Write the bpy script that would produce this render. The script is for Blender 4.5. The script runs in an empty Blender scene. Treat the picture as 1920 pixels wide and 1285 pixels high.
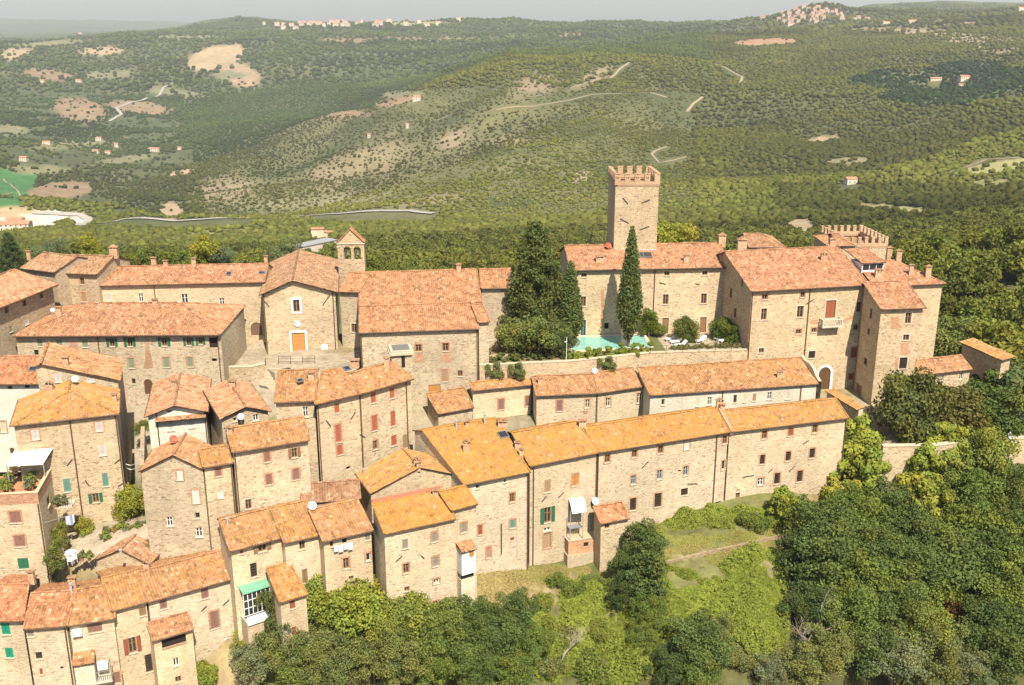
import bpy, math, random
import numpy as np
from mathutils import Vector as V, noise as mnoise

random.seed(7)
C = bpy.context.scene.collection
SC = bpy.context.scene
R = math.radians

# ------------------------------------------------------------------ camera, sky, sun, exposure
CAM_Z, PITCH, FPX = 42.0, R(17.1), 1920.0
cd = bpy.data.cameras.new('camera'); cd.lens = 36; cd.sensor_width = 36; cd.clip_start = 1; cd.clip_end = 60000
cam = bpy.data.objects.new('camera', cd); C.objects.link(cam)
cam.location = (0, 0, CAM_Z); cam.rotation_euler = (math.pi / 2 - PITCH, 0, 0)
SC.camera = cam

SUN_EL, SUN_AZ = R(52), R(18)          # elevation; angle to the right of "behind the camera"
w = bpy.data.worlds.new('World'); SC.world = w; w.use_nodes = True
nt = w.node_tree; bg = nt.nodes['Background']
sky = nt.nodes.new('ShaderNodeTexSky'); sky.sky_type = 'NISHITA'; sky.sun_disc = False
sky.sun_elevation = SUN_EL; sky.sun_rotation = math.pi - SUN_AZ
sky.air_density = 1.2; sky.dust_density = 1.6; sky.ozone_density = 1.0
nt.links.new(sky.outputs[0], bg.inputs[0]); bg.inputs[1].default_value = 0.078
sl = bpy.data.lights.new('sun', 'SUN'); sl.energy = 5.0; sl.angle = R(0.5); sl.color = (1.0, 0.915, 0.765)
so = bpy.data.objects.new('sun', sl); C.objects.link(so)
SUNV = V((math.sin(SUN_AZ) * math.cos(SUN_EL), -math.cos(SUN_AZ) * math.cos(SUN_EL), math.sin(SUN_EL)))
so.rotation_euler = (-SUNV).to_track_quat('-Z', 'Y').to_euler(); so.location = (30, -30, 120)
SC.view_settings.view_transform = 'Standard'; SC.view_settings.look = 'None'
SC.view_settings.exposure = 0.75; SC.view_settings.gamma = 1.0
SC.cycles.max_bounces = 5; SC.cycles.diffuse_bounces = 1; SC.cycles.volume_bounces = 0
SC.cycles.transparent_max_bounces = 6
SC.cycles.caustics_reflective = False; SC.cycles.caustics_refractive = False

# ------------------------------------------------------------------ pixel -> place helpers (photo pixels 1920x1285)
FR = {'P': (0, 0, 1), 'T1': (0, 440, 3.671), 'T2': (440, 400, 3.671), 'T3': (880, 300, 3.2115), 'T4': (1340, 400, 3.2121),
      'R1': (0, 640, 4.017), 'R2': (380, 660, 4.174), 'R3': (760, 660, 3.779), 'R4': (1180, 650, 3.671),
      'Q1': (0, 940, 3.724), 'Q2': (400, 880, 3.173), 'Q3': (860, 880, 3.172), 'Q4': (1380, 780, 2.544),
      'Z3': (0, 820, 4.943), 'Z5': (420, 1040, 5.243), 'Z8': (1000, 900, 7.141), 'Z2': (1040, 560, 5.0526), 'Z4': (1640, 600, 4.943),
      'Z6': (480, 620, 6.4), 'Z7': (880, 560, 7.141)}
def px(f, x, y):
    o = FR[f]; return (o[0] + x / o[2], o[1] + y / o[2])
CO = V((0, 0, CAM_Z)); SP, CP = math.sin(PITCH), math.cos(PITCH)
def ray(u, v):
    x = (u - 960) / FPX; y = -(v - 642.5) / FPX
    return V((x, CP + y * SP, y * CP - SP))
def at_z(p, z):
    r = ray(*p); t = (z - CAM_Z) / r.z
    return CO + r * t
def at_pl(p, P0, n):
    r = ray(*p); t = (P0 - CO).dot(n) / r.dot(n)
    return CO + r * t
def at_y(p, y):
    r = ray(*p); return CO + r * (y / r.y)
def to_px(P):
    d = V(P) - CO; zf = d.y * CP - d.z * SP
    return (960 + FPX * d.x / zf, 642.5 - FPX * (d.y * SP + d.z * CP) / zf)

# ------------------------------------------------------------------ materials
def nmat(name):
    m = bpy.data.materials.new(name); m.use_nodes = True
    t = m.node_tree; b = t.nodes['Principled BSDF']
    b.inputs['Roughness'].default_value = 0.85
    if 'Specular IOR Level' in b.inputs: b.inputs['Specular IOR Level'].default_value = 0.25
    return m, t, b
def N(t, kind, **kw):
    n = t.nodes.new('ShaderNode' + kind)
    for k, v in kw.items(): setattr(n, k, v)
    return n
def ramp(t, stops, interp='LINEAR'):
    n = N(t, 'ValToRGB'); cr = n.color_ramp; cr.interpolation = interp
    while len(cr.elements) < len(stops): cr.elements.new(0.5)
    for e, (p, c) in zip(cr.elements, stops):
        e.position = p; e.color = (c[0], c[1], c[2], 1) if len(c) == 3 else c
    return n
def mathn(t, op, a, b=None):
    n = N(t, 'Math', operation=op)
    for i, x in enumerate((a, b)):
        if x is None: continue
        if isinstance(x, (int, float)): n.inputs[i].default_value = x
        else: t.links.new(x, n.inputs[i])
    return n.outputs[0]
def mixc(t, fac, a, b, mode='MIX'):
    n = N(t, 'MixRGB', blend_type=mode)
    for i, x in zip((0, 1, 2), (fac, a, b)):
        if isinstance(x, (int, float)): n.inputs[i].default_value = x
        elif isinstance(x, tuple): n.inputs[i].default_value = (*x, 1)
        else: t.links.new(x, n.inputs[i])
    return n.outputs[0]
def noise_t(t, vec, scale, detail=4, rough=0.6):
    n = N(t, 'TexNoise'); n.inputs['Scale'].default_value = scale; n.inputs['Detail'].default_value = detail
    n.inputs['Roughness'].default_value = rough
    if vec is not None: t.links.new(vec, n.inputs['Vector'])
    return n
def bump(t, b, h, strength=0.5, dist=0.05):
    n = N(t, 'Bump'); n.inputs['Strength'].default_value = strength; n.inputs['Distance'].default_value = dist
    t.links.new(h, n.inputs['Height']); t.links.new(n.outputs[0], b.inputs['Normal'])

def stone_mat(name, cols, mortar, sx=3.3, sy=7.4, stain=(0.30, 0.23, 0.15), mort=0.075, patch=0.45):
    """rubble masonry; UV in metres; object colour tints it"""
    m, t, b = nmat(name); L = t.links.new
    tc = N(t, 'TexCoord'); oi = N(t, 'ObjectInfo')
    mp = N(t, 'Mapping'); mp.inputs['Scale'].default_value = (sx, sy, 1)
    dn = noise_t(t, tc.outputs['UV'], 1.4, 3); va = N(t, 'VectorMath', operation='SCALE'); va.inputs['Scale'].default_value = 0.22
    L(dn.outputs['Color'], va.inputs[0]); ad = N(t, 'VectorMath', operation='ADD')
    L(tc.outputs['UV'], ad.inputs[0]); L(va.outputs[0], ad.inputs[1]); L(ad.outputs[0], mp.inputs[0])
    v1 = N(t, 'TexVoronoi'); v1.inputs['Scale'].default_value = 1.0; v1.inputs['Randomness'].default_value = 0.9
    L(mp.outputs[0], v1.inputs['Vector'])
    v2 = N(t, 'TexVoronoi', feature='DISTANCE_TO_EDGE'); v2.inputs['Scale'].default_value = 1.0; v2.inputs['Randomness'].default_value = 0.9
    L(mp.outputs[0], v2.inputs['Vector'])
    sep = N(t, 'SeparateColor'); L(v1.outputs['Color'], sep.inputs[0])
    cr = ramp(t, cols); L(sep.outputs[0], cr.inputs[0])
    mr = ramp(t, [(0.0, (1, 1, 1)), (mort, (0, 0, 0))]); L(v2.outputs['Distance'], mr.inputs[0])
    c = mixc(t, mr.outputs[0], cr.outputs[0], mortar)
    # old lime render left on parts of the wall
    big = noise_t(t, tc.outputs['UV'], 0.16, 5, 0.62); pr = ramp(t, [(0.56, (0, 0, 0)), (0.66, (1, 1, 1))]); L(big.outputs[0], pr.inputs[0])
    pf = mathn(t, 'MULTIPLY', pr.outputs[0], patch)
    c = mixc(t, pf, c, mortar)
    bt = noise_t(t, tc.outputs['UV'], 0.11, 4, 0.6); br = ramp(t, [(0.3, (0.74, 0.71, 0.69)), (0.7, (1.10, 1.08, 1.05))]); L(bt.outputs[0], br.inputs[0]); c = mixc(t, 1.0, c, br.outputs[0], 'MULTIPLY')
    # weather stains
    st = noise_t(t, tc.outputs['UV'], 0.55, 6, 0.7); sr = ramp(t, [(0.47, (0, 0, 0)), (0.78, (1, 1, 1))]); L(st.outputs[0], sr.inputs[0])
    c = mixc(t, mathn(t, 'MULTIPLY', sr.outputs[0], 0.6), c, stain)
    # rain streaks running down
    mp2 = N(t, 'Mapping'); mp2.inputs['Scale'].default_value = (2.2, 0.16, 1); L(tc.outputs['UV'], mp2.inputs[0])
    sk = noise_t(t, mp2.outputs[0], 1.0, 4, 0.6); skr = ramp(t, [(0.55, (0, 0, 0)), (0.8, (1, 1, 1))]); L(sk.outputs[0], skr.inputs[0])
    c = mixc(t, mathn(t, 'MULTIPLY', skr.outputs[0], 0.35), c, tuple(0.75 * x for x in stain))
    fine = noise_t(t, tc.outputs['UV'], 9, 3); fr = ramp(t, [(0.3, (0.84, 0.84, 0.84)), (0.7, (1.12, 1.12, 1.12))]); L(fine.outputs[0], fr.inputs[0])
    c = mixc(t, 1.0, c, fr.outputs[0], 'MULTIPLY')
    c = mixc(t, 1.0, c, oi.outputs['Color'], 'MULTIPLY'); L(c, b.inputs['Base Color'])
    h = mathn(t, 'ADD', mathn(t, 'MULTIPLY', mr.outputs[0], -0.7), mathn(t, 'ADD', mathn(t, 'MULTIPLY', sep.outputs[1], 0.7), mathn(t, 'MULTIPLY', fine.outputs[0], 0.4)))
    bump(t, b, h, 0.6, 0.05)
    return m

def tile_mat():
    """terracotta pan tiles; UV in metres (u along eave, v up the slope); object colour tints, alpha = lichen cover"""
    m, t, b = nmat('terracotta_tiles'); L = t.links.new
    tc = N(t, 'TexCoord'); oi = N(t, 'ObjectInfo'); sep = N(t, 'SeparateXYZ'); L(tc.outputs['UV'], sep.inputs[0])
    cu = mathn(t, 'FLOOR', mathn(t, 'DIVIDE', sep.outputs[0], 0.27))
    wn0 = N(t, 'TexWhiteNoise', noise_dimensions='1D'); L(cu, wn0.inputs['W'])
    vv = mathn(t, 'ADD', mathn(t, 'DIVIDE', sep.outputs[1], 0.36), mathn(t, 'MULTIPLY', wn0.outputs[0], 0.5))
    cv = mathn(t, 'FLOOR', vv); fv = mathn(t, 'FRACT', vv)
    cb = N(t, 'CombineXYZ'); L(cu, cb.inputs[0]); L(cv, cb.inputs[1])
    wn = N(t, 'TexWhiteNoise', noise_dimensions='2D'); L(cb.outputs[0], wn.inputs['Vector'])
    cr = ramp(t, [(0.0, (0.25, 0.14, 0.08)), (0.15, (0.37, 0.205, 0.115)), (0.5, (0.43, 0.245, 0.14)), (0.9, (0.475, 0.285, 0.17)), (0.98, (0.54, 0.37, 0.245)), (1.0, (0.62, 0.48, 0.35))])
    L(wn.outputs[0], cr.inputs[0])
    # weathering blotches, some old grey tiles
    n1 = noise_t(t, tc.outputs['UV'], 0.7, 5, 0.65); r1 = ramp(t, [(0.30, (0.60, 0.57, 0.54)), (0.70, (1.12, 1.10, 1.08))]); L(n1.outputs[0], r1.inputs[0])
    c = mixc(t, 1.0, cr.outputs[0], r1.outputs[0], 'MULTIPLY')
    n3 = noise_t(t, tc.outputs['UV'], 0.32, 6, 0.7); r3 = ramp(t, [(0.52, (0, 0, 0)), (0.72, (1, 1, 1))]); L(n3.outputs[0], r3.inputs[0])
    c = mixc(t, mathn(t, 'MULTIPLY', r3.outputs[0], 0.45), c, (0.36, 0.27, 0.18))
    n5 = noise_t(t, tc.outputs['UV'], 3.6, 4, 0.7); r5 = ramp(t, [(0.30, (0.62, 0.60, 0.58)), (0.55, (1.08, 1.08, 1.08))]); L(n5.outputs[0], r5.inputs[0]); c = mixc(t, 1.0, c, r5.outputs[0], 'MULTIPLY')
    # lichen
    n2 = noise_t(t, tc.outputs['UV'], 0.5, 8, 0.75); sepn = N(t, 'SeparateColor'); L(wn.outputs['Color'], sepn.inputs[0])
    lv = mathn(t, 'ADD', mathn(t, 'ADD', n2.outputs[0], mathn(t, 'MULTIPLY', mathn(t, 'SUBTRACT', sepn.outputs[1], 0.5), 0.40)), mathn(t, 'SUBTRACT', oi.outputs['Alpha'], 0.55))
    lr = ramp(t, [(0.30, (0, 0, 0)), (0.75, (1, 1, 1))]); L(lv, lr.inputs[0])
    n4 = noise_t(t, tc.outputs['UV'], 3.0, 3); lc = ramp(t, [(0.3, (0.40, 0.20, 0.032)), (0.7, (0.50, 0.285, 0.055))]); L(n4.outputs[0], lc.inputs[0])
    c = mixc(t, mathn(t, 'MULTIPLY', lr.outputs[0], 0.70), c, lc.outputs[0])
    fr = ramp(t, [(0.0, (0.45, 0.42, 0.40)), (0.14, (1, 1, 1)), (1.0, (1, 1, 1))]); L(fv, fr.inputs[0])
    c = mixc(t, 0.7, c, fr.outputs[0], 'MULTIPLY')
    c = mixc(t, 1.0, c, oi.outputs['Color'], 'MULTIPLY'); L(c, b.inputs['Base Color'])
    h = mathn(t, 'ADD', mathn(t, 'MULTIPLY', fv, -0.7), mathn(t, 'MULTIPLY', sepn.outputs[2], 0.9))
    bump(t, b, h, 0.8, 0.05); b.inputs['Roughness'].default_value = 0.9
    return m

def plain_mat(name, col, rough=0.8, var=0.25, scale=2.5, tint=False, metal=0.0):
    m, t, b = nmat(name); L = t.links.new
    tc = N(t, 'TexCoord'); n = noise_t(t, tc.outputs['Object'], scale, 5, 0.65)
    r = ramp(t, [(0.3, tuple(x * (1 - var) for x in col)), (0.7, tuple(min(1, x * (1 + var * 0.8)) for x in col))]); L(n.outputs[0], r.inputs[0])
    c = r.outputs[0]
    if tint:
        oi = N(t, 'ObjectInfo'); c = mixc(t, 1.0, c, oi.outputs['Color'], 'MULTIPLY')
    L(c, b.inputs['Base Color']); b.inputs['Roughness'].default_value = rough; b.inputs['Metallic'].default_value = metal
    return m
def slat_mat(name):
    """painted louvred wood, tinted by object colour"""
    m, t, b = nmat(name); L = t.links.new
    tc = N(t, 'TexCoord'); oi = N(t, 'ObjectInfo'); sep = N(t, 'SeparateXYZ'); L(tc.outputs['UV'], sep.inputs[0])
    f = mathn(t, 'FRACT', mathn(t, 'DIVIDE', sep.outputs[1], 0.075))
    r = ramp(t, [(0.0, (0.45, 0.45, 0.45)), (0.3, (1, 1, 1)), (1, (0.9, 0.9, 0.9))]); L(f, r.inputs[0])
    n = noise_t(t, tc.outputs['UV'], 4, 4); r2 = ramp(t, [(0.3, (0.75, 0.75, 0.75)), (0.7, (1.1, 1.1, 1.1))]); L(n.outputs[0], r2.inputs[0])
    c = mixc(t, 1.0, r.outputs[0], r2.outputs[0], 'MULTIPLY'); c = mixc(t, 1.0, c, oi.outputs['Color'], 'MULTIPLY')
    L(c, b.inputs['Base Color']); bump(t, b, f, 0.4, 0.02); b.inputs['Roughness'].default_value = 0.6
    return m

STONE = stone_mat('rubble_stone', [(0.0, (0.30, 0.22, 0.14)), (0.15, (0.48, 0.37, 0.25)), (0.55, (0.59, 0.475, 0.315)), (0.85, (0.68, 0.56, 0.385)), (1.0, (0.60, 0.42, 0.27))], (0.65, 0.54, 0.385), stain=(0.38, 0.30, 0.20))
PALE = stone_mat('patched_pale_stone', [(0.0, (0.37, 0.275, 0.17)), (0.12, (0.53, 0.415, 0.29)), (0.55, (0.63, 0.515, 0.35)), (0.9, (0.70, 0.59, 0.42)), (1.0, (0.60, 0.41, 0.27))], (0.67, 0.56, 0.405), sx=3.0, sy=6.4, stain=(0.44, 0.345, 0.23), mort=0.13, patch=0.9)
WASH = stone_mat('white_washed_wall', [(0.0, (0.66, 0.60, 0.48)), (0.5, (0.77, 0.72, 0.60)), (1.0, (0.82, 0.78, 0.67))], (0.80, 0.75, 0.63), patch=0.8, stain=(0.58, 0.50, 0.38))
CREAM = stone_mat('lime_washed_stone', [(0.0, (0.50, 0.42, 0.30)), (0.5, (0.62, 0.54, 0.41)), (1.0, (0.70, 0.63, 0.50))], (0.70, 0.62, 0.48), patch=0.8, stain=(0.45, 0.37, 0.26))
BRICK = stone_mat('old_brick', [(0.0, (0.44, 0.22, 0.125)), (0.5, (0.53, 0.29, 0.17)), (1.0, (0.60, 0.38, 0.25))], (0.58, 0.44, 0.31), sx=3.8, sy=12, patch=0.25, stain=(0.30, 0.17, 0.10))
TILE = tile_mat()
WOODD = plain_mat('dark_eave_wood', (0.085, 0.05, 0.03))
GUTT = plain_mat('copper_gutter', (0.12, 0.065, 0.04), 0.5)
FRAME = plain_mat('window_frame_paint', (1, 1, 1), 0.5, 0.12, 6, True)
SLAT = slat_mat('louvred_shutter')
DRESS = plain_mat('dressed_stone', (0.56, 0.49, 0.37), 0.85, 0.2, 3, True)
WHITE = plain_mat('white_paint', (0.78, 0.76, 0.72), 0.6, 0.08)
METAL = plain_mat('grey_metal', (0.30, 0.30, 0.30), 0.45, 0.15, 4, True, 0.3)
IRON = plain_mat('black_iron', (0.035, 0.03, 0.028), 0.6)
CLOTH = plain_mat('awning_cloth', (0.80, 0.76, 0.66), 0.9, 0.08, 2, True)
PAVE = stone_mat('stone_paving', [(0.0, (0.34, 0.28, 0.20)), (0.5, (0.43, 0.36, 0.27)), (1.0, (0.50, 0.43, 0.33))], (0.38, 0.32, 0.24), sx=2.0, sy=2.0, patch=0.5)
def glass_mat():
    m, t, b = nmat('window_glass'); b.inputs['Base Color'].default_value = (0.035, 0.036, 0.035, 1)
    b.inputs['Roughness'].default_value = 0.12; b.inputs['Specular IOR Level'].default_value = 0.5
    return m
GLASS = glass_mat()
DARK = plain_mat('dark_interior', (0.03, 0.024, 0.018), 0.95)

# ------------------------------------------------------------------ mesh collector and object helpers
class MB:
    def __init__(s): s.v = []; s.f = []; s.m = []; s.uv = []
    def face(s, pts, mi=0, uvs=None):
        i = len(s.v); s.v += [tuple(p) for p in pts]; s.f.append(tuple(range(i, i + len(pts)))); s.m.append(mi)
        if uvs is None:
            p0 = V(pts[0]); a = V(pts[1]) - p0
            n = a.cross(V(pts[-1]) - p0)
            if n.length < 1e-9: n = V((0, 0, 1))
            n.normalize()
            if abs(n.z) > 0.8: uvs = [(p[0], p[1]) for p in pts]
            else:
                h = V((-n.y, n.x, 0)).normalized(); uvs = [(V(p).dot(h), p[2]) for p in pts]
        s.uv.append(uvs)
    def box(s, o, X, Y, Z, mi=0):
        """o corner, X Y Z edge vectors"""
        o, X, Y, Z = V(o), V(X), V(Y), V(Z)
        if X.cross(Y).dot(Z) < 0: o, X = o + X, -X
        a = [o, o + X, o + X + Y, o + Y, o + Z, o + X + Z, o + X + Y + Z, o + Y + Z]
        for q in ((3, 2, 1, 0), (4, 5, 6, 7), (0, 1, 5, 4), (1, 2, 6, 5), (2, 3, 7, 6), (3, 0, 4, 7)):
            s.face([a[k] for k in q], mi)
    def tube(s, pts, r, n=6, mi=0, r2=None):
        pts = [V(p) for p in pts]; rings = []
        for k, p in enumerate(pts):
            a = pts[min(k + 1, len(pts) - 1)] - pts[max(k - 1, 0)]
            a.normalize(); u = a.cross(V((0, 0, 1)) if abs(a.z) < 0.9 else V((1, 0, 0))).normalized(); w_ = a.cross(u)
            rr = r if r2 is None else r + (r2 - r) * k / (len(pts) - 1)
            rings.append([p + (u * math.cos(2 * math.pi * j / n) + w_ * math.sin(2 * math.pi * j / n)) * rr for j in range(n)])
        for A_, B_ in zip(rings, rings[1:]):
            for j in range(n): s.face([A_[j], B_[j], B_[(j + 1) % n], A_[(j + 1) % n]], mi)
        s.face(rings[-1][::-1], mi); s.face(rings[0], mi)
    def dome(s, c, r, ax, depth, n=14, mi=0, rings=4):
        """shallow dish, opening along ax"""
        c, ax = V(c), V(ax).normalized(); u = ax.cross(V((0, 0, 1))).normalized(); w_ = u.cross(ax)
        prev = None
        for k in range(rings + 1):
            q = k / rings; ring = [c + (u * math.cos(2 * math.pi * j / n) + w_ * math.sin(2 * math.pi * j / n)) * r * q + ax * depth * (q * q - 1) for j in range(n)]
            if prev:
                for j in range(n): s.face([prev[j], ring[j], ring[(j + 1) % n], prev[(j + 1) % n]], mi)
            prev = ring
    def poly_slab(s, pts, dz, mi=0):
        pts = [V(p) for p in pts]; lo = [p - V((0, 0, dz)) for p in pts]
        s.face(pts, mi); s.face(lo[::-1], mi)
        for k in range(len(pts)):
            k2 = (k + 1) % len(pts); s.face([lo[k], lo[k2], pts[k2], pts[k]], mi)
    def build(s, name, mats, parent=None, loc=None, smooth=False, col=None):
        me = bpy.data.meshes.new(name)
        o0 = V(loc) if loc is not None else (V(parent['_o']) if parent is not None else V((0, 0, 0)))
        me.from_pydata([(x - o0.x, y - o0.y, z - o0.z) for x, y, z in s.v], [], s.f)
        if not isinstance(mats, (list, tuple)): mats = [mats]
        for m in mats: me.materials.append(m)
        me.polygons.foreach_set('material_index', s.m)
        uvl = me.uv_layers.new(name='UVMap'); flat = [c for f in s.uv for p in f for c in p]
        uvl.data.foreach_set('uv', flat)
        if smooth: me.polygons.foreach_set('use_smooth', [True] * len(s.f))
        me.update()
        ob = bpy.data.objects.new(name, me); C.objects.link(ob)
        if parent is not None:
            ob.parent = parent; ob.location = o0 - V(parent['_o'])
            # grand-children share the origin of the thing
        else: ob.location = o0
        if col: ob.color = col
        return ob
ROOTS = []
def thing(name, label, cat, loc, group=None):
    o = bpy.data.objects.new(name, None); C.objects.link(o); o.location = loc; o.empty_display_size = 0.5
    o['label'] = label; o['category'] = cat; o['_o'] = list(loc); ROOTS.append(o)
    if group: o['group'] = group
    return o
def tag(o, label, cat, group=None):
    o['label'] = label; o['category'] = cat
    if group: o['group'] = group
    return o
def struct(o, kind='structure'):
    o['kind'] = kind; return o
def part(mb, name, mats, parent, **k):
    """a part whose mesh origin is the origin of its thing"""
    o = mb.build(name, mats, parent, **k); o['_o'] = list(parent['_o']); return o

def clip_top(poly, s0, z0, s1, z1):
    """keep the part of a (s,z) polygon under the line through (s0,z0)-(s1,z1)"""
    f = lambda p: z0 + (z1 - z0) * (p[0] - s0) / max(1e-9, s1 - s0) - p[1]
    out = []
    for k in range(len(poly)):
        a, b2 = poly[k], poly[(k + 1) % len(poly)]; fa, fb = f(a), f(b2)
        if fa >= 0: out.append(a)
        if (fa >= 0) != (fb >= 0):
            q = fa / (fa - fb); out.append((a[0] + (b2[0] - a[0]) * q, a[1] + (b2[1] - a[1]) * q))
    return out

class Facade:
    """a vertical wall from A to B (left to right seen from outside); windows are cut out and given reveals"""
    def __init__(s, A, B, zb, top, uo):
        s.A = V((A[0], A[1], 0)); d = V((B[0] - A[0], B[1] - A[1], 0)); s.W = d.length; s.d = d.normalized(); s.n = V((s.d.y, -s.d.x, 0))
        s.zb = zb; s.top = top if isinstance(top, list) else [(0, top), (s.W, top)]; s.holes = []; s.uo = uo; s.patches = []
    def p(s, q, z, out=0.0): 
        r = s.A + s.d * q + s.n * out; return V((r.x, r.y, z))
    def hit(s, pxy):
        P = at_pl(pxy, s.A, s.n); return ((P - s.A).dot(s.d), P.z)
    def topz(s, q):
        for (a, za), (b2, zb) in zip(s.top, s.top[1:]):
            if a <= q <= b2: return za + (zb - za) * (q - a) / max(1e-9, b2 - a)
        return s.top[0][1] if q < s.top[0][0] else s.top[-1][1]
    def emit(s, mb, depth=0.2, brick=1):
        ss = sorted(set([round(q, 3) for q in [0, s.W] + [a for a, _ in s.top] + [x for h in s.holes for x in (h[0], h[1])] if 0 <= q <= s.W + 1e-3]))
        zmax = max(z for _, z in s.top); zz = sorted(set([round(z, 3) for z in [s.zb, zmax] + [x for h in s.holes for x in (h[2], h[3])] if s.zb <= z <= zmax + 1e-3]))
        uv = lambda q, z: (q + s.uo[0], z + s.uo[1])
        for s0, s1 in zip(ss, ss[1:]):
            if s1 - s0 < 1e-3: continue
            t0, t1 = s.topz(s0 + 1e-4), s.topz(s1 - 1e-4); col = []
            for z0, z1 in zip(zz, zz[1:]):
                cs, cz = (s0 + s1) / 2, (z0 + z1) / 2
                inside = any(h[0] < cs < h[1] and h[2] < cz < h[3] for h in s.holes)
                if inside: col.append(None)
                elif col and col[-1] is not None: col[-1] = (col[-1][0], z1)
                else: col.append((z0, z1))
            for c in col:
                if c is None: continue
                poly = clip_top([(s0, c[0]), (s1, c[0]), (s1, c[1]), (s0, c[1])], s0, t0, s1, t1)
                if len(poly) > 2: mb.face([s.p(q, z) for q, z in poly], 0, [uv(q, z) for q, z in poly])
        for h in s.holes:
            a, b2, z0, z1 = h[:4]; dp = -depth
            for (q0, y0), (q1, y1) in (((a, z0), (a, z1)), ((a, z1), (b2, z1)), ((b2, z1), (b2, z0)), ((b2, z0), (a, z0))):
                mb.face([s.p(q0, y0), s.p(q1, y1), s.p(q1, y1, dp), s.p(q0, y0, dp)], 0)
            if len(h) > 4 and h[4] == 'arch':
                r = (b2 - a) / 2; c = (a + b2) / 2; zc = z1 - r; k = 10
                for sg in (-1, 1):
                    arc = [(c + sg * r * math.cos(math.pi / 2 * j / k), zc + r * math.sin(math.pi / 2 * j / k)) for j in range(k + 1)]
                    corner = (c + sg * r, z1)
                    for (q0, y0), (q1, y1) in zip(arc, arc[1:]):
                        tri = [s.p(q0, y0), s.p(q1, y1), s.p(*corner)]
                        if sg > 0: tri = tri[::-1]
                        mb.face(tri, 0); mb.face([s.p(q0, y0), s.p(q0, y0, dp), s.p(q1, y1, dp), s.p(q1, y1)], 0)
        for poly in s.patches:
            mb.face([s.p(q, z, 0.012) for q, z in poly], brick)

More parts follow.
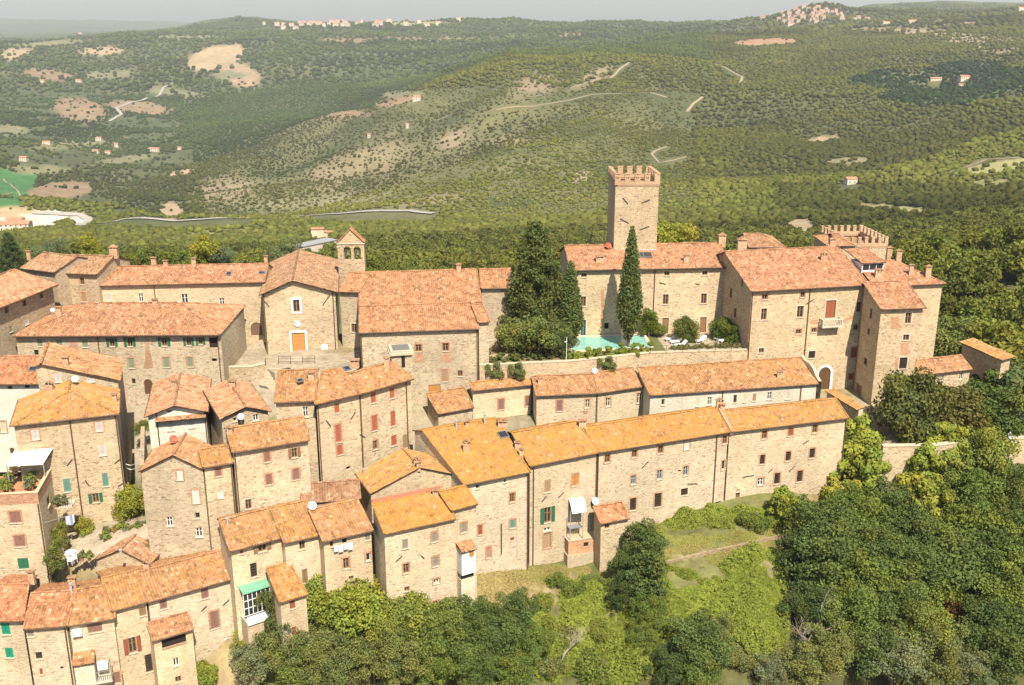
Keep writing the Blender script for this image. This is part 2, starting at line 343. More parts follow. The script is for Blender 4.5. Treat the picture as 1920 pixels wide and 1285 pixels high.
SH = {'plum': (0.30, 0.16, 0.125), 'red': (0.46, 0.14, 0.08), 'green': (0.035, 0.17, 0.085), 'teal': (0.16, 0.29, 0.24), 'sage': (0.27, 0.30, 0.20), 'grey': (0.31, 0.27, 0.21),
      'lilac': (0.60, 0.54, 0.50), 'cream': (0.66, 0.58, 0.43), 'white': (0.72, 0.69, 0.62), 'tan': (0.40, 0.27, 0.16), 'orange': (0.52, 0.25, 0.08), 'brown': (0.30, 0.165, 0.085),
      'redbrown': (0.33, 0.11, 0.055), 'pink': (0.46, 0.27, 0.19), 'wood': (0.30, 0.19, 0.10), 'blue': (0.36, 0.42, 0.44), 'glass': (0.16, 0.26, 0.24), 'emerald': (0.02, 0.30, 0.17)}
def add_window(root, F, rect, style):
    """style: frame | shut:colour | open:colour | grate | dark | blank | door:colour | arch:colour, with +br / +st / +wst surrounds"""
    s0, s1, z0, z1 = rect; toks = style.split('+'); base = toks[0]; sur = toks[1:]
    kind, col = (base.split(':') + ['brown'])[:2]
    w_, h_ = s1 - s0, z1 - z0; D = 0.2
    isdoor = kind in ('door', 'arch')
    nm = 'door' if isdoor else 'window'
    if kind == 'blank':
        mb = MB(); mb.face([F.p(s0, z0, -0.06), F.p(s1, z0, -0.06), F.p(s1, z1, -0.06), F.p(s0, z1, -0.06)]); o = part(mb, 'blocked_window', [DRESS], root, col=(0.95, 0.88, 0.78, 1))
        return o
    if kind == 'dark':
        mb = MB(); mb.face([F.p(s0, z0, -D), F.p(s1, z0, -D), F.p(s1, z1, -D), F.p(s0, z1, -D)])
        return part(mb, 'opening', [DARK], root)
    mb = MB(); fw = min(0.10, w_ * 0.14)
    fcol = {'shut': SH.get(col), 'open': (0.30, 0.17, 0.09), 'grate': (0.10, 0.06, 0.04), 'frame': SH.get(col, (0.2, 0.1, 0.05)), 'door': tuple(0.8 * x for x in SH.get(col, (0.2, 0.1, 0.05))), 'arch': tuple(0.5 * x for x in SH.get(col, (0.2, 0.1, 0.05)))}[kind]
    deep = 0.07 if kind == 'shut' else 0.15
    def bar(a, b2, y0, y1, dd=0.05, off=None):
        mb.box(F.p(a, y0, -(off if off is not None else deep) - 0.001), F.d * (b2 - a), F.n * dd, V((0, 0, y1 - y0)))
    bar(s0, s0 + fw, z0, z1); bar(s1 - fw, s1, z0, z1); bar(s0 + fw, s1 - fw, z0, z0 + fw); bar(s0 + fw, s1 - fw, z1 - fw, z1)
    if kind in ('frame', 'open') and w_ > 0.5:
        c = (s0 + s1) / 2; bar(c - fw * 0.6, c + fw * 0.6, z0 + fw, z1 - fw, 0.045)
        if h_ > 0.9: zc = z0 + h_ * 0.62; bar(s0 + fw, c - fw * .6, zc - .02, zc + .02, 0.04); bar(c + fw * .6, s1 - fw, zc - .02, zc + .02, 0.04)
    if kind == 'grate':
        k = max(2, int(w_ / 0.18))
        for j in range(1, k): q = s0 + w_ * j / k; bar(q - 0.014, q + 0.014, z0 + fw, z1 - fw, 0.03, 0.05)
        k = max(2, int(h_ / 0.25))
        for j in range(1, k): q = z0 + h_ * j / k; bar(s0 + fw, s1 - fw, q - 0.014, q + 0.014, 0.025, 0.052)
    o = part(mb, nm, [FRAME], root, col=(*fcol, 1))
    if kind in ('shut', 'door', 'arch'):
        q = MB(); n = 2 if w_ > 0.55 else 1
        for j in range(n):
            a = s0 + fw + (w_ - 2 * fw) * j / n + 0.006; b2 = s0 + fw + (w_ - 2 * fw) * (j + 1) / n - 0.006
            q.box(F.p(a, z0 + fw, -deep + 0.004), F.d * (b2 - a), F.n * 0.035, V((0, 0, h_ - 2 * fw)))
            if isdoor:
                kz = 5
                for i in range(kz):
                    y0 = z0 + fw + (h_ - 2 * fw) * (i + 0.12) / kz; y1 = z0 + fw + (h_ - 2 * fw) * (i + 0.88) / kz
                    q.box(F.p(a + 0.08, y0, -deep + 0.04), F.d * (b2 - a - 0.16), F.n * 0.025, V((0, 0, y1 - y0)))
        part(q, 'leaf' if isdoor else 'shutter', [FRAME if isdoor else SLAT], o, col=(*[x * (.45 if kind == 'arch' else 1) for x in SH[col]], 1))
    else:
        q = MB(); q.face([F.p(s0, z0, -0.17), F.p(s1, z0, -0.17), F.p(s1, z1, -0.17), F.p(s0, z1, -0.17)]); part(q, 'pane', [GLASS], o)
    if kind == 'open':
        for sg in (-1, 1):
            q = MB(); hw = w_ * 0.5; a = s0 - hw - 0.03 if sg < 0 else s1 + 0.03
            q.box(F.p(a, z0 - 0.02, 0.02), F.d * hw + F.n * (0.03 * -sg), F.n * 0.04, V((0, 0, h_ + 0.04))); part(q, 'shutter', [SLAT], o, col=(*SH[col], 1))
    if not isdoor and kind != 'dark':
        q = MB(); q.box(F.p(s0 - 0.08, z0 - 0.09, 0.003), F.d * (w_ + 0.16), F.n * 0.09, V((0, 0, 0.088))); part(q, 'sill', [DRESS], o)
    for sname in sur:
        t_, mt, cl = {'br': (0.16, BRICK, (1.02, 1, 1, 1)), 'st': (0.17, DRESS, (1, .97, .93, 1)), 'wst': (0.26, WHITE, (1, 1, 1, 1)), 'warch': (0.35, WHITE, (1, 1, 1, 1))}[sname]
        q = MB(); e = 0.025
        if sname == 'warch' or kind == 'arch':
            r = w_ / 2; c = (s0 + s1) / 2; zc = z1 - r; k = 16
            for sg, a in ((-1, s0 - t_), (1, s1)): q.box(F.p(a, z0, 0.004), F.d * t_, F.n * e, V((0, 0, zc - z0)))
            for j in range(k):
                a0, a1 = math.pi * j / k, math.pi * (j + 1) / k
                P4 = [F.p(c + rr * math.cos(a), zc + rr * math.sin(a), e) for rr, a in ((r, a0), (r + t_, a0), (r + t_, a1), (r, a1))]
                q.face(P4)
                q.face([F.p(c + (r + t_) * math.cos(a), zc + (r + t_) * math.sin(a), x) for a, x in ((a0, 0), (a1, 0), (a1, e), (a0, e))])
        else:
            for a, b2, y0, y1 in ((s0 - t_, s0, z0 - t_, z1 + t_), (s1, s1 + t_, z0 - t_, z1 + t_), (s0, s1, z1, z1 + t_ * 1.2), (s0, s1, z0 - t_, z0)):
                q.box(F.p(a, y0, 0.004), F.d * (b2 - a), F.n * (e if sname != 'wst' else 0.06), V((0, 0, y1 - y0)))
        part(q, 'surround', [mt], o, col=cl)
    return o

TP = 0.27   # tile pitch
def roof_poly(mb, pts, d, uo, step=TP / 4, amp=0.085, thick=0.12, rows=1.1, wob=0.075):
    """planar roof face as a corrugated sheet of barrel tiles, d = horizontal direction along the eave"""
    pts = [V(p) for p in pts]; d = V(d).normalized(); n = V((0, 0, 0))
    for k in range(len(pts)): n += pts[k].cross(pts[(k + 1) % len(pts)])
    n.normalize()
    if n.z < 0: n = -n; pts = pts[::-1]
    up = n.cross(d).normalized()
    if up.z < 0: up = -up
    p0 = pts[0]; q = [((p - p0).dot(d), (p - p0).dot(up)) for p in pts]
    smin, smax = min(a for a, _ in q), max(a for a, _ in q); tmin = min(b2 for _, b2 in q)
    ns = max(2, int((smax - smin) / step)); cols = []
    for i in range(ns + 1):
        s = smin + (smax - smin) * min(max(i / ns, 1e-4), 1 - 1e-4); ts = []
        for k in range(len(q)):
            a, b2 = q[k], q[(k + 1) % len(q)]
            if (a[0] - s) * (b2[0] - s) < 0: ts.append(a[1] + (b2[1] - a[1]) * (s - a[0]) / (b2[0] - a[0]))
        if len(ts) >= 2: cols.append((s, min(ts), max(ts)))
    nr = max(2, int((max(c[2] - c[1] for c in cols)) / rows))
    flip = d.cross(up).dot(n) < 0
    def pt(s, t):
        x = (s + uo[0]) / TP
        hgt = amp * (abs(math.sin(math.pi * x)) - .6) + wob * mnoise.noise(V((s * 0.35 + uo[0], t * 0.5 + uo[1], 0.3)))
        # ragged tile ends at the eave
        return p0 + d * s + up * t + n * hgt
    prev = None
    for s, t0, t1 in cols:
        if t0 < tmin + 0.02: t0 -= 0.05 * mnoise.noise(V((math.floor((s + uo[0]) / TP) * 7.3, 1.7, uo[1])))
        col = [(s, t0 + (t1 - t0) * j / nr) for j in range(nr + 1)]; P3 = [pt(*c) for c in col]
        if prev:
            for j in range(nr):
                f = [prev[1][j], P3[j], P3[j + 1], prev[1][j + 1]]; u_ = [prev[0][j], col[j], col[j + 1], prev[0][j + 1]]
                if flip: f.reverse(); u_.reverse()
                mb.face(f, 0, [(a + uo[0], b2 + uo[1]) for a, b2 in u_])
        prev = (col, P3)
    lo = [p - n * thick for p in pts]; hi = [p - n * 0.012 for p in pts]
    mb.face(lo[::-1], 1)
    for k in range(len(pts)):
        k2 = (k + 1) % len(pts); mb.face([lo[k], lo[k2], hi[k2], hi[k]], 1)
def ridge_cap(mb, a, b2, uo, r=0.13):
    a, b2 = V(a), V(b2); L_ = (b2 - a).length
    if L_ < 0.3: return
    ax = (b2 - a) / L_; side = ax.cross(V((0, 0, 1))).normalized(); up = side.cross(ax); n = max(2, int(L_ / 0.4))
    for i in range(n):
        p = a + ax * (L_ * i / n); q = a + ax * (L_ * (i + 1) / n + 0.02); off = random.uniform(-.02, .02)
        pr = None
        for j in range(6):
            an = math.pi * (j / 5) ; vx = side * math.cos(an) * r + up * (math.sin(an) * r * 0.8 + off)
            P4 = (p + vx * 1.08, q + vx * 0.94)
            if pr: mb.face([pr[0], pr[1], P4[1], P4[0]], 0, [(i * .25 + uo[0] + .12, j * .05 + uo[1] + i * .36), (i * .25 + uo[0] + .12, j * .05 + .3 + uo[1] + i * .36)] * 2)
            pr = P4

class House:
    def __init__(s, name, label, cat='house', z0=0, loc=None, wall=None, wcol=(1, 1, 1), roof=(1, 1, 1), lichen=0.35, group=None):
        s.name, s.label, s.cat, s.group = name, label, cat, group
        s.wall = wall or STONE; hr_ = random.Random(label); b_ = hr_.uniform(.95, 1.09); hu = hr_.uniform(-.035, .035); s.wcol = (wcol[0] * b_ * (1 + hu), wcol[1] * b_, wcol[2] * b_ * (1 - 1.6 * hu)); s.rcol = (*roof, lichen); s.wm = MB(); s.rm = MB(); s.gm = []; s.dm = []
        s.fac = []; s.planes = []; s.wins = []; s.chim = []; s.loc = loc; s.extra = []; s.anch = []
        s.uo = (random.uniform(0, 300), random.uniform(0, 300))
    def facade(s, A, B, zb, top):
        F = Facade(A, B, zb, top, (s.uo[0] + len(s.fac) * 37.0, s.uo[1])); s.fac.append(F); return F
    def win(s, F, items):
        for it in items:
            fr, cx, cy, w_, h_, st = it
            c = px(fr, cx, cy); k = FR[fr][2]
            a = F.hit((c[0] - w_ / k / 2, c[1])); b2 = F.hit((c[0] + w_ / k / 2, c[1])); t_ = F.hit((c[0], c[1] - h_ / k / 2)); bt = F.hit((c[0], c[1] + h_ / k / 2))
            m = F.hit(c); ww = max(0.25, abs(b2[0] - a[0])); hh = max(0.2, t_[1] - bt[1]); sc = (m[0]); zc = (t_[1] + bt[1]) / 2
            s0, s1 = sc - ww / 2, sc + ww / 2; z0, z1 = zc - hh / 2, zc + hh / 2
            s0 = max(0.08, s0); s1 = min(F.W - 0.08, s1); z1 = min(z1, F.topz((s0 + s1) / 2) - 0.06); z0 = max(z0, F.zb + 0.05)
            if s1 - s0 < 0.18 or z1 - z0 < 0.15: print('WIN?', s.name, s.label[:30], it, (s0, s1, z0, z1), F.W); continue
            if any(s0 < h[1] + .02 and s1 > h[0] - .02 and z0 < h[3] + .02 and z1 > h[2] - .02 for h in F.holes): print('OVERLAP', s.label[:30], it); continue
            F.holes.append((s0, s1, z0, z1, 'arch' if st.startswith('arch') else '')); s.wins.append((F, (s0, s1, z0, z1), st))
    def block(s, L, Rr, ze, zb, slope=0.33, depth=None, ridge=None, rl=None, rr=None, kind='gable', back=None, ov=0.4, side=0.12, hl=0, hr=0, gutter=True, quiet=False, inset=(0, 0)):
        A = at_z(L, ze) if not isinstance(L, V) else V((L.x, L.y, ze)); B = at_z(Rr, ze) if not isinstance(Rr, V) else V((Rr.x, Rr.y, ze))
        d = (B - A); W = d.length; d.normalize(); nin = V((-d.y, d.x, 0)); nrm = (V((0, 0, 1)) - nin * slope).normalized()
        loc_ = lambda P: ((P - A).dot(d), (P - A).dot(nin))
        if ridge is not None:
            ds = [loc_(at_pl(p, A, nrm))[1] for p in ridge]; depth = sum(ds) / len(ds)
        sL, sR = 0.0, W
        if rl is not None: sL = loc_(at_pl(rl, A, nrm))[0]
        if rr is not None: sR = loc_(at_pl(rr, A, nrm))[0]
        if not quiet: print('BLK %-34s W=%.1f D=%.1f ang=%.0f sL=%.1f sR=%.1f y=%.1f zr=%.1f' % (s.label[:34], W, depth, math.degrees(math.atan2(d.y, d.x)), sL, sR - W, A.y, ze + slope * depth))
        D = depth; Db = D if back is None else back
        if kind == 'mono': Db = 0
        kl, kr = sL / D, (sR - W) / D
        def P(f, t, z):   # f: 0 left edge, 1 right edge
            sp = (kl * t) if f == 0 else (W + kr * t)
            r = A + d * sp + nin * t; return V((r.x, r.y, z))
        zr = ze + slope * D; zbk = zr - slope * Db
        a, b2 = P(0, 0, ze), P(1, 0, ze); c, e = P(1, D, zr), P(0, D, zr)
        s.planes.append((A.copy(), nrm.copy()))
        rm = s.rm; uo = s.uo
        if hl: e = e + d * hl
        if hr: c = c - d * hr
        roof_poly(rm, [a, b2, c, e], d, uo)
        T = D + Db
        if kind != 'mono' and Db > 0.2:
            f_, g = P(1, T, zbk), P(0, T, zbk)
            roof_poly(rm, [e, c, f_, g], d, uo)
            if hl: roof_poly(rm, [a, e, g], (g - a).normalized(), uo)
            if hr: roof_poly(rm, [b2, c, f_], (f_ - b2).normalized(), uo); 
            if hl: ridge_cap(rm, a, e, uo); ridge_cap(rm, g, e, uo)
            if hr: ridge_cap(rm, b2, c, uo); ridge_cap(rm, f_, c, uo)
        ridge_cap(rm, e + V((0, 0, .03)), c + V((0, 0, .03)), uo)
        if not hl: ridge_cap(rm, a, e, uo, 0.1)
        if not hr: ridge_cap(rm, b2, c, uo, 0.1)
        # walls
        th = 0.13 * math.sqrt(1 + slope * slope)
        def W_(f, t):
            q = P(f, t, 0); return q + d * (side if f == 0 else -side)
        tb = T - (0.05 if kind == 'mono' else ov)
        zf = ze + slope * ov - th; zbt = (zr if kind == 'mono' else zbk + slope * ov) - th
        Fr = s.facade(W_(0, ov), W_(1, ov), zb, zf)
        if hl: tl = ze - th
        def sidewall(f):
            p1, p2 = W_(f, ov), W_(f, tb); Ls = (p2 - p1).length; k = Ls / (tb - ov)
            prof = [(0, zf), ((D - ov) * k, zr - th), (Ls, zbt)] if kind != 'mono' else [(0, zf), (Ls, zbt)]
            if (hl if f == 0 else hr): prof = [(0, zf - slope * ov * .6), (Ls, zf - slope * ov * .6)]
            if f == 0: prof = [(Ls - q, z) for q, z in prof[::-1]]; return s.facade(p2, p1, zb, prof)
            return s.facade(p1, p2, zb, prof)
        Fl, Fg = sidewall(0), sidewall(1)
        Fb = s.facade(W_(1, tb), W_(0, tb), zb, zbt)
        if gutter:
            s.gm.append(MB()); s.gm[-1].tube([a - nin * 0.05 - V((0, 0, .05)), b2 - nin * 0.05 - V((0, 0, .05))], 0.07, 6)
        return dict(A=A, d=d, nin=nin, W=W, D=D, F=Fr, Fl=Fl, Fr=Fg, Fb=Fb, zr=zr, a=a, b=b2, c=c, e=e, nrm=nrm)
    def gablefront(s, L, Rr, ze, zb, apex, depth, ov=0.35, side=0.35, kind='gable', hip=0, backdir=None):
        """ridge runs away from the viewer; apex: pixel of the front peak"""
        A, B = at_z(L, ze), at_z(Rr, ze); d = B - A; W = d.length; d.normalize(); nin = V((-d.y, d.x, 0))
        if backdir is not None: run = V((backdir[0], backdir[1], 0)).normalized()
        else: run = nin
        K = at_pl(apex, A, nin); sa = min(max((K - A).dot(d), W * .25), W * .75); za = K.z
        if hip:
            k2 = at_pl(apex, A + nin * hip, nin); sa = (k2 - A).dot(d); za = k2.z
        print('GBF %-34s W=%.1f apex s=%.1f rise=%.1f sl=%.2f y=%.1f ang=%.0f' % (s.label[:34], W, sa, za - ze, (za - ze) / sa, A.y, math.degrees(math.atan2(d.y, d.x))))
        rm, uo = s.rm, s.uo; pk = A + d * sa + V((0, 0, za - ze)); 
        if hip: pk0 = pk + run * hip
        else: pk0 = pk
        pb = pk + run * depth; Ab, Bb = A + run * depth, B + run * depth
        sl_l = (za - ze) / sa; sl_r = (za - ze) / (W - sa)
        roof_poly(rm, [A, pk0, pb, Ab], run, uo); roof_poly(rm, [B, Bb, pb, pk0], run, uo)
        if hip: roof_poly(rm, [A, B, pk0], d, uo); ridge_cap(rm, A, pk0, uo); ridge_cap(rm, B, pk0, uo)
        else: ridge_cap(rm, A, pk0, uo, .1); ridge_cap(rm, B, pk0, uo, .1)
        ridge_cap(rm, pk0 + V((0, 0, .03)), pb + V((0, 0, .03)), uo)
        nl = (pk - A).cross(run).normalized(); nr = (B - pk).cross(run).normalized()
        s.planes.append((A.copy(), nl if nl.z > 0 else -nl)); s.planes.append((B.copy(), nr if nr.z > 0 else -nr))
        if hip:
            nh = (B - A).cross(pk0 - A).normalized(); s.planes.append((A.copy(), nh if nh.z > 0 else -nh))
        th = 0.14; x0, x1 = side, W - side; o = run * ov
        zl, zrr = ze + sl_l * side - th, ze + sl_r * side - th
        pa, pb_ = A + d * x0 + o, A + d * x1 + o
        if hip: F = s.facade(pa, pb_, zb, min(zl, zrr))
        else: F = s.facade(pa, pb_, zb, [(0, zl), (sa - side, za - th), (x1 - x0, zrr)])
        e1, e2 = A + d * x1 + run * (depth - .1), A + d * x0 + run * (depth - .1)
        Fr = s.facade(pb_, e1, zb, zrr); Fl = s.facade(e2, pa, zb, zl)
        s.facade(e1, e2, zb, [(0, zrr), (x1 - sa, za - th), (x1 - x0, zl)])
        if hip:
            s.gm.append(MB()); s.gm[-1].tube([A - nin * .05 - V((0, 0, .05)), B - nin * .05 - V((0, 0, .05))], .07)
        s.gm.append(MB()); s.gm[-1].tube([B + d * .04 - V((0, 0, .05)), Bb + d * .04 - V((0, 0, .05))], .07); s.gm.append(MB()); s.gm[-1].tube([A - d * .04 - V((0, 0, .05)), Ab - d * .04 - V((0, 0, .05))], .07)
        return dict(A=A, d=d, nin=nin, W=W, F=F, Fl=Fl, Fr=Fr, za=za, pk=pk, pb=pb)
    def pipe(s, F, pxy, zlo=None, ztop=None):
        q, z = F.hit(pxy); q = min(max(q, 0.1), F.W - 0.1); zt = ztop if ztop is not None else F.topz(q) - 0.02
        mb = MB(); mb.tube([F.p(q, zlo if zlo is not None else F.zb + 0.3, 0.1), F.p(q, zt, 0.1)], 0.065, 6); s.dm.append(mb)
    def chimney(s, pxy, w_=0.7, h_=1.0, kind='box', plane=0, tilt=None, dp=0.55):
        P0, n = s.planes[plane]; s.chim.append((at_pl(pxy, P0, n), w_, h_, kind, dp))
    def skylight(s, pxy, w_=0.7, h_=0.9, plane=0):
        P0, n = s.planes[plane]; P = at_pl(pxy, P0, n); up = (V((0, 0, 1)) - n * n.z).normalized(); d = up.cross(n)
        s.extra.append(('sky', P, d, up, n, w_, h_))
    def anchor(s, F, *bars):
        """iron tie bars on the wall face"""
        for fr, x0, y0, x1, y1 in bars: s.anch.append((F, F.hit(px(fr, x0, y0)), F.hit(px(fr, x1, y1))))
    def finish(s):
        ref = s.loc or (s.fac[0].p(s.fac[0].W / 2, s.fac[0].zb))
        root = thing(s.name, s.label, s.cat, V(ref), s.group); s.root = root
        for F in s.fac: F.emit(s.wm)
        s.wobj = part(s.wm, 'wall', [s.wall, BRICK], root, col=(*s.wcol, 1))
        if s.rm.f:
            ro = part(s.rm, 'roof', [TILE, WOODD], root, col=s.rcol); s.robj = ro
            for P, w_, h_, kind, dp in s.chim: chimney_obj(ro, P, w_, h_, kind, dp)
            for e in s.extra:
                _, P, d, up, n, w_, h_ = e; mb = MB(); q = P + n * 0.03
                for sx, sy, ax, ay in ((-w_ / 2, -h_ / 2, w_, .08), (-w_ / 2, h_ / 2 - .08, w_, .08), (-w_ / 2, -h_ / 2 + .08, .08, h_ - .16), (w_ / 2 - .08, -h_ / 2 + .08, .08, h_ - .16)):
                    mb.box(q + d * sx + up * sy, d * ax, up * ay, n * 0.12)
                so_ = part(mb, 'skylight', [METAL], ro, col=(.8, .8, .8, 1)); m2 = MB(); g = q + n * 0.09
                m2.face([g - d * w_ / 2 - up * h_ / 2, g + d * w_ / 2 - up * h_ / 2, g + d * w_ / 2 + up * h_ / 2, g - d * w_ / 2 + up * h_ / 2]); part(m2, 'pane', [GLASS], so_)
        for g in s.gm: part(g, 'gutter', [GUTT], root)
        for m in s.dm: part(m, 'downpipe', [GUTT], root)
        for F, a, b2 in s.anch: mb = MB(); mb.tube([F.p(a[0], a[1], .07), F.p(b2[0], b2[1], .07)], .045, 5); part(mb, 'tie_bar', [IRON], root)
        for F, rect, st in s.wins: add_window(root, F, rect, st)
        return s
def chimney_obj(par, P, w_, h_, kind, dp=0.55):
    P = V(P); w_ *= .8; h_ *= .68; mb = MB(); hw = w_ / 2; hd = w_ * dp / 2 if kind != 'flue' else hw
    wd = dp * w_
    if kind == 'flue':
        mb.tube([P - V((0, 0, .3)), P + V((0, 0, h_))], 0.11, 8); mb.tube([P + V((0, 0, h_)), P + V((0, 0, h_ + .12))], 0.17, 8)
        return part(mb, 'flue', [METAL], par, col=(1.6, 1.6, 1.6, 1))
    x, y, z = V((1, 0, 0)), V((0, 1, 0)), V((0, 0, 1))
    b = P - x * hw - y * wd / 2 - z * 0.5
    mb.box(b, x * w_, y * wd, z * (h_ + 0.5))
    t = P + z * h_
    # openings under the cap: four corner posts
    pw = 0.12
    for sx in (-1, 1):
        for sy in (-1, 1):
            mb.box(t + V((sx * (hw - pw / 2) - pw / 2, sy * (wd / 2 - pw / 2) - pw / 2, 0)), x * pw, y * pw, z * 0.2)
    if w_ > 0.6: mb.box(t + V((-pw / 2, -wd / 2, 0)), x * pw, y * wd, z * 0.2)
    o = part(mb, 'chimney', [BRICK if kind != 'stone' else STONE], par, col=(1.15, 1.25, 1.3, 1) if kind != 'stone' else (1, .95, .9, 1))
    c = MB(); t2 = t + z * 0.2
    if kind in ('box', 'stone'):
        for k, (gx, hz) in enumerate(((0.1, 0.09), (0.0, 0.0))):
            if hz: c.box(t2 + V((-hw - gx, -wd / 2 - gx, 0)), x * (w_ + 2 * gx), y * (wd + 2 * gx), z * hz, 0)
    elif kind == 'tent':
        e = [t2 + V((sx * (hw + .12), sy * (wd / 2 + .12), 0)) for sx, sy in ((-1, -1), (1, -1), (1, 1), (-1, 1))]; ap = t2 + z * (w_ * 0.42)
        for k in range(4): c.face([e[k], e[(k + 1) % 4], ap])
        c.face(e[::-1])
    else:  # tiled pair leaning together
        a1 = t2 + V((0, -wd / 2 - .1, .28)); a2 = t2 + V((0, wd / 2 + .1, .28))
        for sg in (-1, 1):
            q1 = t2 + V((sg * (hw + .1), -wd / 2 - .1, 0)); q2 = t2 + V((sg * (hw + .1), wd / 2 + .1, 0)); f = [q1, q2, a2, a1]
            c.face(f if sg < 0 else f[::-1]); c.face([p - V((0, 0, .05)) for p in (f[::-1] if sg < 0 else f)])
    part(c, 'chimney_cap', [TILE], o, col=(1, 1, 1, .2))
    return o

# ------------------------------------------------------------------ the lie of the land
def vz(u, v, d):
    """height of the ground seen at photo pixel (u,v) when it lies d metres away"""
    r = ray(u, v); return CAM_Z + r.z / math.hypot(r.x, r.y) * d
def azim(u): 
    r = ray(u, 300); return math.atan2(r.x, r.y)
FD = [300, 450, 600, 800, 1000, 1250, 1500, 1800, 2100, 2500, 3000, 3600, 4300, 5200, 7000, 10000, 14000]
FU = [-500, 0, 300, 470, 640, 960, 1280, 1410, 1520, 1610, 1700, 1920, 2500]
FV = [[520, 505, 495, 470, 440, 400, 358, 320, 285, 235, 180, 122, 84, 92, 76, 66, 37],
      [520, 505, 495, 470, 440, 404, 360, 322, 285, 235, 180, 122, 84, 92, 75, 64, 37],
      [522, 505, 488, 462, 437, 410, 372, 336, 318, 240, 178, 122, 72, 66, 62, 58, 40],
      [524, 503, 482, 455, 428, 403, 345, 288, 262, 232, 170, 112, 68, 62, 33, 60, 48],
      [525, 500, 478, 447, 420, 396, 322, 240, 203, 222, 162, 102, 66, 46, 52, 56, 50],
      [528, 502, 472, 428, 388, 312, 238, 168, 112, 98, 128, 88, 62, 42, 52, 56, 50],
      [528, 498, 464, 417, 372, 307, 247, 182, 132, 90, 65, 70, 60, 44, 48, 52, 50],
      [526, 496, 462, 414, 368, 305, 245, 185, 138, 94, 65, 58, 34, 50, 44, 50, 49],
      [525, 495, 460, 410, 364, 303, 243, 187, 141, 96, 65, 50, 9, 46, 30, 50, 49],
      [524, 494, 458, 408, 362, 302, 242, 187, 142, 97, 64, 46, 15, 42, 8, 40, 48],
      [518, 488, 451, 398, 350, 293, 234, 181, 137, 94, 60, 42, 24, 38, 6, 34, 48],
      [504, 474, 434, 374, 324, 272, 217, 167, 127, 87, 52, 30, 20, 30, 4, 30, 48],
      [490, 460, 420, 365, 315, 262, 210, 160, 122, 80, 44, 20, 5, 10, -4, 20, 48]]
FZ = np.array([[vz(u, v, d) for v, d in zip(row, FD)] for u, row in zip(FU, FV)])
FA = np.array([azim(u) for u in FU]); FL = np.log(np.array(FD, float))
def cubic_w(x, xs):
    """Catmull-Rom style weights on a non-uniform axis (monotone enough here)"""
    i = np.clip(np.searchsorted(xs, x) - 1, 0, len(xs) - 2); t = np.clip((x - xs[i]) / (xs[i + 1] - xs[i]), 0, 1)
    return i, t * t * (3 - 2 * t) * 0.35 + t * 0.65
def far_z(az, d):
    ia, ta = cubic_w(az, FA); il, tl = cubic_w(np.log(np.maximum(d, 300)), FL)
    z = (FZ[ia, il] * (1 - ta) + FZ[ia + 1, il] * ta) * (1 - tl) + (FZ[ia, il + 1] * (1 - ta) + FZ[ia + 1, il + 1] * ta) * tl
    return z
def vnoise(x, y, seed=0):
    """cheap smooth value noise in numpy"""
    xi = np.floor(x).astype(np.int64); yi = np.floor(y).astype(np.int64); fx = x - xi; fy = y - yi
    fx = fx * fx * (3 - 2 * fx); fy = fy * fy * (3 - 2 * fy)
    def h(a, b2):
        n = (a * 374761393 + b2 * 668265263 + seed * 1442695041) & 0x7fffffff
        n = ((n ^ (n >> 13)) * 1274126177) & 0x7fffffff
        return ((n ^ (n >> 16)) & 0xffff) / 65535.0
    return (h(xi, yi) * (1 - fx) + h(xi + 1, yi) * fx) * (1 - fy) + (h(xi, yi + 1) * (1 - fx) + h(xi + 1, yi + 1) * fx) * fy
def fbm(x, y, oct=4, seed=0):
    s, a, t = 0, 1, 0
    for k in range(oct): s = s + a * vnoise(x * 2 ** k, y * 2 ** k, seed + k * 17); t += a; a *= 0.5
    return s / t
# control points of the village hill: photo pixel + height, and plain places
CP_ = [(560, 690, -.3), (460, 655, -.3), (620, 690, -.3), (300, 745, -2.2), (250, 800, -5.2), (245, 920, -7.4), (150, 1010, -7.8), (235, 985, -7.6), (120, 1045, -8.2), (180, 1040, -8.1),
       (790, 800, -6.2), (830, 745, -5.2), (250, 850, -6.6), (1000, 795, -6.8), (1300, 760, -7.0), (1600, 765, -7.2), (1660, 800, -7.4), (1850, 830, -7.4), (1640, 765, -7.2),
       (1300, 985, -13.2), (1072, 1070, -15.8), (1130, 1072, -15.6), (1480, 985, -13.0), (1400, 1020, -13.3), (1185, 1075, -15.0), (1250, 1070, -14.4), (1480, 1015, -13.8),
       (1300, 1150, -17), (1200, 1285, -21.5), (1000, 1200, -17.5), (950, 1095, -14.6), (890, 1150, -15.2), (1000, 1285, -20.5), (850, 1250, -18),
       (500, 1285, -19), (700, 1200, -16), (590, 1180, -14.5), (300, 1285, -18.8), (50, 1285, -18.6), (1560, 950, -13.4), (1640, 905, -12.8), (1700, 1000, -17.5), (1850, 900, -12.5), (1900, 1100, -22),
       (1600, 1285, -25), (1900, 1285, -28), (1400, 1285, -23), (330, 1040, -8.3), (500, 940, -7.5), (620, 950, -8.5), (720, 1010, -12), (380, 800, -4.5), (480, 800, -4.5)]
